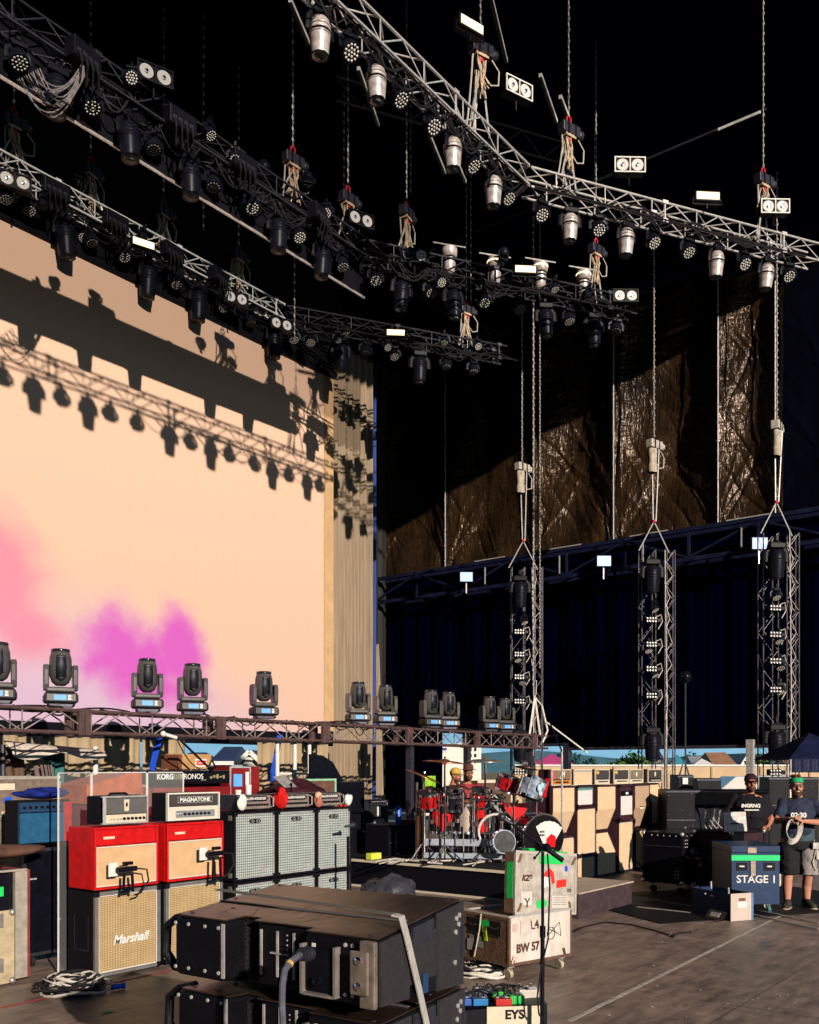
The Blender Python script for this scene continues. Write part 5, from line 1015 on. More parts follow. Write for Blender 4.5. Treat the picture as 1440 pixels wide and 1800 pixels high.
b = MB(); b.bb(0, 1.55, 0, 1.0, .0, .30); b.build('lower_step', stepm, o); b = MB(); b.bb(0, 1.57, -.02, .012, .301, .318); b.bb(0, 1.57, .0125, 1.0, .301, .315); b.build('step_edge', mat('edge_tan', (.5, .4, .32), .5), o); b = MB(); b.bb(.1, 1.72, .72, 2.1, .316, .53) if False else b.bb(.7, 1.85, 1.0, 1.28, 0.0, .50); b.build('upper_step', stepm, o); b = MB(); b.bb(.68, 1.87, .985, 1.3, .501, .516); b.build('upper_deck', stepm, o)
# --- amplifier wall on the right
warmtol = mat('dark_wine_vinyl', (.05, .02, .028), .5, 0, .3, 20)
def amphead(i, x0, x1, label, style):
    y = RYA; o, a, h = head('amplifier_head', label, x0, x1, 1.575, 1.83, y, .26, 'heads along the right amplifier wall')
    b = MB(); b.bb(-a, a, .03, .26, 0, h); b.build('cabinet', warmtol, o, bevel=.012); b = MB(); frame(b, -a, a, 0, h, .0299, .016, .02); b.build('edge_trim', offwhite, o)
    if style == 0:
        b = MB(); b.bb(-a+.016, a-.016, .015, .0298, .1, h-.016); b.build('front_panel', mat('bronze_panel', (.28, .18, .10), .5, .1, .3, 10), o); b = MB(); b.bb(-a+.016, a-.016, .012, .0298, .016, .085); b.build('control_panel', mat('orange_panel', (.55, .2, .03), .5), o); knobs(o, [-a*.6+a*.17*k for k in range(8)], .05, .012, .012); text('JM', .12, white, o, FRONT(.02, .01, .17), .003, 'emblem', shear=.3, bold=.006)
        b = MB(); b.bb(-a+.02, -a+.09, .01, .0149, .1, h-.03); b.build('pink_panel', mat('pink_label', (.6, .1, .2), .6), o)
    elif style == 1: b = MB(); b.bb(-a+.016, a-.016, .012, .0298, .016, h-.016); b.build('grille', tanplain, o); b = MB(); b.bb(-a+.02, a-.02, .005, .0119, h-.04, h-.018); b.build('top_strip', alu, o)
    else:
        b = MB(); b.bb(-a+.016, a-.016, .015, .0298, .085, h-.016); b.build('front_panel', brownboard if style != 3 else mat('olive_panel', (.22, .19, .13), .6), o); b = MB(); b.bb(-a+.016, a-.016, .012, .0298, .016, .075); b.build('control_panel', offwhite if style != 4 else blackgloss, o); knobs(o, [-a*.6+a*.2*k for k in range(7)], .045, .011, .011, black if style != 4 else white)
        if style == 2: b = MB(); b.bb(-a+.03, -a+.13, .008, .0148, h-.085, h-.03); b.build('name_plate', mat('yellow_plate', (.65, .4, .08), .5), o)
        else: b = MB(); b.ball((0, .012, .16), (.032, .012, .05), n=10, k=6); b.build('oval_badge', offwhite, o)
amphead(0, 12.84, 13.47, 'head with white emblem and orange control strip beside the drums', 0); amphead(1, 13.57, 14.19, 'small tan-fronted cabinet, second from the drums on top of the right amplifier wall', 1); amphead(2, 14.32, 14.85, 'brown head with yellow plate, standing alone right of the small tan-fronted cabinet', 2)
amphead(3, 15.03, 15.62, 'brown-fronted head with yellow plate on the amplifier wall, touching the olive head', 2); amphead(4, 15.66, 16.24, 'olive head with oval badge on the right amplifier wall', 3); amphead(5, 16.46, 17.1, 'dark head with oval badge at the far right end of the amplifier wall', 4)
def slantcab(x0, x1, z0, z1, label, up, d=.36, badge=False, grille=None):
    """angled cabinet; up=+1 the top half leans back, -1 upside down"""
    o = thing('guitar_cabinet', label, 'speaker cabinet', ((x0+x1)/2, RYA, z0), 0, 'tan-grille cabinets of the right amplifier wall'); a = (x1-x0)/2; h = z1-z0; k = .16
    prof = [(0, 0), (d, 0), (d, h), (k, h), (0, h*.52)] if up > 0 else [(k, 0), (d, 0), (d, h), (0, h), (0, h*.48)]
    M = Matrix.Rotation(rad(90), 4, 'Z') @ Matrix.Rotation(rad(90), 4, 'X')      # local xy -> y,z ; z -> x
    b = MB(); b.prism([(p+.012, q) for p, q in prof], -a, a, 0, M); b.build('cabinet', warmtol, o, bevel=.01)
    g = .03; seg = [((0, h*.52), (k, h)), ((0, 0), (0, h*.52))] if up > 0 else [((k, 0), (0, h*.48)), ((0, h*.48), (0, h))]
    b = MB(); r = MB()
    for (y0, za), (y1, zb) in seg:
        e0 = g if za == 0 else 0; e1 = g if zb == h else 0; L = math.hypot(y1-y0, zb-za); f0, f1 = e0/L, 1-e1/L
        def pt(x, f, off): return (x, y0+(y1-y0)*f-off*(zb-za)/L, za+(zb-za)*f+off*(y1-y0)/L)
        v = [pt(-a+g, f0, .0), pt(a-g, f0, .0), pt(a-g, f1, .0), pt(-a+g, f1, .0)]
        b.add(v, [(0, 1, 2, 3)])
        for xa, xb in ((-a, -a+g), (a-g, a)): r.add([pt(xa, 0, .006), pt(xb, 0, .006), pt(xb, 1, .006), pt(xa, 1, .006), pt(xa, 0, -.01), pt(xb, 0, -.01), pt(xb, 1, -.01), pt(xa, 1, -.01)], [(0, 1, 2, 3), (4, 7, 6, 5), (0, 4, 5, 1), (1, 5, 6, 2), (2, 6, 7, 3), (3, 7, 4, 0)])
    b.build('grille', grille or tanplain, o); r.bb(-a+g, a-g, (k if up < 0 else 0)-.006, (k if up < 0 else 0)+.01, 0, g); r.bb(-a+g, a-g, (k if up > 0 else 0)-.006, (k if up > 0 else 0)+.01, h-g, h); r.build('rim', mat('rim_brown', (.04, .02, .022), .5) if 'rim_brown' not in bpy.data.materials else bpy.data.materials['rim_brown'], o)
    if badge: b = MB(); b.bb(-.08, .08, -.02, -.004, h*.36, h*.44) if up > 0 else b.bb(-.08, .08, .0, .02, h*.44, h*.5); b.build('badge', white, o)
    return o
slantcab(12.82, 13.58, .78, 1.565, 'upside-down angled tan cabinet under the head with white emblem', -1)
o = cab('combo_amplifier', 'white-grille combo cabinet under the small tan-fronted cabinet', 13.64, 14.24, 1.22, 1.555, RYA, .3, warmtol, whiteweave, .03, None, 'amplifier'); b = MB(); b.bb(-.27, .27, .0, .012, .27, .31); b.build('control_panel', mat('teal_panel', (.1, .3, .3), .4), o)
cab('guitar_cabinet', 'tall straight tan cabinet under the white-grille combo', 13.63, 14.32, .42, 1.205, RYA, .36, warmtol, tanplain, .03, piping, group='tan-grille cabinets of the right amplifier wall'); cab('guitar_cabinet', 'low tan cabinet at the floor beside the tripod microphone', 13.63, 14.30, .02, .41, RYA, .36, warmtol, tanplain, .03, piping, group='tan-grille cabinets of the right amplifier wall'); cab('guitar_cabinet', 'tan cabinet at the floor behind the stage steps', 12.84, 13.57, .02, .765, RYA, .36, warmtol, tanplain, .03, piping, group='tan-grille cabinets of the right amplifier wall')
slantcab(14.34, 15.08, .77, 1.56, 'upside-down angled tan cabinet, the upper of the stack under the lone yellow-plate head', -1); slantcab(14.34, 15.08, .02, .755, 'angled tan cabinet, the lower of the stack under the lone yellow-plate head', 1)
o = cab('combo_amplifier', 'black-topped white-grille combo in the middle of the right amplifier wall', 15.17, 15.73, .935, 1.555, RYA-.03, .32, warmtol, whiteweave, .03, None, 'amplifier', gz=(.09, .42)); b = MB(); b.bb(-.25, .25, .0, .0298, .43, .51); b.build('control_panel', blackgloss, o); b = MB(); b.bb(-.05, .05, -.006, -.0005, .45, .49); b.build('badge', white, o)
cab('guitar_cabinet', 'tan cabinet at the floor under the black-topped combo', 15.17, 15.79, .02, .92, RYA, .36, warmtol, tanplain, .03, piping, group='tan-grille cabinets of the right amplifier wall')
slantcab(15.82, 16.5, .75, 1.555, 'upside-down angled tan cabinet with a white badge under the olive head', -1, badge=True, grille=mat('pale_brown_grille', (.5, .33, .22), .8, 0, .15, 9)); cab('guitar_cabinet', 'yellowish cabinet at the floor under the angled cabinet with a white badge', 15.87, 16.5, .02, .735, RYA, .36, warmtol, cloth_grid('yellow_grille', (.52, .34, .12), (.62, .42, .18), .02, .3, 'diag'), .03, piping, group='tan-grille cabinets of the right amplifier wall')
slantcab(16.57, 17.27, .78, 1.56, 'angled tan cabinet at the far right end of the amplifier wall', 1); cab('guitar_cabinet', 'tan cabinet at the floor at the far right end of the amplifier wall', 16.55, 17.25, .02, .765, RYA, .36, warmtol, tanplain, .03, piping, group='tan-grille cabinets of the right amplifier wall')
# two boom stands in front of that wall, and one straight
def boom_stand(label, bpx, bpy_, joint, ends, tri=True):
    t = onZ(bpx, bpy_); d = t.x*FW[0]+t.y*FW[1]; o = thing('microphone_stand', label, 'microphone stand', t); j = onD(*joint, d)-t; j = Vector((j.x, j.y, j.z))
    b = MB(); b.tube([(0, 0, .28), j], .013, 8); b.build('pole', blackgloss, o, smooth=True); a, c = onD(*ends[0], d)-t, onD(*ends[1], d)-t
    b = MB(); b.tube([a, c], .011, 8); b.tube([c, c+(a-c)*.25], .018, 8); b.build('boom', blackgloss, o, smooth=True); b = MB(); b.tube([a, a+(a-c).normalized()*.18], .022, 8); b.ball(a+(a-c).normalized()*.2, .03, n=8, k=6); b.build('microphone', steel, o, smooth=True)
    b = MB(); b.ball(j, .03, n=8, k=6); b.build('clutch', black, o)
    for k in range(3): b = MB(); an = 2.094*k+.3; b.tube([(0, 0, .3), (.34*math.cos(an), .34*math.sin(an), .01)], .012, 6); b.build('leg', black, o, smooth=True)
    return o
boom_stand('tripod boom stand before the right end of the amplifier wall', 1107, 1528, (1090, 1443), ((1095, 1440), (1108, 1437)))
boom_stand('boom stand with a red-brown microphone leaning over the amplifier wall steps', 1040, 1512, (1040, 1448), ((1026, 1396), (1047, 1462)))
t = onZ(987, 1508, .52) if False else onY(988, 1470, 6.9)
o = thing('microphone_stand', 'straight pale microphone stand before the first amplifier stack', 'microphone stand', (t.x, 6.9, .0)); b = MB(); b.tube([(0, 0, .5), (0, 0, 2.15)], .016, 8); b.tube([(0, 0, .02), (0, 0, .5)], .02, 8); b.build('pole', alu, o); b = MB(); b.tube([(0, 0, 2.1), (-.35, 0, 2.5)], .012, 8); b.build('boom', black, o)
# ================================================================ DRUM KIT (on the riser, z = rz)
kitred = mat('glitter_red', (.6, .008, .014), .3, .2, .5, 60, coat=.5); kitblk = mat('drum_black', (.015, .012, .018), .2, 0, .3, 8, coat=.5)
headw = mat('drum_skin', (.7, .66, .62), .5, 0, .08, 6); cymb = mat('cymbal_bronze', (.30, .13, .07), .3, .6, .35, 8); cymd = mat('cymbal_dark', (.12, .07, .06), .35, .6, .4, 8)
suitred = mat('suit_red', (.75, .008, .014), .35, .1, .35, 50, coat=.4)
grp = 'drums of the kit'
def drum(name, label, c, r, h, axis, shell, skin=None, lugs=8):
    """c centre; axis direction of the batter head"""
    o = thing(name, label, 'drum', c, 0, grp); q = Vector(axis).normalized().to_track_quat('Z', 'Y').to_matrix().to_4x4()
    b = MB(); b.lathe([(r, -h/2), (r, h/2)], 28, 0, q); b.f.pop(); b.f.pop(); b.m.pop(); b.m.pop(); b.build('shell', shell, o, smooth=True)
    for s in (-1, 1): b = MB(); b.lathe([(0, s*h/2*.99), (r*.985, s*h/2*.99)], 28, 0, q); b.build('drum_head', skin or headw, o); b = MB(); b.lathe([(r*.97, s*(h/2+.008)), (r*1.035, s*(h/2+.008)), (r*1.035, s*(h/2-.03)), (r*1.0, s*(h/2-.03))], 28, 0, q, False); b.build('hoop', chrome, o, smooth=True)
    b = MB()
    for k in range(lugs): a = 6.283*k/lugs+.2; b.bar(q @ Vector((r*1.03*math.cos(a), r*1.03*math.sin(a), -h/2)), q @ Vector((r*1.03*math.cos(a), r*1.03*math.sin(a), h/2)), .012); b.bar(q @ Vector((r*1.03*math.cos(a), r*1.03*math.sin(a), -h*.12)), q @ Vector((r*1.03*math.cos(a), r*1.03*math.sin(a), h*.12)), .03)
    b.build('lug', chrome, o); return o
def onkit(px, py, d): return onD(px, py, d)
def heart(sz):
    P = []
    for k in range(28):
        t = 6.283*k/28; P.append((sz*16*math.sin(t)**3/17, sz*(13*math.cos(t)-5*math.cos(2*t)-2*math.cos(3*t)-math.cos(4*t))/17))
    return P
def facecam(p, yaw=0):   # marks wrapped on the side of a drum that faces the audience side
    return Matrix.Translation(p) @ Matrix.Rotation(math.atan2(-FW[0], FW[1])+yaw, 4, 'Z') @ Matrix.Rotation(rad(90), 4, 'X')
DK = 14.35
spade = [(0, 1), (.55, .3), (.8, -.15), (.75, -.45), (.45, -.6), (.1, -.42), (.3, -1), (-.3, -1), (-.1, -.42), (-.45, -.6), (-.75, -.45), (-.8, -.15), (-.55, .3)]
dia = [(0, 1), (.5, 0), (0, -1), (-.5, 0)]
# three floor drums in a row along the rack with suit marks
for px, lb, shp, sm, s in ((777, 'floor drum with a big red heart, leftmost of the kit', heart(.2), suitred, 1), (818, 'floor drum with a pale spade mark', [(a*.14, c*.2) for a, c in spade], mat('pale_glitter', (.42, .33, .28), .4, .2, .5, 70), 1), (848, 'floor drum with a red diamond and heart mark', [(a*.3, c*.3) for a, c in dia], suitred, 1)):
    c = onkit(px, 1438, DK); o = drum('floor_drum', lb, (c.x, c.y, rz+.65), .19, .44, (0, 0, 1), kitblk, mat('dark_skin', (.05, .05, .06), .3) if 'dark_skin' not in bpy.data.materials else bpy.data.materials['dark_skin'])
    q = Vector((-FW[0], -FW[1], 0)); b = MB(); vs = []
    poly = shp; M = Matrix.Rotation(math.atan2(-FW[0], FW[1]), 4, 'Z')
    # wrap the mark round the shell: strips between outline columns
    n = 14; xs = [min(p[0] for p in poly)+(max(p[0] for p in poly)-min(p[0] for p in poly))*i/n for i in range(n+1)]
    def span(x):
        ys = []
        for i in range(len(poly)):
            (x0, y0), (x1, y1) = poly[i], poly[(i+1) % len(poly)]
            if (x0-x)*(x1-x) <= 0 and abs(x1-x0) > 1e-6: ys.append(y0+(y1-y0)*(x-x0)/(x1-x0))
        return (min(ys), max(ys)) if ys else (0, 0)
    for i in range(n+1):
        x = min(max(xs[i], xs[0]+1e-4), xs[-1]-1e-4); lo, hi = span(x); a = x/.196; rr = .196
        lo, hi = max(lo, -.215), min(hi, .215)
        vs += [(rr*math.sin(a), -rr*math.cos(a), lo), (rr*math.sin(a), -rr*math.cos(a), hi)]
    b.add(vs, [(2*i, 2*i+2, 2*i+3, 2*i+1) for i in range(n)], 0, M); b.build('suit_mark', sm, o)
    b = MB(); [b.tube([(.2*math.cos(a), .2*math.sin(a), .0), (.23*math.cos(a), .23*math.sin(a), -.64)], .011, 6) for a in (.4, 2.5, 4.6)]; b.build('leg', chrome, o)
c = onkit(944, 1462, 14.0); kc = Vector((c.x, c.y, rz+.40))
o = drum('kick_drum', 'kick drum with a fan of white cards on its black front head', kc, .34, .36, (-.45, -.89, 0), kitblk, mat('kick_skin', (.02, .016, .02), .3), 10)
M = Matrix.Translation(Vector((-.45, -.89, 0)).normalized()*.19) @ Matrix.Rotation(math.atan2(.45, .89)*-1, 4, 'Z') @ Matrix.Rotation(rad(90), 4, 'X')
for k in range(5):
    b = MB(); R = Matrix.Rotation(rad(26-15*k), 4, 'Z'); b.prism([(-.085, -.06), (.085, -.06), (.085, .24), (-.085, .24)], .001+.003*k, .0025+.003*k, 0, M @ Matrix.Translation((.07, -.08, 0)) @ R @ Matrix.Translation((0, .07, 0))); cd = b.build('card', white, o)
b = MB(); b.prism([(-.05, -.12), (.09, -.13), (.11, .02), (.03, .07), (-.06, .0)], .017, .019, 0, M @ Matrix.Translation((.09, -.02, 0))); b.build('red_figure', suitred, o)
b = MB(); [b.prism([(.05+.03*i-.13, .02+.05*j), (.065+.03*i-.13, .02+.05*j), (.065+.03*i-.13, .05+.05*j), (.05+.03*i-.13, .05+.05*j)], .0175, .019, 0, M) for i in range(3) for j in range(2)]; b.build('card_pip', black, o)
c = onkit(935, 1385, 13.9)
tomart = mat('tom_art', (.03, .06, .4), .35, 0, 1., 5, c2=(.5, .6, .85), coat=.3)
o = drum('rack_tom', 'tilted blue painted tom with red stripe and pale bubbles, right of the kit', (c.x, c.y, c.z), .2, .3, (.25, -.2, .9), tomart)
b = MB(); b.bar((-.02, -.215, -.14), (.12, -.2, .14), .06, .012); b.build('red_stripe', suitred, o); b = MB(); [b.ball((-.1+dx, -.19, dz), (r, .03, r), n=10, k=6) for dx, dz, r in ((0, .0, .06), (.07, .04, .05), (.02, -.08, .045))]; b.build('bubble', mat('pale_bubbles', (.5, .75, .85), .4), o)
for px, py, r, ax, lb in ((893, 1378, .17, (.1, -.3, .95), 'red-black tom beside the blue painted tom'), (845, 1402, .16, (-.2, -.3, .93), 'black tom above the diamond drum'), (795, 1408, .17, (-.2, -.2, .95), 'black tom above the spade drum'), (755, 1405, .18, (-.3, -.1, .95), 'black tom above the big red heart drum'), (865, 1418, .16, (0, -.9, .4), 'snare drum with a shining white head amid the kit')):
    c = onkit(px, py, DK-.1); drum('snare_drum' if 'snare' in lb else 'rack_tom', lb, c, r, .24, ax, kitred if px in (893, 845, 755) else kitblk, lens if 'snare' in lb else bpy.data.materials['dark_skin'])
c = onkit(905, 1428, 14.1); b = MB(); b.prism([(-.22, .14), (.22, .14), (.06, -.18)], -.02, .02, 0, facecam(Vector((0, 0, 0)))); tag(b.build('red_pennant', suitred, loc=c), 'dark red wedge-shaped shell between kick drum and rack', 'drum shell')
c = onkit(884, 1480, 13.8); o = drum('gong_drum', 'round drum with a grey mottled head low beside the kick drum', c, .17, .14, (-.6, -.75, .1), kitblk, mat('mottled_head', (.09, .09, .1), .5, 0, .7, 14))
c = onkit(872, 1462, 14.0); b = MB(); b.tube([(.26*math.sin(t/12*3.14-1.5)*FW[1], -.26*math.sin(t/12*3.14-1.5)*FW[0], .26*math.cos(t/12*3.14-1.5)) for t in range(-2, 13)], .02, 8); tag(b.build('hoop_rim', headw, loc=c), 'pale curved hoop standing at the left of the kick drum', 'hoop')
# rack posts and cymbals
def cymbal(px, py, d, r, tilt, label, m=cymb, pole=None):
    c = onkit(px, py, d); o = thing('cymbal', label, 'cymbal', c, 0, 'cymbals of the kit'); M = Euler((rad(tilt[0]), rad(tilt[1]), 0)).to_matrix().to_4x4()
    b = MB(); b.lathe([(r, -.012), (r*.6, .012), (r*.22, .02), (r*.18, .035), (0, .045), (0, .04), (r*.17, .03), (r*.2, .014), (r*.6, .006), (r*.99, -.016)], 32, 0, M); b.build('plate', m, o, smooth='all'); b = MB(); b.lathe([(.02, .045), (.02, .075), (0, .08)], 10, 0, M); b.build('wing_nut', chrome, o)
    b = MB(); b.tube([(0, 0, .02), (.0, 0, -(c.z-rz)+.02)], .016, 8); b.build('stand_pole', chrome, o, smooth=True); b = MB()
    for k in range(3): a = 2.094*k+1; b.tube([(0, 0, -(c.z-rz)+.28), (.28*math.cos(a), .28*math.sin(a), -(c.z-rz)+.02)], .013, 6)
    b.build('tripod', chrome, o); return o
cymbal(782, 1339, DK-.3, .34, (4, 2), 'wide flat bronze cymbal high at the left of the kit'); cymbal(744, 1364, DK, .30, (18, 14), 'reddish cymbal tilted at the far left of the kit'); cymbal(853, 1337, DK-.2, .30, (3, -3), 'flat grey cymbal high in the middle of the kit', mat('cymbal_grey', (.3, .27, .26), .3, .6, .3, 8)); cymbal(806, 1383, DK, .2, (8, 0), 'small dark cymbal pair low in the middle of the kit', cymd); cymbal(925, 1349, 14.1, .18, (5, 10), 'small splash cymbal at the right end of the kit', cymd); cymbal(905, 1393, 14.2, .24, (6, 8), 'dark cymbal over the red tom', cymd)
o = thing('drum_rack', 'chrome pipe rack with two pale low rails round the drum kit', 'drum rack', onkit(745, 1495, DK)*1.0)
base = Vector(o.location); base.z = rz; o.location = base
b = MB()
P = [onkit(px, 1492, d)-base for px, d in ((733, 14.5), (746, 14.25), (782, 14.2), (833, 14.1), (883, 14.0))]
for k, p in enumerate(P): b = MB(); b.tube([(p.x, p.y, 0.02), (p.x, p.y, (1.2, 1.05, .95, 1.0, .7)[k])], .024, 10); b.build('post', chrome, o, smooth=True)
for z, m in ((.1, white), (.3, white)): b = MB(); b.bar((P[1].x, P[1].y, z), (P[4].x, P[4].y, z), .05, .10 if z == .3 else .08); b.build('low_rail', mat('bluish_rail', (.5, .55, .65), .35, .3, .2, 5) if 'bluish_rail' not in bpy.data.materials else bpy.data.materials['bluish_rail'], o)
b = MB(); b.tube([(P[1].x, P[1].y, .95), (P[4].x, P[4].y, .95)], .02, 8); b.tube([(P[0].x, P[0].y, .8), (P[1].x, P[1].y, .8)], .02, 8); b.build('top_rail', chrome, o, smooth=True)
b = MB(); rnd = random.Random(12)
for k in range(22): p = P[1].lerp(P[4], rnd.random()); b.box((p.x, p.y, rnd.choice((.3, .62, .95, 1.05))+rnd.uniform(-.05, .05)), (.05, .05, .06))
b.build('clamp', chrome, o)
o2 = thing('bronze_tube', 'brown wooden tube clamped at the left post of the drum rack', 'tube', onkit(737, 1448, 14.4)); b = MB(); b.tube([(0, 0, -.35), (0, 0, .25)], .045, 10); b.build('tube', cymb, o2, smooth=True); b = MB(); b.tube([(0, 0, .25), (0, 0, .28)], .05, 10); b.tube([(0, 0, -.36), (0, 0, -.34)], .05, 10); b.build('collar', chrome, o2)
for k, (px, py, lb) in enumerate(((765, 1375, 'lime green sheet hanging behind the left drums'),)):
    c = onkit(px-8, py+10, 15.6); b = MB(); b.grid(lambda u, v: (.3*(u-.5), .02*math.sin(u*9), .2*v), 10, 4); tag(b.build('green_sheet', mat('lime', (.3, .6, .03), .6), smooth='all', loc=c, solid=.01), lb, 'cloth')
rnd = random.Random(31)
for k in range(11):       # small kit microphones and stands
    px, py = rnd.uniform(750, 945), rnd.uniform(1385, 1425); c = onkit(px, py, rnd.uniform(15.2, 16)); o = thing('drum_microphone', f"small clip microphone over the drums, {ORD[k]} from the left", 'microphone', c, 0, 'drum microphones') if False else None
mics = sorted(rnd.uniform(755, 945) for _ in range(8))
for k, px in enumerate(mics):
    c = onkit(px, rnd.uniform(1395, 1425), rnd.uniform(13.8, 14.2)); o = thing('drum_microphone', f'small stand microphone among the drums, {ORD[k]} of eight from the left', 'microphone', c, rnd.uniform(0, 6), 'drum microphones'); b = MB(); b.tube([(0, 0, 0), (.09, 0, .05)], .02, 8); b.build('body', steel, o, smooth=True); b = MB(); b.tube([(.0, 0, 0), (-.15, 0, .03), (-.16, 0, -(c.z-rz)+.03)], .01, 6); b.build('stand', chrome, o)
c = onkit(760, 1470, 16.4); 
b = MB(); rnd = random.Random(4)
for k in range(16):
    p = onkit(rnd.uniform(700, 905), rnd.uniform(1505, 1520), 14.1); p.z = rz+.02; q = p+Vector((rnd.uniform(-.7, .7), rnd.uniform(-.6, .6), 0)); mid = p.lerp(q, .5)+Vector((rnd.uniform(-.25, .25), rnd.uniform(-.25, .25), .02)); b.tube([p, p.lerp(mid, .6), mid, mid.lerp(q, .6), q], .012, 5)
tag(b.build('cable_tangle', cablew), 'pale cables tangled on the drum riser at the foot of the kit', 'cables')
c = onkit(657, 1505, 14.6); b = MB(); b.bb(-.12, .12, -.06, .06, 0, .1); tag(b.build('stage_box', mat('yellow_box', (.75, .8, .08), .5, 0, .15, 12), bevel=.01, loc=(c.x, c.y, rz)), 'yellow-green small box on the riser left of the drum kit', 'box')
c = onkit(697, 1440, 15.6); o = thing('drum_case', 'black case with blue bottle-shaped item left of the drum rack', 'case', (c.x, c.y, rz)); b = MB(); b.bb(-.45, .45, -.2, .3, 0, .5); b.build('body', black, o, bevel=.01); b = MB(); b.lathe([(.05, .5), (.05, .75), (.02, .8), (0, .8)], 12, 0, TR(.05, 0, 0)); b.build('blue_bottle', mat('blue_plastic', (.01, .08, .5), .25), o, smooth=True); b = MB(); b.bb(.1, .5, -.21, .0, .5, .56); b.build('wine_lid', wine, o); b = MB(); b.bb(-.45, .45, -.21, -.201, .2, .22); b.build('latch_strip', steel, o)
# wooden framed case behind the drums
c = onkit(871, 1374, 18.5); o = thing('framed_case', 'brown case with pale edges behind the drum kit', 'flight case', (c.x, c.y, 0), -.1); b = MB(); b.bb(-.55, .5, 0, .5, .1, 1.6); b.build('body', mat('brown_lid', (.13, .075, .045), .6, 0, .3, 9), o); b = MB(); b.bb(-.57, .52, -.02, -.002, 1.56, 1.62); b.bb(.48, .52, -.02, -.002, .1, 1.56); b.bb(-.57, -.53, -.02, -.002, .1, 1.56); b.build('edging', offwhite, o)
# ================================================================ PEOPLE
skin = mat('skin', (.50, .20, .12), .5, 0, .12, 7); skin2 = mat('skin_pink', (.56, .25, .17), .5, 0, .12, 7)
hairm = mat('dark_hair', (.03, .018, .015), .6, 0, .4, 40); beardm = mat('beard', (.10, .035, .022), .7, 0, .4, 50)
foldtex = bpy.data.textures.new('folds', 'CLOUDS'); foldtex.noise_scale = .11; foldtex.noise_depth = 2
def folds(o, s=.03):
    m = o.modifiers.new('folds', 'DISPLACE'); m.texture = foldtex; m.strength = s; m.mid_level = .5; m.texture_coords = 'LOCAL'; return o
def remesh(o, vox, it=3):
    m = o.modifiers.new('remesh', 'REMESH'); m.mode = 'VOXEL'; m.voxel_size = vox; m.use_smooth_shade = True
    s = o.modifiers.new('smooth', 'SMOOTH'); s.iterations = it; s.factor = .5; return o
def limb(b, pts, rs, n=12):
    b.tube(pts, rs, n)
    for p, r in zip(pts, rs): b.ball(p, tuple(r if not isinstance(r, tuple) else min(r) for _ in range(3)), n=10, k=8)
def hand(b, wrist, d, palm_n, curl=.5, s=1., side=1):
    """palm plus five bent fingers; d = pointing direction, palm_n = palm normal"""
    d = Vector(d).normalized(); nrm = Vector(palm_n); nrm = (nrm-d*nrm.dot(d)).normalized(); across = d.cross(nrm)*side; w = Vector(wrist)
    b.tube([w, w+d*.045*s, w+d*.09*s], [(.026*s, .019*s), (.037*s, .018*s), (.04*s, .015*s)], 10); b.ball(w, .022*s, n=8, k=6)
    for k, (off, L) in enumerate(((-.03, .068), (-.01, .078), (.01, .073), (.029, .056))):
        p = w+d*.088*s+across*off*s; pts = [p]; dd = d.copy(); 
        for j, seg in enumerate((.42, .32, .26)):
            dd = (dd*math.cos(curl*(.7+.2*k*.3))+nrm*math.sin(curl*(.7+.2*k*.3))).normalized() if j or True else dd
            pts.append(pts[-1]+dd*L*seg*s)
            nrm2 = (nrm-dd*nrm.dot(dd)); nrm = nrm2.normalized() if nrm2.length > 1e-3 else nrm
        nrm = Vector(palm_n); nrm = (nrm-d*nrm.dot(d)).normalized()
        b.tube(pts, [.0105*s, .0098*s, .009*s, .0075*s], 8)
    p = w+d*.03*s-across*.032*s; t = (d*.6-across*.75+nrm*.35).normalized(); b.tube([p, p+t*.035*s, p+t*.035*s+(d*.85-across*.2+nrm*.35).normalized()*.032*s], [.013*s, .0115*s, .009*s], 8)
def facing(o): pass
def head_mesh(b, c, s=1., neck_to=None, M=None):
    """head facing -y in local space, centre c"""
    c = Vector(c)
    b.ball(c+Vector((0, .012, .03))*s, (.077*s, .097*s, .10*s), n=18, k=12); b.ball(c+Vector((0, -.022, -.045))*s, (.058*s, .068*s, .068*s), n=14, k=10)
    b.ball(c+Vector((0, -.075, -.085))*s, (.026*s, .022*s, .02*s), n=8, k=6)
    b.tube([c+Vector((0, -.085, .025))*s, c+Vector((0, -.108, -.018))*s], [.011*s, .018*s], 8); b.ball(c+Vector((0, -.106, -.018))*s, .017*s, n=8, k=6)
    for k in (-1, 1): b.ball(c+Vector((.078*k, .012, .0))*s, (.012*s, .022*s, .032*s), n=8, k=6); b.ball(c+Vector((.04*k, -.062, -.02))*s, (.025*s, .02*s, .02*s), n=8, k=6); b.tube([c+Vector((.052*k, -.073, .042))*s, c+Vector((.015*k, -.088, .038))*s], [.009*s]*2, 6)
    b.tube([c+Vector((-.024, -.082, -.052))*s, c+Vector((0, -.09, -.05))*s, c+Vector((.024, -.082, -.052))*s], [.008*s, .01*s, .008*s], 6)
    if neck_to is not None: b.tube([c+Vector((0, .02, -.04))*s, Vector(neck_to)], [.056*s, .066*s], 12)
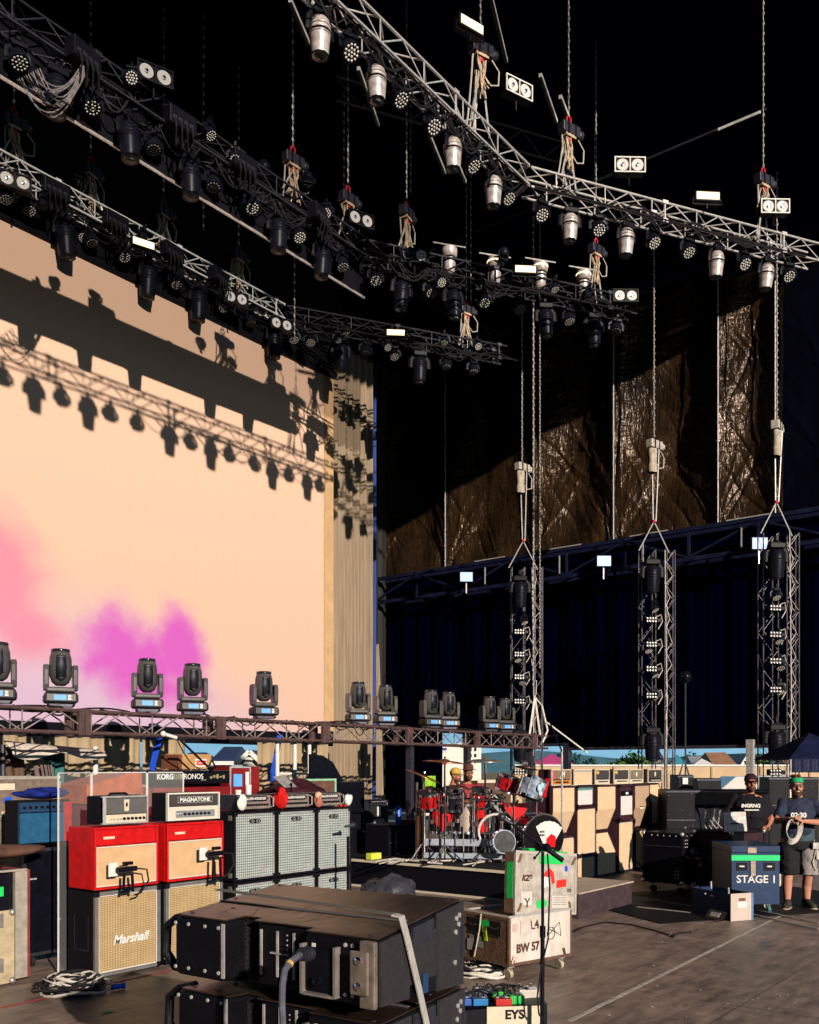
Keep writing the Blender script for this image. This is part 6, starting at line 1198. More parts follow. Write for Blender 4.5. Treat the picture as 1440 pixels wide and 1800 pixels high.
def face_parts(o, c, s=1., glasses=True, smile=False, hairk=None, headband=None, beard=True, cap=None):
    c = Vector(c)
    b = MB()
    for k in (-1, 1): b.ball(c+Vector((.031*k, -.083, .022))*s, .011*s, n=8, k=6)
    b.build('eyes', mat('eye_white', (.5, .45, .42), .3) if 'eye_white' not in bpy.data.materials else bpy.data.materials['eye_white'], o, smooth='all')
    b = MB(); [b.ball(c+Vector((.031*k, -.092, .022))*s, .0055*s, n=8, k=6) for k in (-1, 1)]; b.build('pupils', black, o, smooth='all')
    b = MB(); b.ball(c+Vector((0, -.088, -.055))*s, (.022*s, .008*s, (.009 if smile else .005)*s), n=10, k=6); b.build('mouth', white if smile else mat('lip', (.3, .07, .05), .5) if 'lip' not in bpy.data.materials else bpy.data.materials['lip'], o, smooth='all')
    if glasses:
        b = MB()
        for k in (-1, 1):
            pts = [c+Vector((.033*k+.026*math.cos(t/12*6.283), -.099, .02+.021*math.sin(t/12*6.283)))*s for t in range(13)]; b.tube(pts, .0035*s, 6); b.tube([c+Vector((.059*k, -.097, .024))*s, c+Vector((.083*k, .0, .024))*s], .0032*s, 6)
        b.tube([c+Vector((-.008, -.1, .022))*s, c+Vector((.008, -.1, .022))*s], .0035*s, 6); b.build('glasses', blackgloss, o)
    if beard:
        b = MB(); b.grid(lambda u, v: tuple(c+Vector(((.0645+.004*math.sin(u*30))*math.sin((u-.5)*3.3)*(1-.35*v), -.018-(.075-.006*v)*math.cos((u-.5)*3.3), -.055-.062*v))*s), 20, 6); b.ball(c+Vector((0, -.07, -.1))*s, (.03*s, .026*s, .02*s), n=10, k=6); b.build('beard', beardm, o, smooth='all', solid=.008)
        b = MB(); b.tube([c+Vector((-.03, -.084, -.048))*s, c+Vector((0, -.096, -.035))*s, c+Vector((.03, -.084, -.048))*s], .007*s, 6); b.build('moustache', beardm, o)
    if hairk:
        b = MB(); b.ball(c+Vector((0, .028, .055))*s, (.083*s, .094*s, .088*s), n=18, k=10); b.build('hair', hairm, o, smooth='all')
    if headband:
        b = MB(); b.grid(lambda u, v: tuple(c+Vector((.085*math.sin(6.283*u)*(1-.08*v), .010-.106*math.cos(6.283*u)*(1-.08*v), .05+.058*v+.01*math.cos(6.283*u)))*s), 28, 4); b.ball(c+Vector((.02, .11, .06))*s, .022*s, n=8, k=6); b.build('headband', headband, o, smooth='all', solid=.006)
        b = MB(); rnd = random.Random(6); [b.ball(c+Vector((rnd.uniform(-.05, .05), rnd.uniform(-.05, .08), .115+rnd.uniform(0, .025)))*s, .022*s, n=8, k=6) for _ in range(22)]; b.build('hair_tuft', mat('reddish_hair', (.14, .03, .02), .7), o, smooth='all')
    if cap:
        b = MB(); b.lathe([(.09*s, .03*s), (.092*s, .06*s), (.082*s, .105*s), (.05*s, .135*s), (0, .143*s)], 20, 0, Matrix.Translation(c+Vector((0, .012*s, .005*s)))); b.grid(lambda u, v: tuple(c+Vector((.078*math.sin((u-.5)*2.6), -.075*math.cos((u-.5)*2.2)-.065*v*math.cos((u-.5)*2.0), .045-.016*v))*s), 12, 3); b.build('cap', cap, o, smooth='all', solid=.004)
def shirt_mesh(b, ring, n=22):
    b.tube([(x, y, z) for x, y, z, _, _ in ring], [(ra, rb) for _, _, _, ra, rb in ring], n)
# ---- man with the green headband, coiling a cable
f = onZ(1402, 1597); rzm = math.atan2(-FW[0], FW[1])-.12
o = thing('person', 'man in navy T-shirt and green headband, smiling, coiling a pale cable at the right edge', 'person', (f.x, f.y, 0), rzm); S = 1.0
# local axes: -y towards the camera, +x to the right of the picture
hc = (-.02, -.02, 1.60)
sh = {'L': Vector((-.185, .025, 1.385)), 'R': Vector((.205, .03, 1.385))}
b = MB(); head_mesh(b, hc, 1.05, (.01, .03, 1.43))
b.tube([(.01, .03, .86), (.01, .03, .98), (.01, .02, 1.12), (.01, .03, 1.30), (.01, .04, 1.41), (.01, .04, 1.46)], [(.17, .13), (.185, .15), (.19, .155), (.20, .135), (.17, .10), (.07, .065)], 18)
elb = {'L': Vector((-.30, -.16, 1.16)), 'R': Vector((.36, -.12, 1.13))}; wr = {'L': Vector((-.20, -.40, 1.20)), 'R': Vector((-.02, -.38, 1.17))}
for k in 'LR': limb(b, [sh[k], sh[k].lerp(elb[k], .5), elb[k], elb[k].lerp(wr[k], .45), wr[k]], [.055, .052, .045, .043, .028])
hand(b, wr['L'], (.35, -.35, .1), (.5, .3, -.6), .75, 1.05, 1); hand(b, wr['R'], (-.9, -.1, .12), (0, .5, -.7), .8, 1.05, -1)
for k, (hx, kx, ax, ay) in {'L': (-.10, -.12, -.13, -.03), 'R': (.12, .13, .14, .05)}.items():
    limb(b, [(hx, .03, .92), (kx*1.0, .0, .70), (kx, -.01, .48), (ax, ay+.03, .30), (ax, ay+.02, .09)], [.105, .092, .064, .062, .04]); b.tube([(ax, ay+.04, .05), (ax, ay-.03, .045), (ax, ay-.07, .04)], [(.025, .03), (.028, .028), (.02, .02)], 10)
body = remesh(b.build('body', skin2, o, smooth='all'), .011, 2)
face_parts(o, hc, 1.05, True, True, None, mat('green_band', (.01, .42, .17), .6, 0, .15, 14), True)
navy = mat('navy_tshirt', (.022, .028, .06), .8, 0, .3, 9, 1., 7)
b = MB(); b.tube([(.01, .03, .90), (.01, .03, .98), (.01, .015, 1.10), (.01, .025, 1.28), (.01, .035, 1.40), (.01, .04, 1.455)], [(.205, .165), (.208, .175), (.212, .18), (.222, .158), (.195, .12), (.082, .078)], 22)
for k in 'LR': limb(b, [sh[k]+Vector((0, 0, .005)), sh[k].lerp(elb[k], .35), sh[k].lerp(elb[k], .68)], [.066, .068, .072])
folds(remesh(b.build('tshirt', navy, o, smooth='all'), .014, 2), .045)
b = MB(); b.tube([(.01, .035, .895), (.01, .03, 1.06)], [(.211, .171), (.214, .181)], 24); remesh(b.build('tshirt_hem', mat('faded_teal', (.05, .09, .11), .8, 0, .35, 8), o, smooth='all'), .014, 1)
text('02:30', .088, white, o, TR(-.035, -.172, 1.235) @ Matrix.Rotation(rad(90), 4, 'X'), .012, 'shirt_print', bold=.004)
shortm = mat('black_shorts', (.018, .017, .02), .8, 0, .3, 9); shortg = mat('grey_shorts_leg', (.30, .26, .25), .8, 0, .25, 9)
b = MB(); b.tube([(.01, .03, .95), (.01, .03, .85), (.01, .03, .78)], [(.20, .155), (.215, .165), (.20, .155)], 20)
for k, x in (('L', -.11), ('R', .125)): b.tube([(x, .03, .86), (x*1.02, .0, .66), (x*1.05, -.01, .45)], [(.125, .13), (.12, .12), (.118, .115)], 16)
folds(remesh(b.build('shorts', shortm, o, smooth='all'), .014, 2), .04)
b = MB(); b.tube([(.13, .0, .80), (.135, -.005, .62), (.138, -.012, .445)], [(.123, .125), (.122, .123), (.122, .118)], 18); folds(remesh(b.build('shorts_leg', shortg, o, smooth='all'), .012, 1), .03)
shoe = mat('dark_sneaker', (.05, .04, .03), .6, 0, .4, 14); sole = mat('tan_sole', (.45, .33, .2), .6)
for ax, ay, yaw in ((-.13, -.03, .45), (.14, .05, -.25)):
    M = TR(ax, ay, 0) @ Matrix.Rotation(yaw*-1, 4, 'Z'); b = MB(); b.tube([(0, .075, .06), (0, .02, .075), (0, -.06, .06), (0, -.14, .045), (0, -.185, .035)], [(.04, .055), (.047, .065), (.05, .05), (.048, .036), (.03, .025)], 14, 0, M); sh_ = b.build('shoe', shoe, o, smooth='all'); b = MB(); b.tube([(0, .09, .014), (0, 0, .014), (0, -.1, .014), (0, -.195, .014)], [(.042, .014), (.05, .014), (.053, .014), (.034, .014)], 14, 0, M); b.build('sole', sole, sh_, smooth='all'); b = MB(); b.tube([(0, .03, .07), (0, .03, .125)], [.05, .048], 12, 0, M); b.build('sock', black, o, smooth=True)
b = MB(); b.bb(.15, .22, -.16, -.12, .80, .88); b.bb(.2, .25, -.14, -.11, .66, .78); b.tube([(.2, -.14, .84), (.27, -.15, .72), (.26, -.15, .58), (.2, -.14, .52), (.15, -.14, .62), (.2, -.14, .82)], .008, 6); b.build('belt_radio', aludull, o)
wl = o.matrix_basis if False else Matrix.Translation(o.location) @ Matrix.Rotation(rzm, 4, 'Z')
b = MB()
for k in range(7): a0 = rnd.uniform(-.03, .03); b.tube([(-.17+.085*(1+.06*k)*math.sin(t/20*6.283+.05*k)-.02+.008*k, -.45+.05*math.sin(t/20*6.283)+.012*k, 1.07-.004*k+(.125+.008*k)*math.cos(t/20*6.283)) for t in range(21)], .006, 6, 0, wl)
tag(b.build('cable_coil', cablew), 'pale coil of cable held by the man in the green headband', 'cable')
# ---- heavier man behind the cases
f = onZ(1318, 1557); o = thing('person', 'heavy man in a dark cap, glasses and black printed T-shirt standing behind the cases', 'person', (f.x, f.y, 0), math.atan2(-FW[0], FW[1])-.05)
d2 = f.x*FW[0]+f.y*FW[1]; ztop = CAM_H-(1362-1350)*d2/1650; sc2 = ztop/1.76
hc = (-.0, -.06, 1.625); b = MB(); head_mesh(b, hc, 1.06, (0, .02, 1.45))
sh = {'L': Vector((-.215, .03, 1.385)), 'R': Vector((.215, .03, 1.385))}; elb = {'L': Vector((-.35, .04, 1.12)), 'R': Vector((.36, .02, 1.13))}; wr = {'L': Vector((-.37, -.06, .87)), 'R': Vector((.24, -.2, .99))}
b.tube([(0, .03, .84), (0, .0, 1.0), (0, -.03, 1.12), (0, .0, 1.28), (0, .03, 1.41), (0, .03, 1.47)], [(.21, .18), (.25, .23), (.26, .24), (.25, .19), (.2, .12), (.075, .07)], 18)
for k in 'LR': limb(b, [sh[k], sh[k].lerp(elb[k], .5), elb[k], elb[k].lerp(wr[k], .45), wr[k]], [.062, .06, .052, .05, .032])
hand(b, wr['L'], (-.05, -.15, -1), (1, 0, 0), .35, 1.05, 1); hand(b, wr['R'], (-.5, -.3, -.35), (-.2, .8, -.3), .6, 1.05, -1)
for x in (-.12, .12): limb(b, [(x, .03, .9), (x*1.1, .01, .7), (x*1.15, 0, .48), (x*1.2, .03, .3), (x*1.2, .03, .08)], [.12, .105, .075, .07, .045]); b.tube([(x*1.2, .06, .05), (x*1.2, -.14, .03)], [(.04, .04), (.035, .025)], 10)
remesh(b.build('body', skin, o, smooth='all'), .012, 2); face_parts(o, hc, 1.06, True, False, True, None, True, mat('dark_cap', (.03, .012, .02), .7))
blackt = mat('black_tshirt', (.012, .011, .016), .8, 0, .3, 8, 1., 6)
b = MB(); b.tube([(0, .03, .88), (0, .0, 1.0), (0, -.03, 1.12), (0, .0, 1.28), (0, .03, 1.405), (0, .03, 1.46)], [(.245, .22), (.272, .252), (.282, .262), (.272, .212), (.215, .135), (.088, .082)], 22)
for k in 'LR': limb(b, [sh[k]+Vector((0, 0, .005)), sh[k].lerp(elb[k], .4), sh[k].lerp(elb[k], .85)], [.074, .076, .078])
folds(remesh(b.build('tshirt', blackt, o, smooth='all'), .014, 2), .045)
text('INGRNG', .075, white, o, TR(-.06, -.234, 1.275) @ Matrix.Rotation(rad(82), 4, 'X'), .012, 'shirt_print', bold=.003, shear=.15); b = MB(); b.bb(-.16, .06, -.268, -.25, 1.205, 1.222); b.build('print_line', white, o)
b = MB(); b.tube([(0, .03, .92), (0, .03, .8)], [(.225, .2), (.22, .19)], 20)
for x in (-.13, .13): b.tube([(x, .03, .86), (x*1.08, .0, .6), (x*1.15, 0, .4)], [(.135, .14), (.13, .125), (.125, .12)], 16)
remesh(b.build('shorts', shortm, o, smooth='all'), .015, 2)
for x in (-.145, .145): b = MB(); b.tube([(x, .075, .055), (x, .02, .07), (x, -.08, .055), (x, -.19, .035)], [(.042, .055), (.05, .065), (.052, .048), (.032, .03)], 12); b.build('shoe', shoe, o, smooth='all')
o.scale = (sc2,)*3
# ---- two drum technicians behind the kit
def tech(label, px, pytop, d, hat, shirt, lean, cap=True):
    p = onD(px, pytop, d); o = thing('person', label, 'person', (p.x, p.y, rz), math.atan2(-FW[0], FW[1])+lean); H = p.z-rz; s = H/1.36
    # seated figure: hips at .5, head top at 1.36
    hc = (0, -.06, 1.24); b = MB(); head_mesh(b, hc, 1., (0, .01, 1.07)); b.tube([(0, .06, .48), (0, .05, .62), (0, .02, .85), (0, .02, 1.0), (0, .01, 1.08)], [(.16, .13), (.165, .13), (.185, .125), (.16, .09), (.06, .06)], 16)
    for k in (-1, 1): limb(b, [(.2*k, .02, 1.0), (.27*k, -.08, .78), (.16*k, -.3, .72)], [.058, .045, .03]); hand(b, (.16*k, -.3, .72), (-.2*k, -1, -.1), (0, 0, -1), .5, 1., k); limb(b, [(.1*k, .04, .5), (.16*k, -.38, .5), (.16*k, -.4, .08)], [.1, .066, .042]); b.tube([(.16*k, -.36, .05), (.16*k, -.56, .03)], [(.04, .04), (.033, .024)], 10)
    remesh(b.build('body', skin, o, smooth='all'), .013, 2); face_parts(o, hc, 1., True, False, True, None, True, hat if cap else None)
    if not cap: b = MB(); b.lathe([(.15, .045), (.15, .052), (.09, .06), (.088, .12), (.07, .15), (0, .15)], 22, 0, Matrix.Translation(Vector(hc)+Vector((0, .01, .01)))); b.build('brimmed_hat', hat, o, smooth=True)
    b = MB(); b.tube([(0, .06, .5), (0, .05, .62), (0, .02, .85), (0, .02, 1.0), (0, .01, 1.065)], [(.185, .155), (.19, .155), (.208, .148), (.178, .108), (.075, .072)], 18); [limb(b, [(.2*k, .02, 1.0), (.245*k, -.04, .87)], [.075, .072]) for k in (-1, 1)]; remesh(b.build('tshirt', shirt, o, smooth='all'), .015, 2)
    b = MB(); [b.tube([(.1*k, .05, .5), (.16*k, -.38, .5), (.16*k, -.4, .12)], [.118, .09, .075], 12) for k in (-1, 1)]; b.tube([(0, .06, .42), (0, .06, .56)], [(.18, .15)]*2, 14); remesh(b.build('trousers', black, o, smooth='all'), .016, 2)
    o.scale = (s,)*3; t = thing('drum_stool', 'round black stool under the '+label.split(',')[0], 'stool', (p.x, p.y, rz)); b = MB(); b.lathe([(0, .33*s), (.17, .33*s), (.18, .36*s), (.17, .40*s), (0, .40*s)], 18, 0); b.build('seat', black, t, smooth=True); b = MB(); b.tube([(0, 0, .02), (0, 0, .33*s)], .025, 8); b.build('post', chrome, t)
tech('person in a yellow cap and dark shirt, bent among the drums', 797, 1352, 17.0, mat('yellow_cap', (.6, .38, .06), .7), mat('shirt_dark', (.03, .015, .025), .8), .9)
tech('person in a brown brimmed hat and red patterned shirt, behind the drums', 822, 1347, 17.4, mat('brown_hat', (.12, .035, .03), .8), mat('red_pattern', (.35, .03, .04), .8, 0, .8, 22), .2, False)
# ================================================================ CASES, CRATES, FOREGROUND
# --- open trunk with stencil
C = Vector((6.96, 4.31, 0)); ex = Vector((.78, -.19, 0)).normalized(); o = thing('flight_case', 'white-faced wheeled trunk with its scribbled lid open, stencilled BW 57', 'flight case', C, math.atan2(ex.y, ex.x)); W, Dp = .80, .58
whiteface = mat('worn_white_ply', (.66, .58, .52), .65, 0, .22, 7, .25, 30, c2=(.78, .72, .66), stretch=(1, 1, .4)); lidply = mat('worn_lid_ply', (.45, .40, .35), .7, 0, .35, 9, .3, 40); brn = mat('brown_case_side', (.17, .09, .06), .6, 0, .5, 12, .3, 40); bronze = mat('bronze_edge', (.22, .13, .09), .45, .5, .4, 14); marker = mat('brown_stencil', (.10, .04, .025), .7, 0, .3, 20)  # brown sides carry the shade of the left face in their colour
zb, zt = .128, .565
b = MB(); b.bb(0, W, .012, Dp, zb, zt-.02); b.build('body', brn, o)
b = MB(); b.bb(.02, W-.012, .002, .0118, zb+.02, zt-.02); b.build('front_panel', whiteface, o)
b = MB(); b.bb(0, W, -.004, .02, zb-.006, zb+.018); b.bb(-.004, .0195, -.004, .02, zb+.018, zt-.018); b.bb(-.004, .02, .0201, Dp, zb-.006, zb+.02); b.bb(-.005, .02, .0201, Dp, zt-.045, zt-.018); b.bb(-.004, .02, Dp-.025, Dp+.004, zb+.02, zt-.045); b.bb(W-.012, W+.004, -.004, .02, zb+.018, zt-.018); b.build('edging', bronze, o)
b = MB(); b.bb(0, W, -.003, .0201, zt-.018, zt-.002); b.bb(0, .02, .0202, Dp, zt-.018, zt-.002); b.bb(W-.02, W, .0202, Dp, zt-.018, zt-.002); b.bb(.02, W-.02, Dp-.02, Dp, zt-.018, zt-.002); b.build('rim', alu, o)
for y in (.10, .38):
    b = MB(); b.bb(-.008, -.0005, y, y+.14, zt-.19, zt-.07); pl = b.build('handle_dish', black, o, bevel=.006); b = MB(); b.bb(-.010, -.0085, y-.01, y+.15, zt-.20, zt-.19); b.bb(-.010, -.0085, y-.01, y+.15, zt-.07, zt-.06); b.tube([(-.014, y+.02, zt-.12), (-.02, y+.07, zt-.13), (-.014, y+.12, zt-.12)], .008, 6); b.build('bail_handle', steel, pl)
def fl(pts, m, nm, x, z, y=-.0002, th=.002): b = MB(); b.prism([(a+x, c+z) for a, c in pts], 0, th, 0, FRONT(0, y, 0)); return b.build(nm, m, o)
text('BW 57', .105, marker, o, FRONT(.235, -.001, .265), .0015, 'stencil_lettering', bold=.004, xs=.95)
text('L4', .11, marker, o, FRONT(.325, -.001, .455), .0015, 'stencil_lettering', shear=-.15, bold=.002)
b = MB(); b.tube([(.48, -.003, .34), (.53, -.003, .37), (.64, -.003, .45), (.66, -.003, .32), (.6, -.003, .36), (.5, -.003, .40)], .003, 5); b.tube([(.53+.05*math.cos(t/14*6.283), -.003, .36+.055*math.sin(t/14*6.283)) for t in range(15)], .003, 5); b.build('marker_drawing', black, o)
fl(R4(0, .14, 0, .12, .008), mat('faint_paper', (.58, .50, .46), .8), 'torn_label', .14, .39); fl(R4(0, .06, 0, .07), mat('faint_pink', (.62, .40, .35), .8), 'stain_label', .05, .42)
b = MB(); [b.bb(x, x+.05, -.009, -.0042, z, z+.016, 0, None) for x, z in ((.02, zb+.03),)]; [b.tube([(x, -.006, zb+.02), (x+dx, -.006, zb+.08)], .012, 6) for x, dx in ((.03, .03), (W-.09, -.02))]; b.build('corner_brace', bronze, o)
M = LEFT(-.0055, 0, 0)   # local u = -y
def sd(pts, m, nm, off=.0): b = MB(); b.prism(pts, 0, .002+off, 0, M); return b.build(nm, m, o)
sd(R4(-.40, -.24, zt-.13, zt-.075, .005), greentape, 'green_tape'); tg = sd([(-.33, zt-.13), (-.28, zt-.13), (-.26, zt-.25), (-.30, zt-.255)], mat('lime_tag', (.5, .75, .03), .6), 'lime_tag', .004); sd(R4(-.50, -.32, .24, .34), mat('grey_paper', (.28, .26, .27), .8), 'paper_label'); sd(R4(-.53, -.42, .20, .30, .01), mat('grey_paper2', (.4, .37, .36), .8), 'paper_label', .002)
text('HUNK', .05, black, o, LEFT(-.013, .295, zt-.19) @ Matrix.Rotation(rad(80), 4, 'Z'), .001, 'tag_lettering')
b = MB(); b.tube([(-.012, .34, zt-.02), (-.014, .36, .40), (-.016, .40, .24), (-.012, .43, .15)], .006, 6); b.build('hanging_string', offwhite, o)
for x, y in ((.05, .06), (W-.1, .06), (.05, Dp-.07), (W-.1, Dp-.07)):
    b = MB(); b.bb(x-.035, x+.035, y-.04, y+.04, zb-.02, zb-.007); b.bar((x, y-.03, zb-.02), (x, y+.01, .045), .012, .05); fk = b.build('caster', edge, o); b = MB(); b.lathe([(.01, -.018), (.045, -.018), (.05, 0), (.045, .018), (.01, .018)], 16, 0, TR(x+.005, y, .051, 0, 80)); b.build('wheel', mat('cream_wheel', (.50, .42, .30), .5) if 'cream_wheel' not in bpy.data.materials else bpy.data.materials['cream_wheel'], fk, smooth=True)
# lid, stood open on the front edge
lid = bpy.data.objects.new('lid', None); col.objects.link(lid); lid.parent = o; lid.location = (.10, .03, zt+.0); lid.rotation_euler = (rad(-4), rad(5.5), 0); LW, LH, LD = .80, .56, .13
b = MB(); b.bb(0, LW, 0, LD, .01, LH); b.build('lid_shell', lidply, lid)
b = MB(); t = .005
for z0, z1 in ((0, .022), (LH-.022, LH+.003)): b.bb(0, LW, -t, .016, z0, z1)
for x0, x1 in ((-.003, .02), (LW-.02, LW+.003)): b.bb(x0, x1, -t, .016, .022, LH-.022)
b.build('lid_edge', mat('pale_edge', (.55, .50, .45), .5, .2, .2, 10), lid)
b = MB(); b.bb(-.004, -.0005, .016, LD, .012, LH-.01); sdn = b.build('lid_side', bronze, lid); b = MB(); b.bb(-.007, -.0042, .025, .10, .14, .46); b.build('green_tape', greentape, sdn)
b = MB(); [b.bar((x, -.008, z), (x+dx, -.008, z+.07), .035, .008) for x, z, dx in ((.03, .46, .03), (LW-.07, .46, .05), (.03, .03, .04), (LW-.09, .05, -.02))]; b.build('corner_brace', mat('gold_brace', (.42, .27, .14), .4, .5, .3, 10), lid)
def ld(pts, m, nm, th=.0025): b = MB(); b.prism(pts, 0, th, 0, FRONT(0, -.0005, 0)); return b.build(nm, m, lid)
ld(R4(.30, .62, .45, .53, .01), greentape, 'green_tape'); ld([(.28, .06), (.34, .05), (.40, .08), (.41, .12), (.33, .14), (.27, .11)], greentape, 'green_tape'); ld([(.36, .345), (.42, .33), (.45, .35), (.47, .27), (.51, .29), (.49, .38), (.44, .42), (.38, .38)], redtape, 'red_arrow'); ld(R4(.53, .66, .24, .31, .015), redtape, 'red_tape'); ld(R4(.33, .43, .23, .33, .025), white, 'white_label'); ld(R4(.36, .48, .13, .19, .05), mat('aged_paper', (.62, .54, .5), .8), 'paper_label'); ld(R4(.47, .70, .06, .17), whiteface, 'paper_label'); ld(R4(.07, .21, .08, .2, .005), whiteface, 'paper_label'); ld([(.66+.022*math.cos(k*.785), .42+.03*math.sin(k*.785)) for k in range(8)], bluetape, 'blue_sticker')
text('Y', .12, black, lid, FRONT(.15, -.005, .1), .0012, 'marker_lettering'); text('KZ*', .07, marker, lid, FRONT(.14, -.003, .32), .0012, 'stencil_lettering', bold=.004, shear=.3); text('100', .045, marker, lid, FRONT(.70, -.003, .22), .0012, 'stencil_lettering')
b = MB(); [b.bb(.48, .66, -.0048, -.0042, z, z+.004) for z in (.09, .11, .13, .15)]; b.build('print_line', greyboard, lid)
b = MB(); b.bb(.18, .50, .01, .10, LH+.004, LH+.03); b.bb(.55, .72, .03, .1, LH+.004, LH+.016); b.build('green_cloth', greentape, lid, bevel=.008)
# --- loudspeaker stack in the foreground: three tapered line boxes lying on their sides
spk = mat('speaker_black', (.005, .0045, .007), .5, 0, .35, 9, .25, 90); spktop = mat('dusty_speaker_top', (.022, .013, .010), .33, 0, .5, 2.2, .12, 14, c2=(.06, .034, .023), spec=.6); spkside = mat('speaker_side', (.038, .034, .038), .55, 0, .2, 30, .2, 160)  # paler top and side, blacker back: sun and shade put into the colours
def spkbox(zf, zn, label, dx, lvl):
    """near panel at local x=0 (height zn), far front at x=1.02 (height zf); y = width"""
    zf0, zf1 = zf; zn0, zn1 = zn
    o = thing('loudspeaker', label, 'loudspeaker', (2.64+dx, 2.24+dx*.3, 0), rad(4), 'stacked foreground loudspeakers')
    def zt(x): return zn1+(zf1-zn1)*x/1.02
    def z0(x): return zn0+(zf0-zn0)*x/1.02
    def wedge(b, poly, inset=0, top=0, bot=0, M=None):
        n = len(poly); vs = [(x, y, z0(x)+bot) for x, y in poly]+[(x, y, zt(x)-top) for x, y in poly]
        b.add(vs, [tuple(range(n-1, -1, -1)), tuple(range(n, 2*n))]+[(i, (i+1) % n, n+(i+1) % n, n+i) for i in range(n)])
    # outline seen from above: near edge stepped for the connector bay
    b = MB(); wedge(b, [(.05, 0), (1.02, .20), (.98, 1.33), (.06, 1.10), (.05, .80), (.20, .79), (.20, .70), (.14, .69), (.14, .36), (.05, .35)], top=.006); b.build('cabinet', spk, o, bevel=.022)
    b = MB(); n = [(.07, .01), (1.0, .205), (.965, 1.31), (.075, 1.085), (.07, .80), (.19, .80), (.19, .70), (.13, .69), (.13, .36), (.07, .355)]; k = len(n); b.add([(x, y, zt(x)-.005) for x, y in n]+[(x, y, zt(x)+.001) for x, y in n], [tuple(range(k, 2*k))]+[(i, (i+1) % k, k+(i+1) % k, k+i) for i in range(k)]); b.build('top_skin', spktop, o)
    b = MB(); b.add([(.40+.012*j, y, zt(.40+.012*j+.0)+.0045) for y in (.11, 1.17) for j in range(3)], [(0, 1, 4, 3), (1, 2, 5, 4)]); b.build('seam_strip', greyboard, o, solid=.004)
    # right side skin and recesses (side runs from (.05,0) to (1.02,.2))
    a = math.atan2(.2, .97); L = math.hypot(.97, .2); S = TR(.05, 0, 0) @ Matrix.Rotation(a, 4, 'Z')
    def sz(u): x = .05+u*math.cos(a); return z0(x), zt(x)
    def quadside(u0, u1, f0, f1, d0, d1, nm, m):
        b = MB(); p = []
        for dd in (d0, d1):
            for u, f in ((u0, f0), (u1, f0), (u1, f1), (u0, f1)): zl, zh = sz(u); p.append((u, dd, zl+(zh-zl)*f))
        b.add(p, [(3, 2, 1, 0), (4, 5, 6, 7), (0, 1, 5, 4), (1, 2, 6, 5), (2, 3, 7, 6), (3, 0, 4, 7)], 0, S); return b.build(nm, m, o)
    quadside(.02, .30, .03, .96, -.012, -.0005, 'side_panel', spkside); quadside(.305, .62, .20, .80, -.008, -.0005, 'side_panel', spkside); quadside(.625, .97, .02, .98, -.012, -.0005, 'side_panel', spkside)
    quadside(.34, .58, .70, .95, -.012, -.0006, 'grip_recess', steel); quadside(.36, .6, .05, .22, -.012, -.0006, 'grip_recess', black); quadside(.44, .5, .05, .3, -.016, -.0121, 'blue_pad', mat('blue_grey_pad', (.02, .06, .14), .5))  # blue strip is a painted highlight on the grip
    quadside(.93, .968, .35, .7, -.02, -.0125, 'rigging_plate', steel)
    b = MB(); [b.lathe([(.012, 0), (.012, .008), (0, .009)], 8, 0, S @ TR(u, -.012, zz, 90)) for u, zz in ((.86, zt(.9)-.07), (.89, zt(.9)-.10), (.85, zt(.9)-.13), (.90, zt(.9)-.06), (.84, z0(.9)+.12))]; b.build('screw', alu, o)
    # metal corner plates at near right corner
    b = MB(); b.bb(.008, .035, -.02, .05, zn0+.0, zn1+.002); b.bb(-.006, .0079, .0, .085, zn0+.05, zn1-.035); pl = b.build('corner_plate', mat('bronze_plate', (.30, .24, .20), .4, .5, .4, 12) if 'bronze_plate' not in bpy.data.materials else bpy.data.materials['bronze_plate'], o, bevel=.01)
    b = MB(); [b.lathe([(.016, 0), (.016, .006), (.008, .009), (0, .009)], 10, 0, TR(-.0062, .042, z, 0, -90)) for z in (zn0+.085, zn1-.07)]; b.build('bolt', chrome, pl)
    # connector bay: panel edges, socket
    b = MB(); [b.bb(.018, .05, y, y+.012, zn0+.015, zn1-.04) for y in (.17, .335)]; b.bb(.02, .05, .182, .335, zn0+.012, zn0+.022); b.build('bay_edge', mat('bay_grey', (.28, .25, .23), .45, .3, .3, 12) if 'bay_grey' not in bpy.data.materials else bpy.data.materials['bay_grey'], o)
    b = MB(); b.bb(.035, .0495, .19, .33, zn0+.03, zn1-.05); b.build('connector_panel', blackgloss, o); b = MB(); b.lathe([(.018, 0), (.018, .03), (.012, .03), (0, .02)], 12, 0, TR(.036, .26, (zn0+zn1)/2-.05, 0, -90)); b.build('socket', blackgloss, o); b = MB(); b.bb(.0355, .0362, .28, .30, zn1-.06, zn1-.035); b.build('tiny_label', white, o)
    b = MB(); [b.bb(.045, .052, y, y+.016, zn0+.01, zn1-.01) for y in (.785,)]; [b.bb(.13, .137, .38+.09*k, .39+.09*k, zn0+.03, zn1-.03) for k in range(4)]; [b.ball((.12, .5, zn0+.03+.02*k), .004, n=6, k=4) for k in range(10)]; b.bb(.125, .139, .5, .6, (zn0+zn1)/2, (zn0+zn1)/2+.006); b.build('fin', aludull, o)
    b = MB(); [b.lathe([(.009, 0), (.008, .004), (0, .005)], 8, 0, TR(.0495, y, z, 0, -90)) for y in (.02, .11, .145, .82, .9, 1.0, 1.08) for z in (zn0+.03, zn1-.03)]; b.build('panel_screw', alu, o)
    b = MB(); [b.lathe([(.011, 0), (.009, .003), (0, .004)], 8, 0, TR(x, y, zt(x)+.0015)) for x, y in ((.1, .06), (.5, .13), (.93, .23), (.92, 1.25), (.5, 1.16), (.12, 1.05), (.3, .98), (.72, .2))]; b.build('top_screw', steel, o)
    b = MB(); rnd = random.Random(60+lvl)
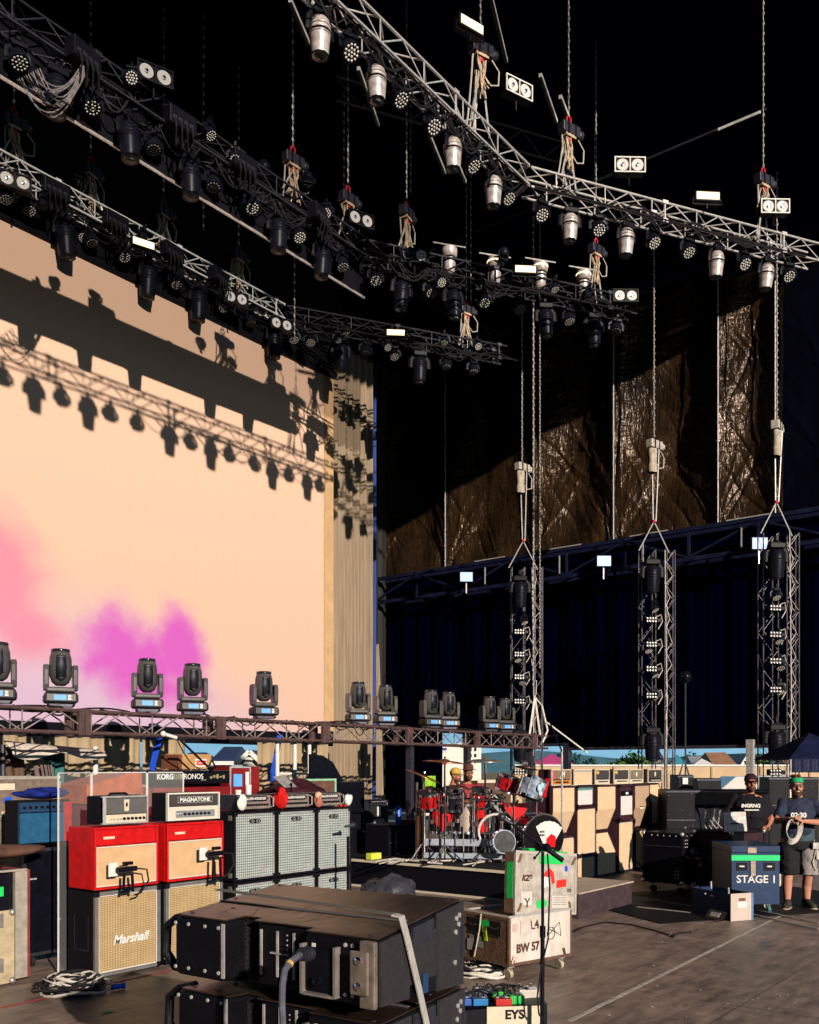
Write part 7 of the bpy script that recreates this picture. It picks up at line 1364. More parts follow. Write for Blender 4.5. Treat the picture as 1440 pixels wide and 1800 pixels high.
    for _ in range(16):
        x, y, an, L_ = rnd.uniform(.15, .85), rnd.uniform(.25, 1.05), rnd.uniform(-.6, .6), rnd.uniform(.05, .3); p = [(x+L_*(q-.5)*math.cos(an), y+L_*(q-.5)*math.sin(an)+.01*math.sin(q*5+x*9)) for q in (0, .33, .66, 1)]
        b.add([(a_, c_+e*.0025*(1 if 0 < i < 3 else .3), zt(a_)+.0022) for e in (-1, 1) for i, (a_, c_) in enumerate(p)], [(0, 1, 5, 4), (1, 2, 6, 5), (2, 3, 7, 6)])
    b.build('scuff', mat('scuff_dust', (.22, .16, .12), .8) if 'scuff_dust' not in bpy.data.materials else bpy.data.materials['scuff_dust'], o, keep=True)
    # left carrying handle
    b = MB(); zc, hh = (zn0+zn1)/2, (zn1-zn0)/2; y0 = 1.10; pts = []
    P = [(.16, y0-.01, zn1-.01), (.14, y0+.07, zn1-.03), (.13, y0+.125, zc+hh*.45), (.13, y0+.13, zc-hh*.5), (.14, y0+.08, zn0+.0), (.16, y0-.01, zn0-.01)]
    b.tube(P, [(.024, .02)]*6, 10); b.build('handle', spk, o, smooth=True)
    return o
Z3 = [((.83, 1.235), (.955, 1.205)), ((.42, .82), (.625, .885)), ((.02, .41), (.2, .5))]
for i, (zf, zn) in enumerate(Z3): spkbox(zf, zn, ['top of the three stacked black loudspeakers, dusty brown upper side', 'middle of the three stacked black loudspeakers', 'bottom of the three stacked black loudspeakers'][i], .0 if i != 1 else .02, i)
def pxs(lst): return [onD(x, y, d) for x, y, d in lst]
def ribbon(pts, w, side, th=.004):
    b = MB(); side = Vector(side).normalized(); n = len(pts); vs = []
    for p in pts: vs += [Vector(p)-side*w/2, Vector(p)+side*w/2]
    b.add(vs, [(2*i, 2*i+1, 2*i+3, 2*i+2) for i in range(n-1)]); return b
o = thing('ratchet_strap', 'pale grey ratchet strap over the right side of the foreground speaker stack', 'strap', (3.0, 2.3, 1.22))
sp = [onZ(560, 1592, 1.238), onZ(640, 1605, 1.232), onZ(703, 1612, 1.226)]
_a = rad(4)+math.atan2(.2, .97); _n = Vector((math.sin(_a), -math.cos(_a))); _p = Vector((2.64, 2.24))+Vector((.05*math.cos(rad(4)), .05*math.sin(rad(4))))+_n*.026
def onside(px, py):
    v = ray(px, py); k = _p.dot(_n)/(v.x*_n.x+v.y*_n.y); return Vector((v.x*k, v.y*k, CAM_H+v.z*k))
q0 = onside(706, 1611); vv = [q0+Vector((-.012, .03, .006)), q0, onside(716, 1650), onside(736, 1735), onside(757, 1830)]
b = MB(); vs = []; r_ = Vector((-_n.y, _n.x, 0))
for p in vv: vs += [p-r_*.026, p+r_*.026]
b.add([v-Vector(o.location) for v in vs], [(2*i, 2*i+1, 2*i+3, 2*i+2) for i in range(len(vv)-1)]); b.build('webbing', greytape, o, solid=.005)
b = MB(); q = q0+Vector((.02, 1.1, .012)); q0 = q0+Vector((-.02, .02, .006)); r_ = (q-q0).normalized(); s_ = Vector((r_.y, -r_.x, 0)); b.add([x-Vector(o.location) for x in (q0-s_*.02+Vector((0, 0, .004)), q0+s_*.02+Vector((0, 0, .004)), q+s_*.02+Vector((0, 0, .004)), q-s_*.02+Vector((0, 0, .004)))], [(0, 1, 2, 3)]); b.build('webbing', mat('grey_web_top', (.16, .14, .13), .7, 0, .3, 40), o, solid=.005)
d = 3.38; P = pxs([(545, 1676, d+.05), (528, 1678, d), (512, 1690, d-.05), (501, 1705, d-.08), (497, 1730, d-.1), (496, 1765, d-.1), (499, 1830, d-.1)])
o = thing('speaker_cable', 'grey cable with a yellow band plugged into the top foreground loudspeaker', 'cable', P[0]); bs = P[0]
b = MB(); b.tube([p-bs for p in P[1:]], .012, 8); b.build('cord', mat('blue_grey_cord', (.10, .10, .13), .4, 0, .4, 20), o, smooth=True); b = MB(); b.tube([P[0]-bs, P[1]-bs], .022, 10); [b.tube([(P[0].lerp(P[1], k/3))-bs, (P[0].lerp(P[1], k/3+.1))-bs], .027, 10) for k in range(3)]; b.build('connector', steel, o, smooth=True); b = MB(); b.tube([P[2].lerp(P[3], .1)-bs, P[2].lerp(P[3], .4)-bs], .0145, 8); b.build('yellow_band', mat('yellow_band', (.6, .4, .12), .5), o)
# --- pedalboard at the bottom
c = onZ(880, 1806); o = thing('pedalboard', 'pale pedalboard with green, blue and red effect pedals at the bottom edge', 'pedalboard', (c.x, c.y, 0), math.atan2(RT[1], RT[0])+.1)
b = MB(); b.prism([(-.34, .0), (-.34, .12), (.34, .16), (.34, .0)], 0, .38, 0, FRONT(0, .38, 0)); b.build('board', black, o); b = MB(); b.bb(-.1, .30, -.012, -.001, .0, .15); b.build('pale_front', offwhite, o); text('EYS', .09, black, o, FRONT(.1, -.014, .09), .002, 'board_lettering', bold=.003)
pedc = [(.02, .5, .08), (.55, .02, .02), (.03, .12, .45), (.03, .45, .06), (.06, .07, .12), (.6, .55, .5), (.02, .2, .5), (.1, .1, .16)]
for k, (u, v, w, h, d, ci) in enumerate(((.08, .06, .11, .06, .12, 0), (-.03, .02, .12, .05, .1, 1), (-.30, .05, .1, .05, .12, 2), (-.19, .04, .11, .05, .1, 6), (-.02, .2, .12, .06, .12, 3), (-.15, .2, .12, .08, .13, 4), (.16, .2, .17, .07, .12, 5), (-.3, .22, .13, .05, .12, 7))):
    b = MB(); b.bb(u, u+w, v, v+d, .145, .145+h); pd = b.build('pedal', mat(f'pedal_paint_{k}', pedc[ci], .4, 0, .15, 10, coat=.3), o, bevel=.006); b = MB(); [b.lathe([(.012, 0), (.01, .025), (0, .026)], 8, 0, TR(u+w*f, v+d*.75, .145+h)) for f in (.25, .75)]; b.lathe([(.015, 0), (.015, .02), (0, .022)], 8, 0, TR(u+w*.5, v+d*.25, .145+h)); b.build('knob', chrome, pd, smooth=True); b = MB(); b.bb(u+.015, u+w-.015, v+.05, v+.075, .1451+h, .147+h); b.build('name_strip', white, pd)
b = MB(); rnd = random.Random(2); [b.tube(sag((rnd.uniform(-.3, .3), rnd.uniform(.05, .35), .2), (rnd.uniform(-.3, .3), rnd.uniform(.05, .35), .2), -.05, 8), .006, 5) for _ in range(9)]; b.build('patch_cord', cablem, o)
# --- cable piles on the deck
def pile(label, c, r, n, seed, m, h=.1, flat=1.):
    rnd = random.Random(seed); b = MB(); loops = []
    for k in range(n):
        rr = r*rnd.uniform(.45, 1.); ox, oy = rnd.uniform(-.2, .2)*r, rnd.uniform(-.2, .2)*r; e = rnd.uniform(.5, .9); ph = rnd.uniform(0, 3.1); zz = .015+h*rnd.random()*(1-rr/r*.6)
        b.tube([(c[0]+ox+rr*math.cos(t/18*6.283)*math.cos(ph)-e*rr*math.sin(t/18*6.283)*math.sin(ph), c[1]+oy+rr*math.cos(t/18*6.283)*math.sin(ph)*flat+e*rr*math.sin(t/18*6.283)*math.cos(ph), c[2]+zz+.02*math.sin(t*.9+k)) for t in range(19)], rnd.uniform(.008, .013), 5, rnd.choice((0, 0, 0, 1)))
    return tag(b.build('cable_pile', m), label, 'cables')
pc = onZ(128, 1742); pile('heap of coiled dark cables on the deck before the left gold-grille cabinet', (pc.x, pc.y, 0), .30, 34, 5, [cablem, cablew], .16)
p = onZ(196, 1742); b = MB(); b.tube([(0, 0, .03), (.09, -.02, .03)], .022, 10); b.tube([(.09, -.02, .03), (.11, -.024, .03)], .027, 10); tag(b.build('blue_connector', bluetape, smooth=True, loc=p), 'bright blue plug lying beside the cable heap', 'plug')
p = onZ(845, 1712); pile('heap of black and white cables on the deck beside the open trunk', (p.x, p.y, 0), .26, 26, 6, [cablem, whitetape], .1)
p = onZ(1225, 1450, .9) if False else None
# --- tape on the deck
b = MB(); a, c = onZ(1000, 1796), onZ(1372, 1610); d = (c-a).normalized(); s_ = Vector((-d.y, d.x, 0))*.022; b.add([a-s_+Vector((0, 0, .004)), a+s_+Vector((0, 0, .004)), c+s_*.8+Vector((0, 0, .004)), c-s_*.8+Vector((0, 0, .004))], [(0, 3, 2, 1)]); tag(b.build('tape_line', mat('worn_white_tape', (.50, .44, .38), .7, 0, .5, 18), solid=.002), 'worn white tape line across the stage deck', 'floor tape')
b = MB(); a, c = onZ(-60, 1786), onZ(330, 1699); d = (c-a).normalized(); s_ = Vector((-d.y, d.x, 0))*.012; b.add([a-s_+Vector((0, 0, .004)), a+s_+Vector((0, 0, .004)), c+s_+Vector((0, 0, .004)), c-s_+Vector((0, 0, .004))], [(0, 3, 2, 1)]); tag(b.build('tape_line', mat('dull_red_tape', (.45, .06, .05), .6, 0, .3, 20), solid=.002), 'thin red tape line on the deck before the guitar stacks', 'floor tape')
p = onZ(190, 1780); b = MB(); b.bb(-.05, .05, -.012, .012, .004, .006, 0, TR(0, 0, 0, 0, 0, 20)); b.bb(-.04, .04, -.012, .012, .0065, .008, 0, TR(0, 0, 0, 0, 0, -25)); tag(b.build('tape_mark', greentape, loc=p), 'small green tape cross on the deck at lower left', 'floor tape')
for k, (pts_, m_, lb) in enumerate((([(1010, 1640), (1060, 1622), (1120, 1628), (1180, 1648), (1215, 1640)], cablem, 'thin black cable snaking across the deck below the stage steps'), ([(700, 1545), (760, 1560), (800, 1570)], cablew, 'pale cable on the deck along the drum riser'))):
    Q = [onZ(x, y) for x, y in pts_]; R_ = []
    for i in range(len(Q)-1):
        for q in range(6): t_ = q/6; R_.append(Q[i].lerp(Q[i+1], t_)+Vector((0, .05*math.sin((i+t_)*4), .012)))
    b = MB(); b.tube(R_+[Q[-1]+Vector((0, 0, .012))], .009, 6); tag(b.build('floor_cable', m_, smooth=True), lb, 'cable')
rnd = random.Random(91); b = MB()
for _ in range(40):
    p = onZ(rnd.uniform(1000, 1440), rnd.uniform(1640, 1790)); a_ = rnd.uniform(0, 3); s_ = rnd.uniform(.006, .02); b.box((p.x, p.y, .004), (s_, s_*rnd.uniform(.4, 1), .003), 0)
tag(b.build('litter', mat('paper_scraps', (.5, .42, .36), .8)), kind='stuff', label='tiny tape scraps and crumbs scattered over the deck at right', cat='litter')
# --- cases on the right
o, a, c = flight_case('flight_case', 'black wheeled trunk with riveted edges before the right amplifier wall', 13.15, 14.35, 5.1, 5.75, .17, .90, blackgloss, black, rz=-.15)
b = MB(); [b.ball((-a+.12+.14*k, -c-.004, .86), .011, n=6, k=4) for k in range(8)]; [b.ball((-a+.08+.05*(k % 2), -c-.004, .8-.05*(k//2)), .011, n=6, k=4) for k in range(6)]; [b.ball((-a-.004, -c+.1+.1*k, .86), .011, n=6, k=4) for k in range(5)]; [b.ball((-a-.004, -c+.06+.05*(k % 2), .35-.05*(k//2)), .011, n=6, k=4) for k in range(6)]; b.build('rivet', alu, o); b = MB(); b.bb(-a-.006, -a-.001, -c+.02, c-.02, .70, .712); b.bb(-a+.02, a-.02, -c-.006, -c-.001, .70, .712); b.build('lid_seam', steel, o)
o, a, c = flight_case('flight_case', 'dark brown-black case standing against the blue stencilled case', 13.35, 14.25, 4.45, 5.05, .14, .93, mat('dark_brown_case', (.045, .02, .024), .4, 0, .3, 6), blackgloss, rz=-.2)
b = MB(); b.bb(-a-.006, -a-.001, -c+.05, c-.05, .6, .612); b.bb(-a-.012, -a-.001, -.08, .08, .5, .58); b.build('latch', steel, o)
b = MB(); b.bb(-.18, .18, -.015, .015, 0, .28, 0, TR(0, 0, 0, -8)); o = thing('grey_panel', 'pale grey panel propped on top of the blue stencilled case', 'panel', (13.5, 4.55, .94), -.6); b.build('sheet', aludull, o); b = MB(); b.tube([(-.1, -.02, .12), (-.08, -.05, .12), (.0, -.05, .12), (.02, -.02, .12)], .01, 6); b.build('pull_handle', steel, o)
# blue stencilled case
bl = onZ(1288, 1590); f0 = onZ(1288, 1597); cpos = onD(1287, 1595, 11.95); navyc = mat('navy_case', (.008, .032, .10), .45, 0, .3, 7)
depth_ = 11.9; p0, p1 = onD(1286, 1600, depth_), onD(1371, 1597, depth_-.02); w = Vector((p1.x-p0.x, p1.y-p0.y, 0)).length
o = thing('flight_case', 'navy blue case stencilled STAGE 1 with a bright green tape band', 'flight case', (p0.x, p0.y, 0), math.atan2(p1.y-p0.y, p1.x-p0.x))
zt_ = CAM_H-(1487-1350)*depth_/1650; h0 = .12; dp = .85
b = MB(); b.bb(0, w, .006, dp, h0, zt_-.09); b.build('body', navyc, o, bevel=.006); b = MB(); b.bb(-.006, w+.006, 0, dp+.005, zt_-.087, zt_); b.build('lid', navyc, o, bevel=.008)
b = MB(); b.bb(0, w, -.004, -.0005, zt_-.185, zt_-.115); b.build('green_band', mat('green_band_tape', (.02, .72, .22), .5, 0, .1, 9), o)
for x in (.06, w-.2): b = MB(); b.bb(x, x+.14, .0, .0058, zt_-.31, zt_-.21); dsh = b.build('handle_dish', black, o); b = MB(); b.bb(x+.04, x+.1, -.006, -.0005, zt_-.265, zt_-.25); b.build('bail_handle', alu, dsh)
text('STAGE 1', .135, white, o, FRONT(w*.52, .0035, zt_-.425), .002, 'stencil_lettering', bold=.002, xs=1.0)
b = MB(); b.bb(.20, .31, -.012, -.0005, zt_-.09, zt_-.02); b.bb(.24, .30, -.0105, -.0045, zt_-.38, zt_-.19); b.build('worn_tape', mat('worn_tan_tape', (.45, .35, .28), .7, 0, .5, 20), o)
for x, y in ((.1, .1), (w-.14, .1), (.1, dp-.1), (w-.14, dp-.1)):
    b = MB(); b.bb(x-.05, x+.05, y-.05, y+.05, h0-.012, h0); b.bar((x, y, h0-.012), (x+.02, y, .06), .02, .06); fk = b.build('caster', edge, o); b = MB(); b.lathe([(.01, -.02), (.05, -.02), (.058, 0), (.05, .02), (.01, .02)], 14, 0, TR(x+.03, y, .058, 0, 75)); b.build('wheel', mat('teal_wheel', (.08, .2, .22), .5) if 'teal_wheel' not in bpy.data.materials else bpy.data.materials['teal_wheel'], fk, smooth=True)
# navy file crate with cream end
p0, p1, p2 = onZ(1216, 1605), onZ(1284, 1620), onZ(1317, 1612)
o = thing('storage_crate', 'open navy crate with a cream end panel on the deck before the stencilled case', 'crate', (p1.x, p1.y, 0), math.atan2(p1.y-p0.y, p1.x-p0.x)); L = (p1-p0).length; u = Vector((math.cos(o.rotation_euler.z), math.sin(o.rotation_euler.z), 0)); Wd = .34; hh = .33
b = MB(); b.bb(-L, 0, 0, .012, .005, hh); b.bb(-L, 0, Wd-.012, Wd, .005, hh); b.bb(-L, -L+.012, .012, Wd-.012, .005, hh); b.bb(-L+.012, -.012, .012, Wd-.012, .005, .02); b.bb(-.012, 0, .012, Wd-.012, .005, hh); b.build('box', navyc, o)
b = MB(); b.bb(.0005, .008, .0, Wd-.03, .003, hh+.004); ep = b.build('end_panel', mat('cream_card', (.60, .50, .44), .6, 0, .08, 8), o); b = MB(); b.bb(.0082, .0105, .12, .22, hh-.09, hh-.055); b.build('hand_hole', brownwood, ep); b = MB(); b.bb(.0082, .0098, .1, .24, hh-.17, hh-.10); b.build('label', white, ep); b = MB(); b.bb(.0005, .008, Wd-.029, Wd+.005, .003, hh); b.build('blue_edge', mat('sky_edge', (.12, .22, .4), .5), o)
b = MB(); b.ball((-L*.62, -.004, hh-.05), .018, n=8, k=6); b.bb(-L*.5, -L*.42, -.008, -.0005, hh-.07, hh-.05); b.build('clasp', alu, o); b = MB(); b.bb(-L*.75, -L*.72, Wd*.4, Wd*.45, hh, hh+.09); b.bb(-L*.3, -L*.27, Wd*.4, Wd*.45, hh-.1, hh+.05); b.build('divider_tab', aludull, o)
p = onZ(1263, 1618); o = thing('booklet', 'dark booklet with a white label leaning on the navy crate', 'booklet', (p.x, p.y, .01), o.rotation_euler.z); b = MB(); b.bb(-.16, .14, -.02, .0, 0, .12, 0, TR(0, -.05, 0, -35)); cv = b.build('cover', blackgloss, o); b = MB(); b.bb(-.1, .06, -.024, -.0205, .03, .09, 0, TR(0, -.05, 0, -35)); b.build('label', white, o)
# black ramp sheets with pale edges under the cases
b = MB(); b.bb(-1.2, 2.8, -.9, 1.6, .004, .012); o = tag(b.build('rubber_mat', mat('black_mat', (.012, .011, .014), .6), loc=(12.1, 4.6, 0)), 'black rubber mat under the wheeled cases on the right', 'mat'); o.rotation_euler.z = -.55
for k, (pa, pb) in enumerate((((1120, 1594), (1216, 1604)), ((1318, 1597), (1440, 1622)), ((1318, 1606), (1440, 1633)))):
    b = MB(); b.bar(onZ(*pa, .018), onZ(*pb, .018), .03, .008); tag(b.build('floor_strip', aludull), f"pale metal strip on the deck, {['left of the navy crate', 'nearest the feet of the headband man', 'just below the strip at the headband man'][k]}", 'floor strip')
# dark gear behind the cases
gearb = mat('gear_black', (.004, .004, .008), .4, 0, .4, 5)
def gear(px0, px1, py0, py1, d, label, cat='equipment', extra=None, nm='equipment_case'):
    p0, p1 = onD(px0, py1, d), onD(px1, py1, d); z1 = CAM_H-(py0-1350)*d/1650; o = thing(nm, label, cat, (p0.x, p0.y, 0), math.atan2(p1.y-p0.y, p1.x-p0.x)); w = (Vector((p1.x-p0.x, p1.y-p0.y))).length
    b = MB(); b.bb(0, w, 0, .6, .03, z1); b.build('body', gearb, o, bevel=.01); b = MB(); b.bb(-.01, w+.01, -.012, .0, z1-.05, z1-.02); b.bb(0, w, -.01, 0, z1*.62, z1*.62+.02); b.build('edge_strip', steel, o)
    b = MB(); rnd = random.Random(int(px0)); [b.box((w*rnd.random(), -.008, z1*rnd.uniform(.4, .95)), (.022, .012, .015)) for _ in range(7)]; b.build('fitting', steel, o); return o, w, z1
o, w, z1 = gear(1198, 1352, 1388, 1480, 17.5, 'long dark equipment rack behind the heavy man in the cap'); b = MB(); b.grid(lambda u, v: (w*(.08+.5*u), -.05-.25*v+.03*math.sin(u*19+v*5), z1*.8-.9*v*(.4+.6*math.sin(u*2.6))), 26, 10); b.build('black_cover', mat('shiny_cover', (.018, .018, .024), .25, 0, .4, 6, .6, 8), o, smooth='all', solid=.01); b = MB(); [b.tube(sag((w*(.2+.03*k), -.34, z1*.55+.05*k), (w*.62, -.36, z1*.42+.02*k), .22-.03*k, 12), .009, 6) for k in range(4)]; b.build('draped_cable', aludull, o)
o, w, z1 = gear(1352, 1440, 1366, 1400, 20.5, 'dark case wall behind the green headband man', 'equipment')
o, w, z1 = gear(1172, 1222, 1388, 1470, 16.8, 'dark rack right of the amplifier wall', 'equipment')
o, w, z1 = gear(1226, 1268, 1368, 1390, 20.2, 'black case with bluish light before the beige fence', 'equipment')
o, w, z1 = gear(1192, 1219, 1362, 1384, 19.0, 'black speaker-like case with a white label under the ball-topped stand', 'equipment'); b = MB(); b.bb(w*.28, w*.62, -.03, -.0135, z1-.19, z1-.06); b.build('white_label', white, o); b = MB(); b.tube([(w*.2, .1, z1), (w*.5, .1, z1+.32), (w*.8, .1, z1)], .02, 6); b.build('lifting_bridle', steel, o)
t = onD(1205, 1384, 20); z1 = CAM_H+(1350-1190)*20/1650
o = thing('ball_camera_stand', 'tall thin black stand topped by a dark ball, right of the middle tower', 'stand', (t.x, t.y, 0)); b = MB(); b.tube([(0, 0, .03), (0, 0, z1-.1)], .018, 8); b.build('pole', steel, o, smooth=True); b = MB(); b.ball((0, 0, z1), .13, n=16, k=10); b.build('ball', blackgloss, o, smooth='all'); b = MB(); b.lathe([(0, 0), (.25, 0), (.25, .03), (0, .04)], 18); b.build('base', black, o)
p = onZ(1357, 1585); o = thing('cream_jug', 'cream plastic panel behind the stencilled case near the headband man', 'panel', (p.x, p.y, 0), -.6); b = MB(); b.bb(-.16, .16, 0, .05, .2, .72); b.build('panel', offwhite, o, bevel=.02); b = MB(); b.bb(-.03, .05, -.006, -.0005, .42, .56); b.build('dark_mark', greyboard, o); b = MB(); [b.tube([(x, .02, .0), (x, .02, .2)], .015, 6) for x in (-.1, .1)]; b.build('leg', steel, o)
# --- background beyond the stage
def bgbox(o, nm, x0, x1, z0, z1, m, d=2., y=0): b = MB(); b.bb(x0, x1, y, y+d, z0, z1); return b.build(nm, m, o)
# beige fence 45 m off
DF = 46; a, c = onD(905, 1350, DF), onD(1500, 1350, DF); ang = math.atan2(c.y-a.y, c.x-a.x); L = (c-a).length; fz = CAM_H-(1344-1350)*DF/1650
o = thing('perimeter_fence', 'long beige panel fence beyond the open side of the stage', 'fence', (a.x, a.y, -1.8), ang); fm = mat('beige_fence', (.62, .44, .27), .8, 0, .15, .6); b = MB(); b.bb(0, L, 0, .06, 0, fz+1.8); b.build('panel', fm, o); b = MB(); [b.bb(x*2.4, x*2.4+.08, -.05, -.002, 0, fz+1.85) for x in range(int(L/2.4)+1)]; b.build('fence_post', mat('fence_post', (.4, .27, .17), .8), o); b = MB(); b.bb(0, L, -.06, -.004, fz+1.72, fz+1.8); b.build('top_rail', white, o)
# tents, houses, trees, hills
def tent(px0, px1, pyt, pyb, d, m, label):
    a, c = onD(px0, pyb, d), onD(px1, pyb, d); w = (c-a).length; z0, z1 = a.z, CAM_H+(1350-pyt)*d/1650; o = thing('tent', label, 'tent', (a.x, a.y, -1.8), math.atan2(c.y-a.y, c.x-a.x)); e = z0+1.8; t_ = z1+1.8
    b = MB(); b.add([(0, 0, e), (w, 0, e), (w, w*.7, e), (0, w*.7, e), (w*.5, w*.35, t_)], [(0, 1, 4), (1, 2, 4), (2, 3, 4), (3, 0, 4)]); b.build('roof', m, o); b = MB(); b.bb(.02, w-.02, .02, w*.7-.02, e-.35, e-.005); b.build('valance', m, o); b = MB(); [b.bb(x, x+.1, y, y+.1, 0, e-.36) for x in (.05, w-.15) for y in (.05, w*.7-.15)]; b.build('pole', white, o)
mag = mat('magenta_canvas', (.42, .05, .18), .7, 0, .2, .5); teal = mat('teal_canvas', (.02, .22, .3), .7, 0, .3, .5)
tent(938, 1008, 1325, 1341, 60, mag, 'magenta pyramid tent roof over the fence behind the drums'); tent(1176, 1212, 1326, 1348, 64, teal, 'blue-teal peaked tent right of the middle tower'); tent(1215, 1262, 1333, 1347, 90, mat('white_canvas', (.6, .58, .62), .7), 'pale low tent roof over the fence')
def house(px0, px1, pyt, pye, d, label, roofm, wallm, gable=False, depth=7):
    a, c = onD(px0, pye, d), onD(px1, pye, d); w = (c-a).length; e = a.z+1.8; r = CAM_H+(1350-pyt)*d/1650+1.8; o = thing('house', label, 'house', (a.x, a.y, -1.8), math.atan2(c.y-a.y, c.x-a.x))
    b = MB(); b.bb(.3, w-.3, .3, depth-.3, 0, e); b.build('wall', wallm, o)
    b = MB()
    if gable: b.add([(0, 0, e), (w, 0, e), (w/2, 0, r), (0, depth, e), (w, depth, e), (w/2, depth, r)], [(0, 2, 5, 3), (1, 4, 5, 2)]); b.build('roof', roofm, o, solid=.25); b = MB(); b.add([(.35, .32, e), (w-.35, .32, e), (w/2, .32, r-.15)], [(0, 1, 2)]); b.build('gable', wallm, o, solid=.1); b = MB(); b.bar((0, -.1, e), (w/2, -.1, r), .25, .3); b.bar((w, -.1, e), (w/2, -.1, r), .25, .3); b.bb(w*.3, w*.7, -.1, .1, e+.2, e+.4); b.bb(w/2-.12, w/2+.12, -.1, .1, e+.4, r-.4); b.build('barge_board', white, o)
    else: b.add([(0, 0, e), (w, 0, e), (w*.9, depth/2, r), (w*.1, depth/2, r), (0, depth, e), (w, depth, e)], [(0, 1, 2, 3), (5, 4, 3, 2), (4, 0, 3), (1, 5, 2)]); b.build('roof', roofm, o, solid=.2); b = MB(); b.bb(0, w, -.1, .1, e-.3, e); b.build('gutter', white, o)
    b = MB(); n = max(2, int(w/3)); [b.bb(w*(k+.5)/n-.45, w*(k+.5)/n+.45, .25, .32, e-1.9, e-.7) for k in range(n)]; b.build('window', darklens, o)
bluer = mat('slate_blue_roof', (.03, .045, .11), .6, 0, .25, .5); wht = mat('house_white', (.72, .68, .64), .7, 0, .08, .5); greyr = mat('grey_roof', (.3, .3, .33), .7, 0, .2, .5); brr = mat('brown_roof', (.36, .18, .11), .8, 0, .25, .5)
house(371, 411, 1312, 1338, 74, 'white house with a steep slate-blue roof seen under the screen', bluer, wht, False, 9); house(418, 460, 1321, 1341, 66, 'white gabled house with brackets seen under the screen, right of the slate-blue roof', bluer, wht, True); house(318, 352, 1323, 1331, 95, 'low dark roof seen under the screen left of the steep house', bluer, mat('house_grey', (.4, .42, .46), .7))
house(1222, 1262, 1330, 1352, 100, 'grey-roofed house over the fence', greyr, wht); house(1256, 1300, 1323, 1350, 92, 'brown-roofed house over the fence beside the side post', brr, mat('house_tan', (.55, .38, .26), .7)); house(1300, 1330, 1326, 1350, 96, 'grey gabled house over the fence near the right tower', greyr, wht, True); house(1392, 1440, 1336, 1352, 95, 'tan house behind the dark canopy at the right edge', brr, bpy.data.materials['house_tan'])
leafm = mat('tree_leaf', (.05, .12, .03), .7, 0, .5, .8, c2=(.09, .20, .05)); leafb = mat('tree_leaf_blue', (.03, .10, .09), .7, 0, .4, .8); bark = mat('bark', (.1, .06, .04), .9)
def tree(px, pyt, d, wpx, label, m, seed):
    rnd = random.Random(seed); p = onD(px, 1350, d); t_ = CAM_H+(1350-pyt)*d/1650+1.8; w = wpx*d/1650/2; o = thing('tree', label, 'tree', (p.x, p.y, -1.8), 0, 'trees beyond the fence'); b = MB(); b.tube([(0, 0, 0), (.1, 0, t_*.4), (0, .1, t_*.75)], [.22, .16, .06], 8)
    for k in range(6): a = rnd.uniform(0, 6.28); z = t_*rnd.uniform(.35, .6); b.tube([(0, 0, z), (w*.6*math.cos(a), w*.6*math.sin(a), z+t_*.2)], [.08, .03], 6)
    b.build('trunk', bark, o); b = MB(); cl = [(rnd.uniform(-.6, .6)*w, rnd.uniform(-.6, .6)*w, t_*rnd.uniform(.42, .82), w*rnd.uniform(.3, .5)) for _ in range(11)]
    for cx, cy, cz, cr in cl:
        for k in range(130):
            v = Vector((rnd.gauss(0, 1), rnd.gauss(0, 1), rnd.gauss(0, .8))).normalized()*cr*rnd.uniform(.55, 1.1); c = Vector((cx, cy, min(cz+v.z, t_)))+Vector((v.x, v.y, 0)); s = rnd.uniform(.16, .34); e = Vector((rnd.uniform(-1, 1), rnd.uniform(-1, 1), rnd.uniform(-1, 1))).normalized(); g = e.orthogonal().normalized()*s; e *= s; b.add([c-e, c-g*.6, c+e, c+g*.6], [(0, 1, 2, 3)])
    b.build('crown', m, o)
for i, (px, pyt, d, w, lb, m) in enumerate(((1095, 1319, 70, 88, 'bushy green tree between the left and middle towers', leafm), (1062, 1323, 74, 70, 'green tree left of the bushy tree between the towers', leafm), (1136, 1321, 78, 70, 'blue-green tree behind the middle tower', leafb), (1345, 1314, 66, 62, 'bright green tree behind the right tower', leafm), (985, 1316, 110, 90, 'distant blue-green tree above the magenta tent', leafb), (1215, 1321, 110, 80, 'distant blue-green tree above the blue-teal tent', leafb), (1030, 1322, 100, 40, 'slim distant tree right of the magenta tent', leafb))): tree(px, pyt, d, w, lb, m, 40+i)
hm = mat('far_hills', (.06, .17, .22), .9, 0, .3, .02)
b = MB(); rnd = random.Random(1); n = 160
ang0, ang1 = math.radians(-10), math.radians(100)
b.grid(lambda u, v: (800*math.cos(ang0+(ang1-ang0)*u)*(1+.1*v), 800*math.sin(ang0+(ang1-ang0)*u)*(1+.1*v), -2+(16+3*math.sin(u*37)+1.5*math.sin(u*71+1))*math.sin(v*1.57)*max(.3, min(1, (.46-u)*16))), n, 5); tag(b.build('hills', hm, smooth='all'), kind='structure')
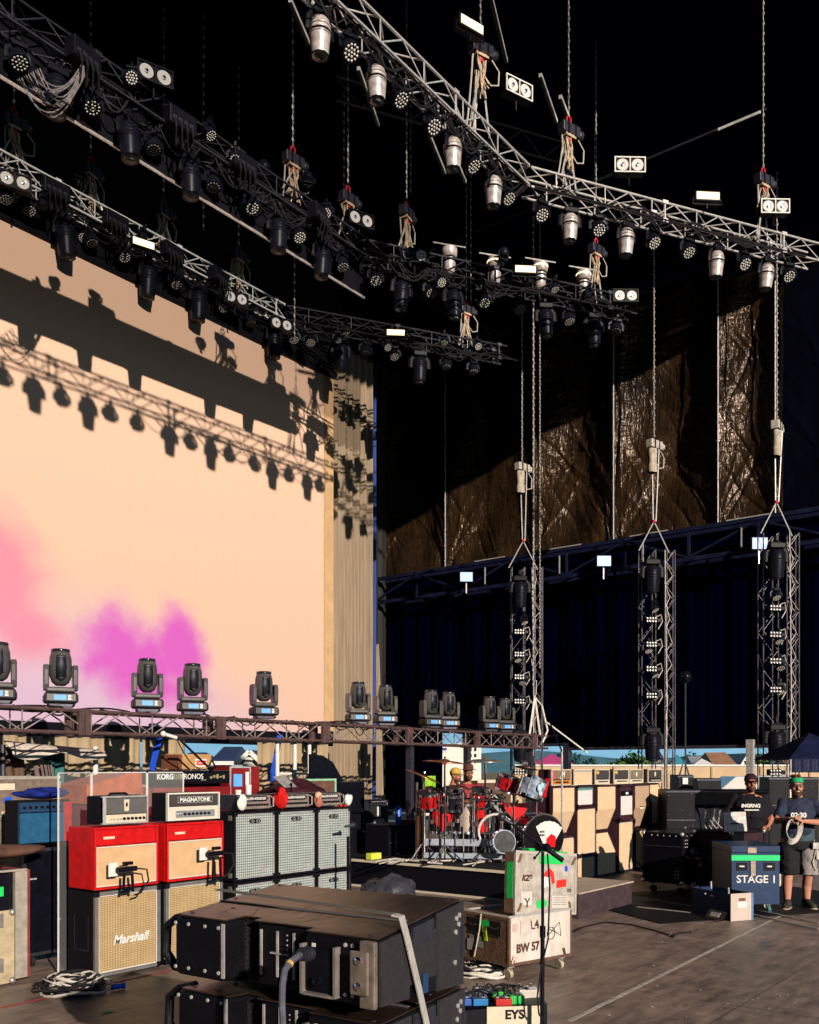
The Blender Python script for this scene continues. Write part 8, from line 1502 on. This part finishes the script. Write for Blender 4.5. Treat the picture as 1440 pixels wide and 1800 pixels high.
# white trailer behind the drums
DT = 62; a, c = onD(742, 1372, DT), onD(846, 1372, DT); w = (c-a).length; o = thing('trailer', 'white box trailer with a blue badge seen behind the drum kit', 'trailer', (a.x, a.y, -1.8), math.atan2(c.y-a.y, c.x-a.x)); t_ = CAM_H+(1350-1307)*DT/1650+1.8
b = MB(); b.bb(0, w, 0, 2.5, .5, t_); b.build('box', mat('trailer_white', (.80, .76, .68), .4, 0, .06, .6), o); b = MB(); b.bb(0, w*.45, -.03, -.002, .9, 1.15) ; zz = CAM_H-(1340-1350)*DT/1650+1.8; b.bb(0, w*.42, -.03, -.002, zz-.13, zz+.12); b.build('red_stripe', redtape, o); b = MB(); b.bb(w*.18, w*.42, -.02, -.002, t_-.62, t_-.3); bd = b.build('label', mat('label_grey', (.62, .6, .66), .6), o); b = MB(); b.bb(w*.33, w*.42, -.03, -.021, t_-.45, t_-.28); b.build('blue_badge', mat('badge_blue', (.06, .05, .3), .5), bd); b = MB(); b.bb(w*.17, w*.4, -.02, -.002, t_-.2, t_-.14); b.build('blue_line', mat('line_blue', (.12, .3, .55), .5), o); b = MB(); [b.bb(w*(.8+.08*i), w*(.84+.08*i), -.02, -.002, t_-.5-.4*j, t_-.28-.4*j) for i in range(2) for j in range(3)]; b.build('window', black, o); b = MB(); [b.lathe([(.4, -.15), (.45, 0), (.4, .15)], 16, 0, TR(x, .2, .45, 90)) for x in (w*.2, w*.7)]; b.build('wheel', rubber, o)
# brown hoarding beside it, parked cars
for i, (px, d, colr, lb) in enumerate(((1250, 36, (.7, .68, .66), 'white car parked before the fence'), (1290, 38, (.45, .45, .5), 'grey car parked before the fence, partly behind the side post'))):
    p = onD(px-14, 1372, d); o = thing('parked_car', lb, 'car', (p.x, p.y, -1.8), math.atan2(RT[1], RT[0]), 'cars before the fence'); cm = mat('car_paint_%d' % i, colr, .25, 0, .05, 1, coat=.6); LB = 3.6+1.8-.2 if False else 4.2; up = 1.9
    b = MB(); b.prism([(0, .35), (0, .8), (.7, .95), (1.25, 1.42), (2.8, 1.45), (3.5, .98), (4.2, .85), (4.25, .35)], 0, 1.7, 0, FRONT(0, 1.7, up)); b.build('body', cm, o, bevel=.05); b = MB(); b.prism([(.85, .95), (1.3, 1.36), (2.75, 1.39), (3.3, .97)], -.012, -.002, 0, FRONT(0, 0, up)); b.build('window', darklens, o); b = MB(); [b.lathe([(.0, -.1), (.32, -.1), (.34, 0), (.32, .1), (0, .1)], 16, 0, TR(x, .1, up+.33, 90)) for x in (.8, 3.4)]; b.build('wheel', rubber, o)
    b = MB(); b.bb(-.4, 4.7, -.6, 2.4, 0, up); tag(b.build('parking_bank', dirt, loc=o.location), 'low earth bank under the '+lb, 'bank'); bpy.context.scene.collection.objects[-1].rotation_euler.z = o.rotation_euler.z
# dark pop-up canopy at the right edge
d = 15.5; p0, p1 = onD(1388, 1340, d), onD(1530, 1340, d); w = (p1-p0).length; o = thing('popup_canopy', 'dark navy pop-up canopy roof above the headband man at the right edge', 'canopy', (p0.x, p0.y, 0), math.atan2(p1.y-p0.y, p1.x-p0.x)); e = CAM_H+(1350-1334)*d/1650; t_ = CAM_H+(1350-1298)*d/1650; nv = mat('navy_canopy', (.012, .016, .05), .35, 0, .3, 3, .4, 6)
b = MB(); b.add([(0, 0, e), (w, 0, e), (w, 1.6, e), (0, 1.6, e), (w*.5, .8, t_+.12)], [(0, 1, 4), (1, 2, 4), (2, 3, 4), (3, 0, 4)]); b.build('roof', nv, o, solid=.01); b = MB(); b.grid(lambda u, v: (w*u, -.003+.01*math.sin(u*60), e-.22*v-.005), 40, 2); b.build('valance', nv, o, smooth='all'); b = MB(); b.tube([(.02, .02, 0), (.02, .02, e)], .02, 6); b.tube([(w-.02, .02, 0), (w-.02, .02, e)], .02, 6); b.build('leg', aludull, o)
